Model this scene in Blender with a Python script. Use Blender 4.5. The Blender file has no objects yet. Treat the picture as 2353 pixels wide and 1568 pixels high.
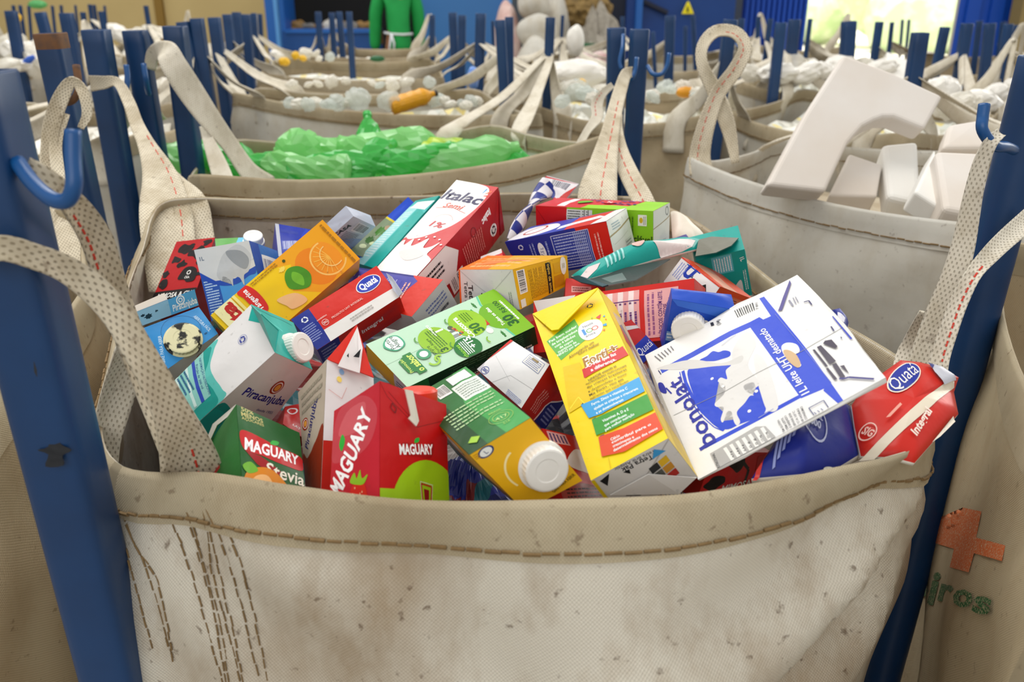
import bpy, bmesh, math, random
import numpy as np
from mathutils import Vector, Matrix
random.seed(7)
SC = bpy.context.scene
COL = SC.collection
# ---------------------------------------------------------------- camera, sky, light, exposure
PITCH = math.radians(22); FPX = 2000.0; CX, CY = 1176.5, 784.0; CAMZ = 1.6
cam_d = bpy.data.cameras.new('camera'); cam = bpy.data.objects.new('camera', cam_d); COL.objects.link(cam)
cam.location = (0, 0, CAMZ); cam.rotation_euler = (math.pi/2 - PITCH, 0, 0)
cam_d.sensor_width = 36; cam_d.lens = 36*FPX/2353; cam_d.clip_start = .02; cam_d.clip_end = 300
cam_d.dof.use_dof = True; cam_d.dof.focus_distance = 1.02; cam_d.dof.aperture_fstop = 6.3
SC.camera = cam
W = bpy.data.worlds.new('world'); SC.world = W; W.use_nodes = True
nt = W.node_tree; bg = nt.nodes['Background']
tc = nt.nodes.new('ShaderNodeTexCoord'); sp = nt.nodes.new('ShaderNodeSeparateXYZ'); rp = nt.nodes.new('ShaderNodeValToRGB')
nt.links.new(tc.outputs['Generated'], sp.inputs[0]); nt.links.new(sp.outputs['Z'], rp.inputs[0]); nt.links.new(rp.outputs[0], bg.inputs[0])
rp.color_ramp.elements[0].position = 0.0; rp.color_ramp.elements[0].color = (.75, .76, .74, 1)
rp.color_ramp.elements[1].position = 0.6; rp.color_ramp.elements[1].color = (1, .985, .95, 1)
bg.inputs[1].default_value = .74
SC.view_settings.view_transform = 'Standard'; SC.view_settings.look = 'None'; SC.view_settings.gamma = 1
SC.view_settings.use_curve_mapping = False; SC.view_settings.exposure = -0.16

def area(name, loc, target, size, power, col=(1, 1, 1)):
    d = bpy.data.lights.new(name, 'AREA'); d.shape = 'RECTANGLE'; d.size = size[0]; d.size_y = size[1]; d.energy = power; d.color = col
    o = bpy.data.objects.new(name, d); COL.objects.link(o); o.location = loc
    o.rotation_euler = (Vector(target) - Vector(loc)).to_track_quat('-Z', 'Y').to_euler(); return o
area('skylight', (-1.0, 2.2, 6.5), (0, 1.4, 1.0), (2.4, 5), 215, (1, .985, .95))
area('doorway_daylight', (7.5, 8.0, 3.6), (.3, 1.0, 1.1), (4, 4), 380, (1, .99, .95))
area('front_fill', (-.8, -3.2, 3.4), (0, 1.0, 1.0), (4.5, 2.5), 72, (1, .985, .96))  # added fill lamp behind the camera to brighten the front bag
area('yard_daylight', (12, 27, 12), (12, 30, 0), (14, 14), 9000, (1, 1, .95))
area('skylight', (-3, 7.5, 6.5), (-2, 7.5, 0), (5, 3), 260, (1, .98, .94))

# ---------------------------------------------------------------- helpers
CP, SP = math.cos(PITCH), math.sin(PITCH)
def P(px, py, z):
    """world point seen at a photo position at optical depth z (metres)"""
    x = (px-CX)/FPX*z; y = -(py-CY)/FPX*z
    return Vector((x, z*CP + y*SP, CAMZ - z*SP + y*CP))
def ray(px, py): return P(px, py, 1.0) - Vector((0, 0, CAMZ))
def at_Y(px, py, Y):
    r = ray(px, py); return Vector((0, 0, CAMZ)) + r*(Y/r.y)
def on_plane(q, px, py, off=0):
    n = (q[1]-q[0]).cross(q[3]-q[0]).normalized(); o = Vector((0, 0, CAMZ)); r = ray(px, py)
    return o + r*((q[0]+n*off-o).dot(n)/r.dot(n))
def srgb(c):
    if isinstance(c, str):
        c = [int(c[i:i+2], 16)/255 for i in (0, 2, 4)]
    return tuple(x/12.92 if x <= .04045 else ((x+.055)/1.055)**2.4 for x in c)
MATS = {}
def principled(name):
    m = bpy.data.materials.new(name); m.use_nodes = True
    return m, m.node_tree.nodes, m.node_tree.links, m.node_tree.nodes['Principled BSDF']
def inkmat(c, rough=.32):
    """glossy printed board, with a few grains of dirt"""
    k = ('ink', c, rough)
    if k in MATS: return MATS[k]
    m, n, l, b = principled('print_' + c); col = srgb(c)
    t = n.new('ShaderNodeTexCoord'); no = n.new('ShaderNodeTexNoise'); no.inputs['Scale'].default_value = 130; no.inputs['Detail'].default_value = 3
    r = n.new('ShaderNodeValToRGB'); r.color_ramp.elements[0].position = .66; r.color_ramp.elements[1].position = .74
    no2 = n.new('ShaderNodeTexNoise'); no2.inputs['Scale'].default_value = 16; no2.inputs['Detail'].default_value = 4
    r2 = n.new('ShaderNodeValToRGB'); r2.color_ramp.elements[0].position = .45; r2.color_ramp.elements[1].position = .75
    mu = n.new('ShaderNodeMath'); mu.operation = 'MULTIPLY'; mu2 = n.new('ShaderNodeMath'); mu2.operation = 'MULTIPLY'; mu2.inputs[1].default_value = .55
    mx = n.new('ShaderNodeMixRGB'); mx.inputs[1].default_value = (*col, 1); mx.inputs[2].default_value = (.09, .065, .04, 1)
    l.new(t.outputs['Object'], no.inputs[0]); l.new(t.outputs['Object'], no2.inputs[0]); l.new(no.outputs[0], r.inputs[0]); l.new(no2.outputs[0], r2.inputs[0])
    l.new(r.outputs[0], mu.inputs[0]); l.new(r2.outputs[0], mu.inputs[1]); l.new(mu.outputs[0], mu2.inputs[0]); l.new(mu2.outputs[0], mx.inputs[0]); l.new(mx.outputs[0], b.inputs['Base Color'])
    b.inputs['Roughness'].default_value = rough+.08; b.inputs['Specular IOR Level'].default_value = .3
    wv = n.new('ShaderNodeTexNoise'); wv.inputs['Scale'].default_value = 28; wv.inputs['Detail'].default_value = 3; l.new(t.outputs['Object'], wv.inputs[0])
    bp = n.new('ShaderNodeBump'); bp.inputs['Strength'].default_value = .35; bp.inputs['Distance'].default_value = .004; l.new(wv.outputs[0], bp.inputs['Height']); l.new(bp.outputs[0], b.inputs['Normal'])
    MATS[k] = m; return m
def plain(name, c, rough=.5, metal=0, noise=0, nscale=20, c2=None, bump=0, trans=0, alpha=1, coat=0):
    if name in MATS: return MATS[name]
    m, n, l, b = principled(name); col = srgb(c)
    b.inputs['Base Color'].default_value = (*col, 1); b.inputs['Roughness'].default_value = rough; b.inputs['Metallic'].default_value = metal
    b.inputs['Transmission Weight'].default_value = trans; b.inputs['Coat Weight'].default_value = coat
    if noise:
        t = n.new('ShaderNodeTexCoord'); no = n.new('ShaderNodeTexNoise'); no.inputs['Scale'].default_value = nscale; no.inputs['Detail'].default_value = 5
        r = n.new('ShaderNodeValToRGB'); r.color_ramp.elements[0].position = .5-.28*(1-noise); r.color_ramp.elements[1].position = .5+.28
        if noise == 1: r.color_ramp.elements[0].position, r.color_ramp.elements[1].position = .50, .56
        mx = n.new('ShaderNodeMixRGB'); mx.inputs[1].default_value = (*col, 1); mx.inputs[2].default_value = (*srgb(c2 or '8a7a5e'), 1)
        mu = n.new('ShaderNodeMath'); mu.operation = 'MULTIPLY'; mu.inputs[1].default_value = noise
        l.new(t.outputs['Object'], no.inputs[0]); l.new(no.outputs[0], r.inputs[0]); l.new(r.outputs[0], mu.inputs[0]); l.new(mu.outputs[0], mx.inputs[0]); l.new(mx.outputs[0], b.inputs['Base Color'])
        if bump:
            bp = n.new('ShaderNodeBump'); bp.inputs['Strength'].default_value = bump; bp.inputs['Distance'].default_value = .01
            l.new(no.outputs[0], bp.inputs['Height']); l.new(bp.outputs[0], b.inputs['Normal'])
    MATS[name] = m; return m
def fabric(name, c, stain='8f7a55', amt=.5, pitch=.0022, bump=.5, sscale=3.0, gap='6b5a40', gapamt=.35, transl=.2, rough=.75, dots=False):
    """woven polypropylene: UVs are in metres"""
    if name in MATS: return MATS[name]
    m, n, l, b = principled(name); out = n['Material Output']
    uv = n.new('ShaderNodeUVMap'); s = n.new('ShaderNodeSeparateXYZ'); l.new(uv.outputs[0], s.inputs[0])
    def sine(sock, k):
        a = n.new('ShaderNodeMath'); a.operation = 'MULTIPLY'; a.inputs[1].default_value = k; l.new(sock, a.inputs[0])
        q = n.new('ShaderNodeMath'); q.operation = 'SINE'; l.new(a.outputs[0], q.inputs[0]); return q.outputs[0]
    k = 2*math.pi/pitch
    a, c_ = sine(s.outputs[0], k), sine(s.outputs[1], k*(.55 if dots else 1))
    mu = n.new('ShaderNodeMath'); mu.operation = 'MULTIPLY'; l.new(a, mu.inputs[0]); l.new(c_, mu.inputs[1])
    mr = n.new('ShaderNodeMapRange'); mr.inputs[1].default_value = .35 if dots else -1; mr.inputs[2].default_value = .8 if dots else 1; l.new(mu.outputs[0], mr.inputs[0])
    t = n.new('ShaderNodeTexCoord')
    def noise(sc, det, lo, hi, stretch=None):
        no = n.new('ShaderNodeTexNoise'); no.inputs['Scale'].default_value = sc; no.inputs['Detail'].default_value = det; no.inputs['Roughness'].default_value = .6
        if stretch:
            mp = n.new('ShaderNodeMapping'); mp.inputs['Scale'].default_value = stretch; l.new(t.outputs['Object'], mp.inputs[0]); l.new(mp.outputs[0], no.inputs[0])
        else: l.new(t.outputs['Object'], no.inputs[0])
        r = n.new('ShaderNodeMapRange'); r.inputs[1].default_value = lo; r.inputs[2].default_value = hi; l.new(no.outputs[0], r.inputs[0]); return r.outputs[0]
    n1 = noise(sscale, 7, .44, .68, (1.6, 1.6, .8)); n2 = noise(sscale*7, 6, .5, .74, (1, 1, .5)); n3 = noise(70, 3, .64, .72)
    def mix(fac, famt, c1, c2):
        f = n.new('ShaderNodeMath'); f.operation = 'MULTIPLY'; f.inputs[1].default_value = famt; l.new(fac, f.inputs[0]); f.use_clamp = True
        x = n.new('ShaderNodeMixRGB'); l.new(f.outputs[0], x.inputs[0])
        if isinstance(c1, tuple): x.inputs[1].default_value = (*c1, 1)
        else: l.new(c1, x.inputs[1])
        x.inputs[2].default_value = (*c2, 1); return x.outputs[0]
    cc = mix(mr.outputs[0], gapamt, srgb(c), srgb(gap))
    cc = mix(n1, amt, cc, srgb(stain)); cc = mix(n2, amt*.6, cc, srgb(stain)); cc = mix(n3, amt*.9, cc, srgb('5a3c20'))
    l.new(cc, b.inputs['Base Color']); b.inputs['Roughness'].default_value = rough; b.inputs['Specular IOR Level'].default_value = .3
    bp = n.new('ShaderNodeBump'); bp.inputs['Strength'].default_value = bump; bp.inputs['Distance'].default_value = .0006
    inv = n.new('ShaderNodeMath'); inv.operation = 'SUBTRACT'; inv.inputs[0].default_value = 1; l.new(mr.outputs[0], inv.inputs[1])
    l.new(inv.outputs[0], bp.inputs['Height'])
    wr = n.new('ShaderNodeTexNoise'); wr.inputs['Scale'].default_value = 14; wr.inputs['Detail'].default_value = 4; l.new(t.outputs['Object'], wr.inputs[0])
    bp2 = n.new('ShaderNodeBump'); bp2.inputs['Strength'].default_value = .25; bp2.inputs['Distance'].default_value = .012
    l.new(wr.outputs[0], bp2.inputs['Height']); l.new(bp.outputs[0], bp2.inputs['Normal']); l.new(bp2.outputs[0], b.inputs['Normal'])
    if transl:
        tr = n.new('ShaderNodeBsdfTranslucent'); l.new(cc, tr.inputs[0]); ms = n.new('ShaderNodeMixShader'); ms.inputs[0].default_value = transl
        l.new(b.outputs[0], ms.inputs[1]); l.new(tr.outputs[0], ms.inputs[2]); l.new(ms.outputs[0], out.inputs[0])
    MATS[name] = m; return m

def link(name, me, parent=None, mats=None, smooth=False):
    o = bpy.data.objects.new(name, me); COL.objects.link(o)
    if parent is not None: o.parent = parent
    if mats:
        for m in (mats if isinstance(mats, (list, tuple)) else [mats]): me.materials.append(m)
    if smooth:
        for p in me.polygons: p.use_smooth = True
    return o
def tag(o, label=None, cat=None, group=None, kind=None):
    for k, v in (('label', label), ('category', cat), ('group', group), ('kind', kind)):
        if v: o[k] = v
    return o
def empty(name, loc=(0, 0, 0)):
    """thing root; parts keep world coordinates"""
    o = bpy.data.objects.new(name, None); COL.objects.link(o); o.empty_display_size = .05; o.location = loc; return o
def adopt(root, ob):
    ob.parent = root; ob.matrix_parent_inverse = Matrix.Translation(root.location).inverted(); return ob
def mesh(name, vs, fs, mats=None, root=None, smooth=False, uvs=None, midx=None):
    me = bpy.data.meshes.new(name); me.from_pydata([tuple(v) for v in vs], [], fs)
    if uvs is not None:
        u = me.uv_layers.new(name='UVMap')
        for lp in me.loops: u.data[lp.index].uv = uvs[lp.vertex_index]
    o = link(name, me, None, mats, smooth)
    if midx is not None:
        for p, i in zip(me.polygons, midx): p.material_index = i
    me.update()
    if root is not None: adopt(root, o)
    return o
def catmull(pts, k=6, closed=False):
    pts = [np.array(p, float) for p in pts]; n = len(pts); out = []
    rng = range(n) if closed else range(n-1)
    for i in rng:
        if closed: a, b, c, d = pts[(i-1) % n], pts[i], pts[(i+1) % n], pts[(i+2) % n]
        else:
            b, c = pts[i], pts[i+1]; a = pts[i-1] if i > 0 else 2*b-c; d = pts[i+2] if i+2 < n else 2*c-b
        for j in range(k):
            t = j/k
            out.append(.5*((2*b)+(-a+c)*t+(2*a-5*b+4*c-d)*t*t+(-a+3*b-3*c+d)*t**3))
    if not closed: out.append(pts[-1])
    return out
class MB:
    def __init__(s): s.v = []; s.f = []; s.m = []
    def add(s, vs, fs, mi=0):
        o = len(s.v); s.v += [Vector(v) for v in vs]; s.f += [tuple(i+o for i in f) for f in fs]; s.m += [mi]*len(fs)
    def box(s, c, sz, mi=0, R=None):
        c = Vector(c); h = [Vector((x*sz[0]/2, y*sz[1]/2, z*sz[2]/2)) for x in (-1, 1) for y in (-1, 1) for z in (-1, 1)]
        s.add([c + (R @ q if R else q) for q in h], [(0, 1, 3, 2), (4, 6, 7, 5), (0, 4, 5, 1), (2, 3, 7, 6), (0, 2, 6, 4), (1, 5, 7, 3)], mi)
    def tube(s, pts, r, n=10, mi=0, cap=True, sq=0):
        pts = [Vector(p) for p in pts]; vs = []; N = len(pts); up = None
        for i, p in enumerate(pts):
            d = ((pts[i+1] if i < N-1 else p) - (pts[i-1] if i > 0 else p)).normalized()
            if up is None: up = Vector((0, 0, 1)) if abs(d.z) < .9 else Vector((0, 1, 0))
            a = d.cross(up).normalized(); up = a.cross(d).normalized(); rr = r[i] if isinstance(r, (list, tuple)) else r
            for j in range(n):
                t = 2*math.pi*j/n+(math.pi/n); c, q = math.cos(t), math.sin(t)
                if sq: e = 2/(sq); c, q = math.copysign(abs(c)**e, c), math.copysign(abs(q)**e, q)
                vs.append(p + a*c*rr + up*q*rr)
        fs = [(i*n+j, i*n+(j+1) % n, (i+1)*n+(j+1) % n, (i+1)*n+j) for i in range(N-1) for j in range(n)]
        if cap: fs += [tuple(range(n))[::-1], tuple((N-1)*n+j for j in range(n))]
        s.add(vs, fs, mi)
    def build(s, name, mats, root=None, smooth=False): return mesh(name, s.v, s.f, mats, root, smooth, midx=s.m)

# ---------------------------------------------------------------- print on carton faces
GLY = {}
def glyphs(text, bold=0, shear=0):
    k = (text, bold, shear)
    if k not in GLY:
        c = bpy.data.curves.new('t', 'FONT'); c.body = text; c.offset = bold; c.shear = shear; c.resolution_u = 2; c.size = 1
        o = bpy.data.objects.new('t', c); COL.objects.link(o); bpy.context.view_layer.update()
        dg = bpy.context.evaluated_depsgraph_get(); me = bpy.data.meshes.new_from_object(o.evaluated_get(dg))
        vs = np.array([(v.co.x, v.co.y) for v in me.vertices]).reshape(-1, 2); fs = [tuple(p.vertices) for p in me.polygons]
        bpy.data.objects.remove(o); bpy.data.curves.remove(c); bpy.data.meshes.remove(me)
        if len(vs) and bold > .001 and (vs[:, 1].max()-vs[:, 1].min() > 1.35 or vs[:, 0].max() > .85*len(text)+.5 or vs[:, 0].min() < -.4):
            vs, fs = glyphs(text, bold*.6 if bold > .004 else 0, shear)      # too much weight breaks the outline
        GLY[k] = (vs, fs)
    return GLY[k]
class Art:
    """flat print laid on one face: x,y run 0..1 over the face, sizes are fractions of its width"""
    def __init__(s, A): s.A = A; s.items = []; s.k = 0; s.cols = []
    H = None
    def uv(s, x, y):
        v = s.H @ np.array([x, y, 1.0]); return (v[0]/v[2], v[1]/v[2])
    def g(s, pts, c): s.G([s.uv(*p) for p in pts], c)
    def bl(s, pts, c): s.B([s.uv(*p) for p in pts], c)
    def st(s, pts, w, c): s.S([s.uv(*p) for p in pts], w, c)
    def t(s, text, x0, y0, x1, y1, h, c, b=.01, sh=0, fit=True):
        """lettering whose mid line runs between two photo points, h photo px tall"""
        L = math.hypot(x1-x0, y1-y0); nx, ny = (y1-y0)/L, -(x1-x0)/L; cx, cy = (x0+x1)/2, (y0+y1)/2
        a, bq, m, u = (np.array(s.uv(*p)) for p in ((x0, y0), (x1, y1), (cx, cy), (cx+nx*h, cy+ny*h)))
        k = np.array([1, s.A]); d = (bq-a)*k; w = np.hypot(*d); d = d/w; e = (u-m)*k; hh = abs(d[0]*e[1]-d[1]*e[0])
        s.T(text, m[0], m[1], hh, c, math.degrees(math.atan2(d[1], d[0])), b, sh, w if fit else None)
    def mi(s, c):
        if c not in s.cols: s.cols.append(c)
        return s.cols.index(c)
    def raw(s, vs, fs, c, step=1): s.k += step; s.items.append((vs, fs, s.mi(c), s.k))
    def R(s, x0, y0, x1, y1, c): s.raw([(x0, y0), (x1, y0), (x1, y1), (x0, y1)], [(0, 1, 2, 3)], c)
    def G(s, pts, c): s.raw(list(pts), [tuple(range(len(pts)))], c)
    def B(s, pts, c): q = [tuple(p) for p in catmull(pts, 5, True)]; s.G(q, c)
    def E(s, x, y, rx, ry, c, rot=0, n=24):
        q = []
        for i in range(n):
            t = 2*math.pi*i/n; a, b = rx*math.cos(t), ry*math.sin(t); r = math.radians(rot)
            q.append((x + a*math.cos(r)-b*math.sin(r), y + (a*math.sin(r)+b*math.cos(r))/s.A))
        s.G(q, c)
    def ring(s, x, y, r, w, c, n=24, a0=0, a1=360):
        vs = []; fs = []
        for i in range(n+1):
            t = math.radians(a0+(a1-a0)*i/n)
            for rr in (r, r-w): vs.append((x+rr*math.cos(t), y+rr*math.sin(t)/s.A))
            if i < n: fs.append((2*i, 2*i+1, 2*i+3, 2*i+2))
        s.raw(vs, fs, c)
    def S(s, pts, w, c):
        vs = []; fs = []
        for (x0, y0), (x1, y1) in zip(pts[:-1], pts[1:]):
            d = np.array([x1-x0, (y1-y0)*s.A]); L = np.hypot(*d) or 1; nx, ny = -d[1]/L*w/2, d[0]/L*w/2/s.A; o = len(vs)
            vs += [(x0-nx, y0-ny), (x1-nx, y1-ny), (x1+nx, y1+ny), (x0+nx, y0+ny)]; fs.append((o, o+1, o+2, o+3))
        s.raw(vs, fs, c)
    def T(s, text, x, y, h, c, rot=0, b=.01, sh=0, w=None, arc=0):
        vs, fs = glyphs(text, b, sh)
        if not len(vs): return
        lo, hi = vs.min(0), vs.max(0); q = (vs-(lo+hi)/2)*h/.72
        if w:
            cw = (hi[0]-lo[0])*h/.72; q[:, 0] *= w/cw
        if arc: q[:, 1] -= arc*q[:, 0]**2
        r = math.radians(rot); X = q[:, 0]*math.cos(r)-q[:, 1]*math.sin(r); Y = q[:, 0]*math.sin(r)+q[:, 1]*math.cos(r)
        s.raw([(x+a, y+bb/s.A) for a, bb in zip(X, Y)], fs, c)
    def L(s, x0, y0, x1, y1, n, c, rot=0, seed=1, fill=.45):
        """rows of tiny print; rot=90 runs the rows up the face"""
        rd = random.Random(seed); vs = []; fs = []
        for i in range(n):
            t = rd.random()*.02; end = 1-(.5*rd.random() if i % 4 == 3 else .04*rd.random())
            while t < end:
                wd = .04+.09*rd.random(); a, b = t, min(t+wd, end); u0, u1 = (i+.5-fill/2)/n, (i+.5+fill/2)/n
                if rot == 90: q = [(x0+(x1-x0)*u0, y0+(y1-y0)*a), (x0+(x1-x0)*u1, y0+(y1-y0)*a), (x0+(x1-x0)*u1, y0+(y1-y0)*b), (x0+(x1-x0)*u0, y0+(y1-y0)*b)]
                else: q = [(x0+(x1-x0)*a, y1-(y1-y0)*u1), (x0+(x1-x0)*b, y1-(y1-y0)*u1), (x0+(x1-x0)*b, y1-(y1-y0)*u0), (x0+(x1-x0)*a, y1-(y1-y0)*u0)]
                o = len(vs); vs += q; fs.append((o, o+1, o+2, o+3)); t = b+.02
        s.raw(vs, fs, c)
    def code(s, x0, y0, x1, y1, c='151515', bgc='f4f2ee', vert=False, seed=3, n=24):
        if bgc: s.R(x0, y0, x1, y1, bgc)
        rd = random.Random(seed); vs = []; fs = []; t = .06
        while t < .94:
            w = rd.choice([.012, .012, .024, .036]); o = len(vs)
            if vert: q = [(x0+(x1-x0)*.1, y0+(y1-y0)*t), (x0+(x1-x0)*.85, y0+(y1-y0)*t), (x0+(x1-x0)*.85, y0+(y1-y0)*(t+w)), (x0+(x1-x0)*.1, y0+(y1-y0)*(t+w))]
            else: q = [(x0+(x1-x0)*t, y0+(y1-y0)*.15), (x0+(x1-x0)*(t+w), y0+(y1-y0)*.15), (x0+(x1-x0)*(t+w), y0+(y1-y0)*.92), (x0+(x1-x0)*t, y0+(y1-y0)*.92)]
            vs += q; fs.append((o, o+1, o+2, o+3)); t += w+rd.choice([.012, .02, .03])
        s.raw(vs, fs, c)
    def table(s, x0, y0, x1, y1, bgc, line, n=8, m=3, rot=0, alt=None):
        s.R(x0, y0, x1, y1, bgc)
        if alt:
            for i in range(0, n, 2):
                if rot: s.raw([(x0+(x1-x0)*i/n, y0), (x0+(x1-x0)*(i+1)/n, y0), (x0+(x1-x0)*(i+1)/n, y1), (x0+(x1-x0)*i/n, y1)], [(0, 1, 2, 3)], alt, 0 if i else 1)
                else: s.raw([(x0, y0+(y1-y0)*i/n), (x1, y0+(y1-y0)*i/n), (x1, y0+(y1-y0)*(i+1)/n), (x0, y0+(y1-y0)*(i+1)/n)], [(0, 1, 2, 3)], alt, 0 if i else 1)
        s.L(x0+(x1-x0)*.04, y0+(y1-y0)*.03, x0+(x1-x0)*.55, y1-(y1-y0)*.03, n, line, 0, 5) if not rot else s.L(x0+(x1-x0)*.03, y0+(y1-y0)*.04, x1-(x1-x0)*.03, y0+(y1-y0)*.55, n, line, 90, 5)
        for j in range(1, m+1):
            t = .55+.45*j/(m+1)
            if rot: s.S([(x0, y0+(y1-y0)*t), (x1, y0+(y1-y0)*t)], .006, line)
            else: s.S([(x0+(x1-x0)*t, y0), (x0+(x1-x0)*t, y1)], .006, line)
            if rot: s.L(x0+(x1-x0)*.03, y0+(y1-y0)*(t-.07), x1-(x1-x0)*.03, y0+(y1-y0)*(t-.03), n, line, 90, 9)
            else: s.L(x0+(x1-x0)*(t-.08), y0+(y1-y0)*.03, x0+(x1-x0)*(t-.03), y1-(y1-y0)*.03, n, line, 0, 9)
    def recyc(s, x, y, r, c, bgc=None, ringc=None):
        if bgc: s.E(x, y, r*1.5, r*1.5, bgc)
        if ringc: s.ring(x, y, r*1.5, r*.1, ringc)
        for k in range(3): s.ring(x, y, r, r*.38, c, 8, 90+120*k+14, 90+120*k+90)
        for k in range(3):
            t = math.radians(90+120*k+100); cx, cy = x+r*.8*math.cos(t), y+r*.8*math.sin(t)/s.A; a = t+math.pi/2
            s.G([(cx+r*.42*math.cos(a+u), cy+r*.42*math.sin(a+u)/s.A) for u in (0, 2.1, 4.2)], c)
NG = 8
def face_into(V, F, M, U, q, art, base_i, matidx, bulge, seed, crease=0, sag=None):
    """q: 4 corners p00,p10,p11,p01; body grid + print, all following the same dents"""
    q = [Vector(p) for p in q]; n = (q[1]-q[0]).cross(q[3]-q[0]).normalized(); rd = random.Random(seed)
    cr = [(rd.uniform(0, math.pi), rd.uniform(.2, .8), rd.uniform(.2, .8), rd.uniform(.3, 1), rd.choice([-1, 1])) for _ in range(3)]
    def f(u, v, off):
        p = q[0]*(1-u)*(1-v)+q[1]*u*(1-v)+q[2]*u*v+q[3]*(1-u)*v
        e = max(0, min(1, min(u, 1-u)*5))*max(0, min(1, min(v, 1-v)*5))
        b = bulge*math.sin(math.pi*max(0, min(1, u)))*math.sin(math.pi*max(0, min(1, v)))
        for a, x, y, w, sg in cr:
            d = (u-x)*math.cos(a)+(v-y)*math.sin(a); b += sg*crease*w*e*math.exp(-abs(d)*9)
        return p+n*(b+off)
    o = len(V); g = [[f(i/NG, j/NG, 0) for i in range(NG+1)] for j in range(NG+1)]
    for j in range(NG+1):
        for i in range(NG+1): V.append(g[j][i])
    for j in range(NG):
        for i in range(NG):
            a = o+j*(NG+1)+i; F.append((a, a+1, a+NG+2)); F.append((a, a+NG+2, a+NG+1)); M += [base_i]*2
    def lay(u, v, off):
        x, y = min(max(u, 0), 1)*NG, min(max(v, 0), 1)*NG; i, j = min(int(x), NG-1), min(int(y), NG-1); fx, fy = x-i, y-j
        A, Bq, C, D = g[j][i], g[j][i+1], g[j+1][i+1], g[j+1][i]
        p = A+(Bq-A)*fx+(C-Bq)*fy if fx >= fy else A+(D-A)*fy+(C-D)*fx
        return p+n*off
    if art and art.items:
        bm = bmesh.new()
        for vs, fs, mi, k in art.items:
            bv = [bm.verts.new((max(0., min(1., x)), max(0., min(1., y)), k)) for x, y in vs]
            for fc in fs:
                try: ff = bm.faces.new([bv[i] for i in fc]); ff.material_index = matidx[art.cols[mi]]
                except ValueError: pass
        bmesh.ops.triangulate(bm, faces=bm.faces[:])
        cuts = [((i/NG, 0, 0), (1, 0, 0)) for i in range(1, NG)]+[((0, i/NG, 0), (0, 1, 0)) for i in range(1, NG)]+[((i/NG, 0, 0), (1, -1, 0)) for i in range(1-NG, NG)]
        for co, no in cuts:
            bmesh.ops.bisect_plane(bm, geom=bm.verts[:]+bm.edges[:]+bm.faces[:], plane_co=co, plane_no=no, dist=1e-6)
        bm.verts.index_update(); o = len(V)
        kk = max(1, max(k for *_, k in art.items)); st = min(.00006, .0016/kk)
        for v in bm.verts: V.append(lay(v.co.x, v.co.y, .00016+st*v.co.z))
        for fc in bm.faces:
            if fc.calc_area() < 1e-9: continue
            vs = [v.index+o for v in fc.verts]; pn = fc.normal.z
            F.append(tuple(vs) if pn > 0 else tuple(vs[::-1])); M.append(fc.material_index)
        bm.free()
FACES = {'F': (0, 1, 2, 3), 'R': (1, 5, 6, 2), 'T': (3, 2, 6, 7), 'L': (4, 0, 3, 7), 'B': (4, 5, 1, 0), 'K': (5, 4, 7, 6)}
def proj(p):
    d = Vector(p)-Vector((0, 0, CAMZ)); z = d.y*CP-d.z*SP; y = d.y*SP+d.z*CP
    return CX+FPX*d.x/z, CY-FPX*y/z
def homog(q):
    A = []; 
    for (x, y), (u, v) in zip([proj(p) for p in q], ((0, 0), (1, 0), (1, 1), (0, 1))):
        A.append([x, y, 1, 0, 0, 0, -u*x, -u*y, -u]); A.append([0, 0, 0, x, y, 1, -v*x, -v*y, -v])
    return np.linalg.svd(np.array(A))[2][-1].reshape(3, 3)
def face_pts(key, f): return [Vector(FIT[key][i]) for i in FACES[f]]
def carton(key, label, base, arts=None, cols=None, bulge=.0012, crease=.0015, cat='carton', name='milk_carton', rough=.3, group=None):
    """cols: other base colours per face letter; arts: face -> function(Art)"""
    arts = arts or {}; cols = cols or {}
    V, F, M = [], [], []; matlist = [base]; built = {}
    for f in FACES:
        c = cols.get(f, base)
        if c not in matlist: matlist.append(c)
        if f in arts:
            q = face_pts(key, f); w = ((q[1]-q[0]).length+(q[2]-q[3]).length)/2; h = ((q[3]-q[0]).length+(q[2]-q[1]).length)/2
            a = Art(h/w); a.H = homog(q); arts[f](a); built[f] = a
            for cc in a.cols:
                if cc not in matlist: matlist.append(cc)
    mi = {c: i for i, c in enumerate(matlist)}
    for j, f in enumerate(FACES):
        face_into(V, F, M, None, face_pts(key, f), built.get(f), mi[cols.get(f, base)], mi, bulge, hash_(key)+j, crease)
    ctr = sum((Vector(p) for p in FIT[key]), Vector())/8
    root = empty(name, (ctr.x, ctr.y, min(p[2] for p in FIT[key])))
    body = mesh('carton_body', V, F, [inkmat(c, rough) for c in matlist], root, True, midx=M)
    tag(root, label, cat, group); root['_'] = key; del root['_']
    return root
def hash_(s): return sum((i+1)*ord(c) for i, c in enumerate(s))
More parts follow.
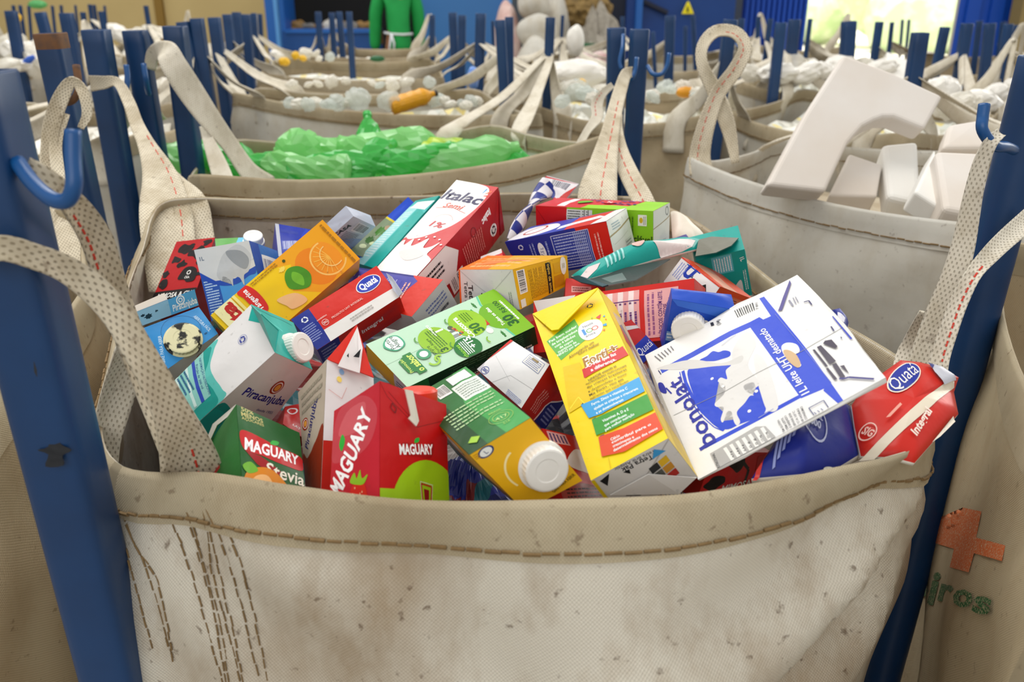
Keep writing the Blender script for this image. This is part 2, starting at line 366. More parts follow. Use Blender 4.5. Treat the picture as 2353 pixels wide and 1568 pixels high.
def cap(root, key, face, px, py, r, h, c='f2efe9', top=None, name='screw_cap', dirt=False, tilt=None):
    q = face_pts(key, face); ctr = on_plane(q, px, py, .0); n = (q[1]-q[0]).cross(q[3]-q[0]).normalized()
    if tilt is not None: n = (n+Vector(tilt)).normalized()
    a = n.orthogonal().normalized(); b = n.cross(a); N = 60; V = []; F = []
    prof = [(1.12, -.004), (1.12, .0012), (1.0, .0016), (1.0, h*.86), (.97, h*.95), (.9, h), (.55, h), (.5, h*.96), (0.001, h*.96)]
    for rr, z in prof:
        for j in range(N):
            t = 2*math.pi*j/N; k = .97 if (j % 2 and rr == 1.0) else 1
            V.append(ctr + (a*math.cos(t)+b*math.sin(t))*r*rr*k + n*z)
    for i in range(len(prof)-1):
        for j in range(N): F.append((i*N+j, i*N+(j+1) % N, (i+1)*N+(j+1) % N, (i+1)*N+j))
    m = plain('cap_dirty', 'e8dfb4', .5, noise=1, nscale=60, c2='0c0a06') if dirt else plain('cap_'+c, c, .35, noise=.12, nscale=60)
    return mesh(name, V, F, m, root, False)
def slab(root, name, pts, th, c, back=None, mat=None):
    """thin card piece: outline in world points, given thickness"""
    pts = [Vector(p) for p in pts]; n = Vector((0, 0, 0)); c0 = sum(pts, Vector())/len(pts)
    for i in range(len(pts)): n += (pts[i]-c0).cross(pts[(i+1) % len(pts)]-c0)
    n.normalize(); N = len(pts)
    V = [p+n*th/2 for p in pts]+[p-n*th/2 for p in pts]
    F = [tuple(range(N)), tuple(range(2*N-1, N-1, -1))]+[(i, i+N, (i+1) % N+N, (i+1) % N) for i in range(N)]
    ms = [mat or inkmat(c), inkmat(back or c)]
    return mesh(name, V, F, ms, root, False, midx=[0, 1]+[0]*N)

# fitted carton corners (metres)
FIT = {
'mimosa': [[-0.5299,1.1918,1.1676],[-0.4552,1.1656,1.1851],[-0.4428,1.2611,1.2571],[-0.5119,1.2886,1.2428],[-0.5134,1.2153,1.1327],[-0.4397,1.189,1.1503],[-0.4236,1.2856,1.2249],[-0.4967,1.3119,1.2076]],
'splash': [[-0.3989,1.0812,1.1919],[-0.3233,1.0783,1.2113],[-0.3503,1.1249,1.2899],[-0.427,1.1298,1.2753],[-0.3897,1.1464,1.1542],[-0.3132,1.1443,1.1759],[-0.3327,1.1916,1.2563],[-0.4117,1.1945,1.2366]],
'skyback': [[-0.4183,1.1868,1.2365],[-0.3674,1.2047,1.2376],[-0.3838,1.2571,1.2588],[-0.4358,1.2403,1.2607],[-0.4239,1.2005,1.2021],[-0.3705,1.2181,1.2023],[-0.3873,1.2709,1.2246],[-0.4411,1.2536,1.2251]],
'bluetop': [[-0.4205,0.9562,1.1724],[-0.3654,1.0064,1.2033],[-0.3937,1.0307,1.2296],[-0.4553,0.9873,1.2154],[-0.4461,1.0292,1.0877],[-0.3848,1.0805,1.1214],[-0.4205,1.1063,1.1514],[-0.4812,1.0587,1.127]],
'tanger': [[-0.1975,1.0884,1.2755],[-0.2464,1.1085,1.3224],[-0.372,1.0079,1.227],[-0.3228,0.9888,1.1826],[-0.2078,1.1311,1.2456],[-0.2581,1.1508,1.2915],[-0.3839,1.0507,1.1973],[-0.3335,1.031,1.1514]],
'piratur': [[-0.3386,0.7873,1.1745],[-0.2999,0.8307,1.1205],[-0.2137,0.8527,1.2223],[-0.2373,0.8037,1.2626],[-0.3819,0.8344,1.1925],[-0.3449,0.8837,1.1533],[-0.2434,0.906,1.2559],[-0.2723,0.8566,1.295]],
'quata': [[-0.2327,0.96,1.2003],[-0.1379,1.0131,1.2495],[-0.1697,1.0459,1.2791],[-0.2688,0.9917,1.2272],[-0.2328,0.9946,1.1618],[-0.136,1.0487,1.2137],[-0.1701,1.0811,1.2425],[-0.2671,1.0271,1.1908]],
'bluered': [[-0.2197,1.1026,1.2137],[-0.1261,1.0265,1.2183],[-0.0886,1.0659,1.2544],[-0.2229,1.1417,1.2491],[-0.2152,1.1276,1.1733],[-0.1085,1.0525,1.1802],[-0.0731,1.0903,1.2125],[-0.1903,1.1669,1.2091]],
'quataback': [[-0.2555,1.1876,1.1839],[-0.2171,1.1973,1.1992],[-0.2219,1.1554,1.2449],[-0.2651,1.1448,1.2275],[-0.2735,1.2141,1.2059],[-0.2301,1.2247,1.2233],[-0.237,1.1824,1.2681],[-0.2815,1.1716,1.2502]],
'italac': [[-0.1997,1.1496,1.2291],[-0.1291,1.1123,1.2417],[-0.0206,1.2976,1.3245],[-0.0857,1.3408,1.3267],[-0.1756,1.1734,1.1659],[-0.1009,1.1354,1.1765],[-0.0125,1.3178,1.2528],[-0.0725,1.3597,1.2516]],
'tealback': [[-0.2338,1.2436,1.2239],[-0.1969,1.2001,1.2273],[-0.11,1.3074,1.3097],[-0.1509,1.3456,1.293],[-0.2255,1.2476,1.2056],[-0.1874,1.2052,1.2118],[-0.1008,1.3116,1.292],[-0.1413,1.3507,1.2776]],
'leafy': [[-0.2444,1.2532,1.2365],[-0.2209,1.2461,1.2306],[-0.155,1.392,1.2752],[-0.169,1.4014,1.2866],[-0.2524,1.2682,1.204],[-0.2287,1.2602,1.1961],[-0.1598,1.4068,1.2423],[-0.1796,1.4157,1.2525]],
'grey': [[-0.2722,1.208,1.2612],[-0.2449,1.2665,1.2346],[-0.2031,1.2651,1.2726],[-0.2244,1.208,1.3025],[-0.2829,1.2189,1.274],[-0.2581,1.2769,1.2461],[-0.2114,1.2766,1.2869],[-0.2362,1.2186,1.3148]],
'navyback': [[-0.335,1.2033,1.2445],[-0.2882,1.2242,1.2449],[-0.3002,1.2714,1.2663],[-0.3497,1.256,1.2796],[-0.3499,1.2257,1.2045],[-0.2988,1.2438,1.1978],[-0.3128,1.2938,1.2263],[-0.3639,1.2757,1.233]],
'orangetetra': [[-0.069,1.0958,1.2062],[0.0101,1.0301,1.2264],[0.0008,1.0368,1.2768],[-0.0705,1.1024,1.2564],[-0.0128,1.1734,1.2069],[0.0767,1.1103,1.2332],[0.073,1.1125,1.2726],[-0.0345,1.1784,1.2531]],
'grape': [[0.0385,1.3233,1.2408],[0.2055,1.223,1.2466],[0.2026,1.2273,1.3048],[0.0366,1.3242,1.2904],[0.0738,1.3799,1.2327],[0.2383,1.2811,1.2421],[0.2364,1.2869,1.3037],[0.0738,1.3837,1.2892]],
'bluewhite': [[0.0152,1.2353,1.2014],[0.1441,1.1609,1.2482],[0.129,1.1665,1.3055],[-0.0105,1.2397,1.2556],[0.0467,1.3024,1.2041],[0.1799,1.2288,1.2528],[0.1645,1.2335,1.3077],[0.0293,1.3079,1.2611]],
'tealright': [[0.2765,1.1756,1.1802],[0.3407,1.1683,1.1986],[0.314,1.1359,1.2748],[0.2517,1.1431,1.2561],[0.2754,1.2237,1.2001],[0.3405,1.2166,1.2191],[0.3146,1.1842,1.2953],[0.2498,1.1913,1.2762]],
'orangeU': [[0.2027,1.1085,1.2374],[0.2414,1.045,1.2132],[0.2632,1.0455,1.2518],[0.225,1.1074,1.2722],[0.263,1.1576,1.1978],[0.3015,1.0952,1.1759],[0.324,1.0962,1.2159],[0.2864,1.1579,1.2359]],
'redpink': [[0.027,1.0068,1.1767],[0.2103,0.9228,1.232],[0.2111,0.963,1.2893],[0.0275,1.0463,1.2322],[0.0484,1.0385,1.1534],[0.2318,0.9548,1.2094],[0.2327,0.9947,1.2664],[0.0491,1.0784,1.2099]],
'bluecap': [[0.1703,0.9032,1.2203],[0.2321,0.9042,1.2199],[0.2406,0.8815,1.2802],[0.172,0.885,1.2914],[0.1696,0.9267,1.2295],[0.2347,0.9259,1.2247],[0.2407,0.9051,1.2894],[0.1744,0.9067,1.2962]],
'forti': [[0.0704,0.673,1.1937],[0.1365,0.6743,1.2356],[0.0952,0.9163,1.2932],[0.0233,0.9189,1.261],[0.0969,0.6891,1.1488],[0.1692,0.6892,1.1876],[0.1173,0.9394,1.2656],[0.0508,0.9351,1.2163]],
'porto': [[0.0274,0.9922,1.218],[-0.0225,1.0575,1.2448],[-0.1719,0.9487,1.2123],[-0.1172,0.8839,1.1867],[0.0323,1.005,1.1904],[-0.0247,1.0693,1.2149],[-0.173,0.9617,1.1855],[-0.1153,0.8967,1.1592]],
'portocap': [[-0.0349,0.6278,1.2453],[0.0154,0.6488,1.2686],[-0.0474,0.8155,1.2422],[-0.1018,0.7938,1.2172],[0.0106,0.6348,1.1868],[0.0609,0.6539,1.2053],[-0.0113,0.821,1.1795],[-0.0571,0.7976,1.1505]],
'sigwhite': [[-0.0388,0.8818,1.21],[0.0099,0.8255,1.1897],[0.04,0.8485,1.2302],[-0.0012,0.8998,1.238],[-0.0117,0.9137,1.1599],[0.0356,0.8596,1.1452],[0.0669,0.8816,1.1829],[0.0232,0.9347,1.1955]],
'maguary': [[-0.1087,0.6072,1.1964],[-0.0553,0.6526,1.1585],[-0.0611,0.7254,1.2435],[-0.1138,0.6823,1.2872],[-0.1583,0.6451,1.1823],[-0.1059,0.6862,1.1335],[-0.1079,0.7569,1.2134],[-0.1614,0.7089,1.245]],
'piratall': [[-0.1788,0.6908,1.1479],[-0.1294,0.7189,1.1246],[-0.1425,0.8157,1.2294],[-0.183,0.7909,1.2609],[-0.1983,0.7223,1.1372],[-0.1589,0.7462,1.1037],[-0.1695,0.8408,1.203],[-0.2196,0.8086,1.216]],
'stevia': [[-0.2272,0.6307,1.1873],[-0.1827,0.664,1.161],[-0.2071,0.7525,1.1995],[-0.2556,0.7262,1.243],[-0.2692,0.6441,1.1445],[-0.2225,0.6745,1.111],[-0.2486,0.7665,1.1581],[-0.2943,0.7359,1.1909]],
'bonolat': [[0.3242,0.6884,1.2877],[0.3009,0.8773,1.3208],[0.1458,0.8789,1.2279],[0.1692,0.6865,1.1865],[0.3265,0.6888,1.2829],[0.3029,0.879,1.3192],[0.1478,0.8789,1.2222],[0.1713,0.6882,1.1847]],
'redsmall': [[-0.0471,1.1757,1.2271],[-0.0089,1.1687,1.237],[-0.0153,1.2041,1.2559],[-0.0449,1.2098,1.2426],[-0.0332,1.1915,1.1932],[0.0041,1.1858,1.2064],[0.0029,1.2208,1.2242],[-0.0341,1.2265,1.2109]],
'redlow': [[0.0499,0.6914,1.1523],[0.1005,0.7376,1.1275],[0.0688,0.795,1.1718],[0.0289,0.752,1.2046],[0.0235,0.7028,1.1252],[0.0701,0.7476,1.0969],[0.0426,0.8065,1.1453],[-0.0021,0.7623,1.175]],
'whitelow': [[0.1172,0.7024,1.1476],[0.1651,0.7026,1.1546],[0.1642,0.7527,1.1466],[0.1199,0.7504,1.1345],[0.1271,0.6913,1.0984],[0.1753,0.6927,1.1082],[0.1761,0.7417,1.0976],[0.1278,0.7404,1.0878]],
'redcow': [[0.1737,0.7041,1.1537],[0.2595,0.7612,1.1303],[0.2612,0.7675,1.1694],[0.188,0.7133,1.1998],[0.1507,0.7395,1.1529],[0.2311,0.7955,1.1265],[0.2391,0.8036,1.1702],[0.1606,0.748,1.1976]],
'quatasmall': [[0.1469,0.8937,1.2121],[0.1665,0.9173,1.2208],[0.1368,0.9368,1.248],[0.1171,0.9166,1.2477],[0.1359,0.9086,1.1935],[0.1557,0.9306,1.198],[0.1251,0.952,1.23],[0.1053,0.9303,1.2261]],
'redmid': [[0.0683,1.06,1.2227],[0.1208,1.0574,1.2236],[0.1235,1.1033,1.241],[0.0716,1.107,1.2429],[0.0678,1.0748,1.1876],[0.1224,1.0716,1.1871],[0.1253,1.118,1.2059],[0.0707,1.1212,1.2064]],
'redleft': [[-0.2316,0.7841,1.1926],[-0.2119,0.7871,1.1736],[-0.2197,0.8393,1.19],[-0.2404,0.8287,1.1901],[-0.2513,0.7846,1.153],[-0.2271,0.7906,1.1414],[-0.2358,0.8391,1.1485],[-0.26,0.8331,1.16]],
}
# ---------------------------------------------------------------- the setting
def structure(o): o['kind'] = 'structure'; return o
def slabbox(name, lo, hi, mat):
    b = MB(); b.box([(lo[i]+hi[i])/2 for i in range(3)], [hi[i]-lo[i] for i in range(3)]); return structure(b.build(name, mat))
M_FLOOR = plain('concrete_floor', 'a39a8a', .8, noise=.6, nscale=4, c2='6b604e', bump=.1)
M_WALL = plain('painted_wall', 'c9b27a', .8, noise=.3, nscale=2, c2='a88f5c')
M_WALLW = plain('white_column', 'f0ead2', .8, noise=.2, nscale=3)
M_BLUEP = plain('blue_sheet', '1f63b4', .45, noise=.25, nscale=2, c2='174f94')
M_BLUED = plain('blue_door_paint', '0b4fc0', .45, noise=.2, nscale=2, c2='0a3f9e')
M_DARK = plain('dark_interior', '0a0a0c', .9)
slabbox('floor', (-14, -1.5, -.1), (14, 16, 0), M_FLOOR)
slabbox('wall_left_back', (-14, 11.4, 0), (-2.95, 11.6, 4.5), M_WALL)
structure(MB().build('x', M_DARK)) if False else None
_s = MB(); _s.box((-4.3, 11.36, 2.2), (.10, .06, 4.4)); structure(_s.build('trim_1', plain('seam', '8a6a28', .7)))
slabbox('wall_back', (-2.95, 11.4, 0), (3.55, 11.6, 4.5), plain('back_wall', '6d7a86', .8, noise=.3))
slabbox('wall_right', (5.0, 10.2, 0), (5.45, 10.5, 4.5), M_WALLW)
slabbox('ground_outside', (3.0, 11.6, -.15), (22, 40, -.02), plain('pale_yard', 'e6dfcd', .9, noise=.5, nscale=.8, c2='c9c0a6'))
g = MB(); rd = random.Random(3)
gm = bmesh.new()
for i in range(26):
    m4 = Matrix.Translation((rd.uniform(6, 20), rd.uniform(24, 34), rd.uniform(.2, 2.5))) @ Matrix.Diagonal((rd.uniform(1, 2.4), 1, rd.uniform(.5, 1.4), 1))
    bmesh.ops.create_icosphere(gm, subdivisions=3, radius=1, matrix=m4)
for v in gm.verts: v.co += Vector((rd.uniform(-.1, .1), 0, rd.uniform(-.12, .12)))
me = bpy.data.meshes.new('hedge'); gm.to_mesh(me); gm.free()
tag(link('green_bushes', me, None, plain('hedge_leaf', 'c8dcb0', .9, noise=.9, nscale=3, c2='f4f6e4')), 'pale green bushes in the yard beyond the open doorway', 'bushes', kind='stuff')  # leaf colours lightened to stand for the glare of daylight outside
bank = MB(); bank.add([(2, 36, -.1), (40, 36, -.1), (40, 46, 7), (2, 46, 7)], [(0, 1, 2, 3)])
structure(bank.build('ground_bank', plain('pale_bank', 'f4f2e8', .9, noise=.7, nscale=.5, c2='d4dcc0')))  # bank colour lightened too, outdoor glare put into the paint
# ---------------------------------------------------------------- posts
M_POST = plain('blue_enamel', '053868', .42, noise=.5, nscale=9, c2='031c3c', bump=.05)
M_POSTC = plain('bright_blue_enamel', '0f4f8c', .33, noise=.3, nscale=9, c2='08305c')
M_RUST = plain('rusty_steel', '6e4a2c', .8, noise=.6, nscale=60, c2='2e2f38')
M_SPLASH = plain('black_paint', '0a0c12', .5)
POSTS = []
def post(tx, ty, z, w, bx, by, label, group=None, hooks=(), tubew=None, rust=False, sq=True):
    T = P(tx, ty, z); Bq = at_Y(bx, by, T.y); d = (Bq-T); d = d/abs(d.z); foot = T + d*(T.z)
    foot.z = 0; r = w*z/FPX/2*(1.0)
    root = empty('steel_post', foot); ax = (T-foot).normalized()
    # open square tube with rounded corners
    n = 24; V = []; F = []
    a = Vector((1, 0, 0)); a = (a-ax*a.dot(ax)).normalized(); b = ax.cross(a)
    def ringp(c, rr):
        o = len(V)
        for j in range(n):
            t = 2*math.pi*(j+.5)/n; c1, s1 = math.cos(t), math.sin(t)
            if sq: c1, s1 = math.copysign(abs(c1)**.42, c1), math.copysign(abs(s1)**.42, s1)
            V.append(c+a*c1*rr+b*s1*rr)
        return o
    R = [ringp(foot, r), ringp(foot+(T-foot)*.5, r), ringp(T-ax*.03, r), ringp(T-ax*.002, r), ringp(T, r*.96), ringp(T, r*.84), ringp(T-ax*.10, r*.82)]
    for p, q in zip(R[:-1], R[1:]):
        for j in range(n): F.append((p+j, p+(j+1) % n, q+(j+1) % n, q+j))
    F.append(tuple(R[-1]+j for j in range(n)))
    mi = [0]*len(F)
    if rust:
        for i in range(2*n, 5*n): mi[i] = 1
    mesh('post_tube', V, F, [M_POST, M_RUST], root, True, midx=mi)
    for h in hooks:
        pts, hw, hz, rusty = h
        m = MB(); m.tube([Vector(q) for q in catmull([P(x, y, zz) for x, y, zz in pts], 5)], hw*hz/FPX/2, 10)
        m.build('strap_hook', M_RUST if rusty else M_POSTC, root, True)
    tag(root, label, 'post', group); POSTS.append((T, foot, ax, root)); return root
lf = post(-72, 165, .62, 172, 273, 1568, 'large blue steel post filling the left foreground in front of the carton bag', hooks=[([(40, 372, .63), (75, 420, .62), (120, 458, .61), (155, 460, .605), (170, 425, .6), (168, 360, .6), (168, 300, .6)], 38, .6, False)])
rf = post(2400, 130, 1.0, 108, 2022, 1568, 'large blue steel post at the right foreground beside the crushed red carton', sq=False, hooks=[([(2330, 345, .99), (2312, 338, .95), (2284, 334, .925), (2258, 300, .91), (2258, 270, .91), (2262, 240, .91)], 26, .92, False)])
# dark paint marks on the big post
def mark(px, py, pts, z, root):
    q = [P(px+x, py+y, z) for x, y in pts]; slab(root, 'paint_mark', q, .0008, '0a0c12')
mark(130, 1020, [(p[0]*1.15, p[1]*1.25) for p in catmull([(0, -45), (14, -15), (8, 0), (30, 12), (12, 22), (14, 40), (-22, 42), (-16, 20), (-38, 12), (-16, 5), (-14, -20)], 3, True)], .703, lf)
mark(78, 850, [(0, -18), (6, 0), (7, 16), (1, 5)], .664, lf)
post(115, 76, 1.75, 62, 228, 600, 'blue post with a rusty bare top edge, second from the left edge', hooks=[([(150, 236, 1.72), (165, 232, 1.69), (178, 215, 1.67), (180, 190, 1.67), (175, 150, 1.67)], 17, 1.67, True)], rust=True)
post(220, 68, 2.0, 56, 288, 460, 'blue post with knotted strap and side hook, right of the rusty topped post', hooks=[([(262, 192, 1.96), (272, 210, 1.94), (284, 214, 1.93), (291, 200, 1.93), (293, 175, 1.93), (290, 150, 1.93)], 13, 1.93, False)])
post(310, 70, 2.1, 50, 362, 385, 'blue post with a hook on its face, left of the wide white strap', hooks=[([(342, 215, 2.05), (338, 200, 2.02), (335, 180, 2.0), (330, 147, 2.0)], 13, 2.0, False)])
post(402, 60, 2.1, 50, 449, 440, 'blue post standing behind the wide perforated white strap')
post(1416, 64, 2.2, 42, 1410, 430, 'blue post with a weld bump and small hook, left of the close right pair', hooks=[([(1432, 80, 2.15), (1430, 110, 2.13), (1424, 140, 2.13), (1428, 160, 2.13)], 9, 2.13, False), ([(1440, 185, 2.13), (1452, 180, 2.1), (1460, 160, 2.1), (1463, 132, 2.1)], 10, 2.1, False)])
post(1470, 67, 2.15, 43, 1449, 410, 'blue post with a curved side hook, right of the close right pair', hooks=[([(1488, 152, 2.12), (1500, 170, 2.1), (1520, 170, 2.1), (1533, 150, 2.1), (1538, 122, 2.1)], 10, 2.1, False)])
post(1679, 45, 2.7, 30, 1642, 340, 'blue post behind the tall looped strap of the foam bag', hooks=[([(1692, 100, 2.65), (1702, 112, 2.62), (1713, 105, 2.62), (1718, 88, 2.62)], 7, 2.62, False)])
post(2115, 75, 2.4, 35, 2078, 315, 'blue post with strap wound round it, behind the E shaped foam')
post(1149, 46, 3.1, 24, 1161, 270, 'blue post nearest the green bottle bag, left one of its rear pair')
post(1170, 39, 3.3, 20, 1172, 272, 'blue post right behind its twin at the green bottle bag')
post(1265, 40, 3.0, 22, 1254, 285, 'lone blue post with a hanging strap, left of the close right pair')
post(492, 40, 3.6, 27, 510, 170, 'blue post to the right of the perforated strap, strap end hooked on it')
post(452, 42, 3.2, 29, 482, 240, 'dark blue post just right of the perforated strap')
MID = [(421, 50, 3.2, 30, 455, 200), (522, 33, 4.2, 21, 540, 190), (543, 28, 4.6, 19, 556, 170), (565, 33, 3.9, 20, 577, 190), (583, 30, 5, 12, 592, 150), (597, 32, 5.2, 10, 604, 150)]
for i, a in enumerate(MID): post(*a, 'blue post in the crowded row left of the dark machine opening', 'posts crowded left of the machine opening')
CEN = [(731, 27, 5.3, 14, 740, 170), (762, 29, 5.6, 13, 771, 170), (779, 27, 5.4, 14, 787, 120), (802, 27, 4.9, 14, 811, 175)]
for a in CEN: post(*a, 'thin blue post in front of the dark machine opening', 'posts before the machine opening')
CR = [(993, 34, 5.3, 13, 993, 150), (1040, 29, 4.8, 19, 1044, 130), (1062, 35, 4.6, 18, 1060, 190), (1105, 31, 3.9, 24, 1100, 205), (1132, 48, 4.2, 8, 1134, 120)]
for a in CR: post(*a, 'blue post in front of the pale blue panel right of the worker', 'posts before the pale blue panel')
RB = [(1293, 35, 5, 8, 1287, 150), (1430, 38, 6, 9, 1430, 120), (1540, 36, 4.4, 22, 1536, 170), (1575, 60, 5, 8, 1574, 150), (1592, 34, 5.5, 9, 1597, 140), (1500, 73, 4, 9, 1503, 130), (1704, 43, 4.6, 12, 1700, 120)]
for a in RB: post(*a, 'blue post in front of the dark blue compactor with the warning sign', 'posts before the compactor')
RC = [(1743, 38, 5.5, 10, 1738, 120), (1770, 43, 5, 12, 1760, 120), (1795, 52, 3.4, 24, 1774, 235), (1826, 45, 3.6, 25, 1806, 235)]
for a in RC: post(*a, 'blue post in front of the ribbed bright blue door', 'posts before the ribbed blue door')
RD = [(1862, 43, 5, 10, 1849, 145), (1951, 49, 3.8, 31, 1946, 125), (2021, 50, 4.5, 17, 2007, 145), (2050, 51, 5.5, 9, 2040, 140), (2074, 45, 7, 6, 2068, 120), (2089, 45, 7, 6, 2082, 120)]
for a in RD: post(*a, 'blue post silhouetted against the bright open doorway', 'posts before the open doorway')
RE = [(2172, 62, 4, 20, 2146, 180), (2223, 54, 3.6, 24, 2196, 215), (2251, 48, 5, 12, 2238, 150), (2275, 54, 3.7, 22, 2254, 230), (2305, 50, 5.5, 10, 2290, 160), (2318, 55, 3.9, 18, 2287, 230), (2335, 58, 5, 10, 2320, 170)]
for a in RE: post(*a, 'blue post in front of the tall blue door at the far right', 'posts before the far right blue door')
LA = [(25, 25, 4, 24, 55, 195), (92, 28, 4.2, 23, 105, 75), (152, 30, 3.6, 28, 172, 140)]
for a in LA: post(*a, 'blue post in the background above the front left post', 'background posts in the left corner')
LB = [(190, 28, 6, 11, 195, 60), (232, 26, 6, 12, 238, 60), (140, 12, 7.5, 6, 143, 40), (30, 12, 7.5, 7, 35, 40), (46, 12, 7.5, 7, 50, 40), (173, 12, 7.5, 5, 176, 40), (206, 10, 7.5, 8, 210, 40), (216, 11, 8, 7, 220, 40), (335, 13, 6, 10, 347, 90), (240, 13, 8, 5, 243, 40), (120, 13, 8, 6, 124, 50), (66, 14, 8, 6, 69, 50)]
for a in LB: post(*a, 'tiny blue post far off in front of the beige wall', 'tiny posts before the beige wall')

# ---------------------------------------------------------------- ribbons and bags
M_BAG = fabric('bag_weave_front', 'efe8d8', stain='96723c', amt=.7, pitch=.0034, bump=.9, gapamt=.24)
M_BAGB = fabric('bag_weave_beige', 'd6c6a6', stain='a3845a', amt=.4, pitch=.0034, bump=.6, gapamt=.4)
M_BAGW = fabric('bag_weave_white', 'e6e3da', stain='b09c74', amt=.35, pitch=.003, bump=.5, gapamt=.12, transl=.3)
M_HEM = fabric('hem_weave', 'c9bb9e', stain='8f7750', amt=.5, pitch=.003, bump=.6, gapamt=.3)
M_STRAP = fabric('strap_weave', 'ddd2bb', stain='94805c', amt=.5, pitch=.0056, bump=.8, gapamt=.62, gap='54442e', sscale=9, transl=.05, dots=True)
M_STRAPW = fabric('strap_weave_pale', 'e4dccb', stain='9e8c68', amt=.4, pitch=.005, bump=.8, gapamt=.5, gap='6a5a42', sscale=9, transl=.05, dots=True)
M_THREAD = plain('brown_thread', '806640', .8, noise=.5, nscale=200, c2='54401f')
M_RED = plain('red_thread', 'd0402e', .7)
def ribbon3(pts, ws, face, name, mat, root, th=.0035, twist=None, k=6, fold=0):
    """flat webbing along 3D points; face = list of side vectors (width directions)"""
    P3 = catmull(pts, k); n = len(P3); W3 = [float(w[0]) for w in catmull([(w, 0, 0) for w in ws], k)]
    S3 = catmull([tuple(s) for s in face], k); V = []; F = []; U = []; L = 0; m = 8
    for i in range(n):
        p = Vector(P3[i]); t = Vector(P3[min(i+1, n-1)])-Vector(P3[max(i-1, 0)]); t.normalize()
        s = Vector(S3[i]); s = (s-t*s.dot(t)).normalized(); nn = s.cross(t).normalized()
        if i: L += (p-Vector(P3[i-1])).length
        for j in range(m+1):
            x = -1+2*j/m; c = fold*W3[i]*(1-x*x)
            V.append(p+s*W3[i]/2*x+nn*(th/2+c)); U.append((x*W3[i]/2, L))
        for j in range(m+1):
            x = 1-2*j/m; c = fold*W3[i]*(1-x*x)
            V.append(p+s*W3[i]/2*x+nn*(-th/2+c)); U.append((x*W3[i]/2, L+.001))
    q = 2*(m+1)
    for i in range(n-1):
        for j in range(q): F.append((i*q+j, i*q+(j+1) % q, (i+1)*q+(j+1) % q, (i+1)*q+j))
    F += [tuple(range(q))[::-1], tuple((n-1)*q+j for j in range(q))]
    return mesh(name, V, F, mat, root, True, uvs=U)
def ribbon(pp, ws, name, mat, root, turn=None, th=.0035, red=None, fold=.05, redside=0):
    """pp: (px,py,z); ws: widths in photo pixels; the band faces the viewer unless turned"""
    pts = [P(*p) for p in pp]; face = []; wm = []
    for i, p in enumerate(pts):
        t = (pts[min(i+1, len(pts)-1)]-pts[max(i-1, 0)]).normalized(); v = (p-Vector((0, 0, CAMZ))).normalized()
        s = t.cross(v).normalized()
        if turn: s = Matrix.Rotation(math.radians(turn[i]), 3, t) @ s
        face.append(s); wm.append(ws[i]*pp[i][2]/FPX/(max(.35, abs(math.cos(math.radians(turn[i])))) if turn else 1))
    o = ribbon3(pts, wm, face, name, mat, root, th, fold=fold)
    if red:
        P3 = [Vector(a) for a in catmull(pts, 10)]; S3 = [Vector(a).normalized() for a in catmull([tuple(f) for f in face], 10)]; W3 = [a[0] for a in catmull([(w, 0, 0) for w in wm], 10)]
        m = MB(); n = len(P3)
        for i in range(int(red[0]*n), min(n-1, int(red[1]*n))):
            if i % 3 == 2: continue
            t = (P3[i+1]-P3[i]).normalized(); nn = S3[i].cross(t).normalized(); v = (P3[i]-Vector((0, 0, CAMZ)))
            if nn.dot(v) > 0: nn = -nn
            x = redside; off = nn*(th/2+abs(fold)*0*W3[i])
            a = P3[i]+S3[i]*W3[i]*x*.5+off+nn*fold*W3[i]*(1-x*x)*(1 if S3[i].cross(t).dot(nn) > 0 else -1); b = a+(P3[i+1]-P3[i])*.85
            m.tube([a, b], .0011, 6)
        sub = m.build('red_stitching', M_RED, None); sub.parent = o; sub.matrix_parent_inverse = o.matrix_world.inverted(); sub.matrix_parent_inverse = Matrix.Identity(4)
    return o
def thread(root, pts, r=.0013, name='seam_stitching', mat=None, dash=.012, gap=.003, jit=.0007, seed=1):
    pts = [Vector(p) for p in pts]; m = MB(); rd = random.Random(seed); acc = 0; seg = [pts[0]]
    for i in range(1, len(pts)):
        acc += (pts[i]-pts[i-1]).length; seg.append(pts[i])
        if acc > dash:
            if len(seg) > 1:
                j = Vector((rd.uniform(-jit, jit), rd.uniform(-jit, jit), rd.uniform(-jit, jit)))
                m.tube([q+j for q in seg], r*rd.uniform(.8, 1.2), 5)
            seg = [pts[i]+(pts[i]-pts[i-1]).normalized()*gap]; acc = 0
    if not m.v: return None
    return m.build(name, mat or M_THREAD, root)
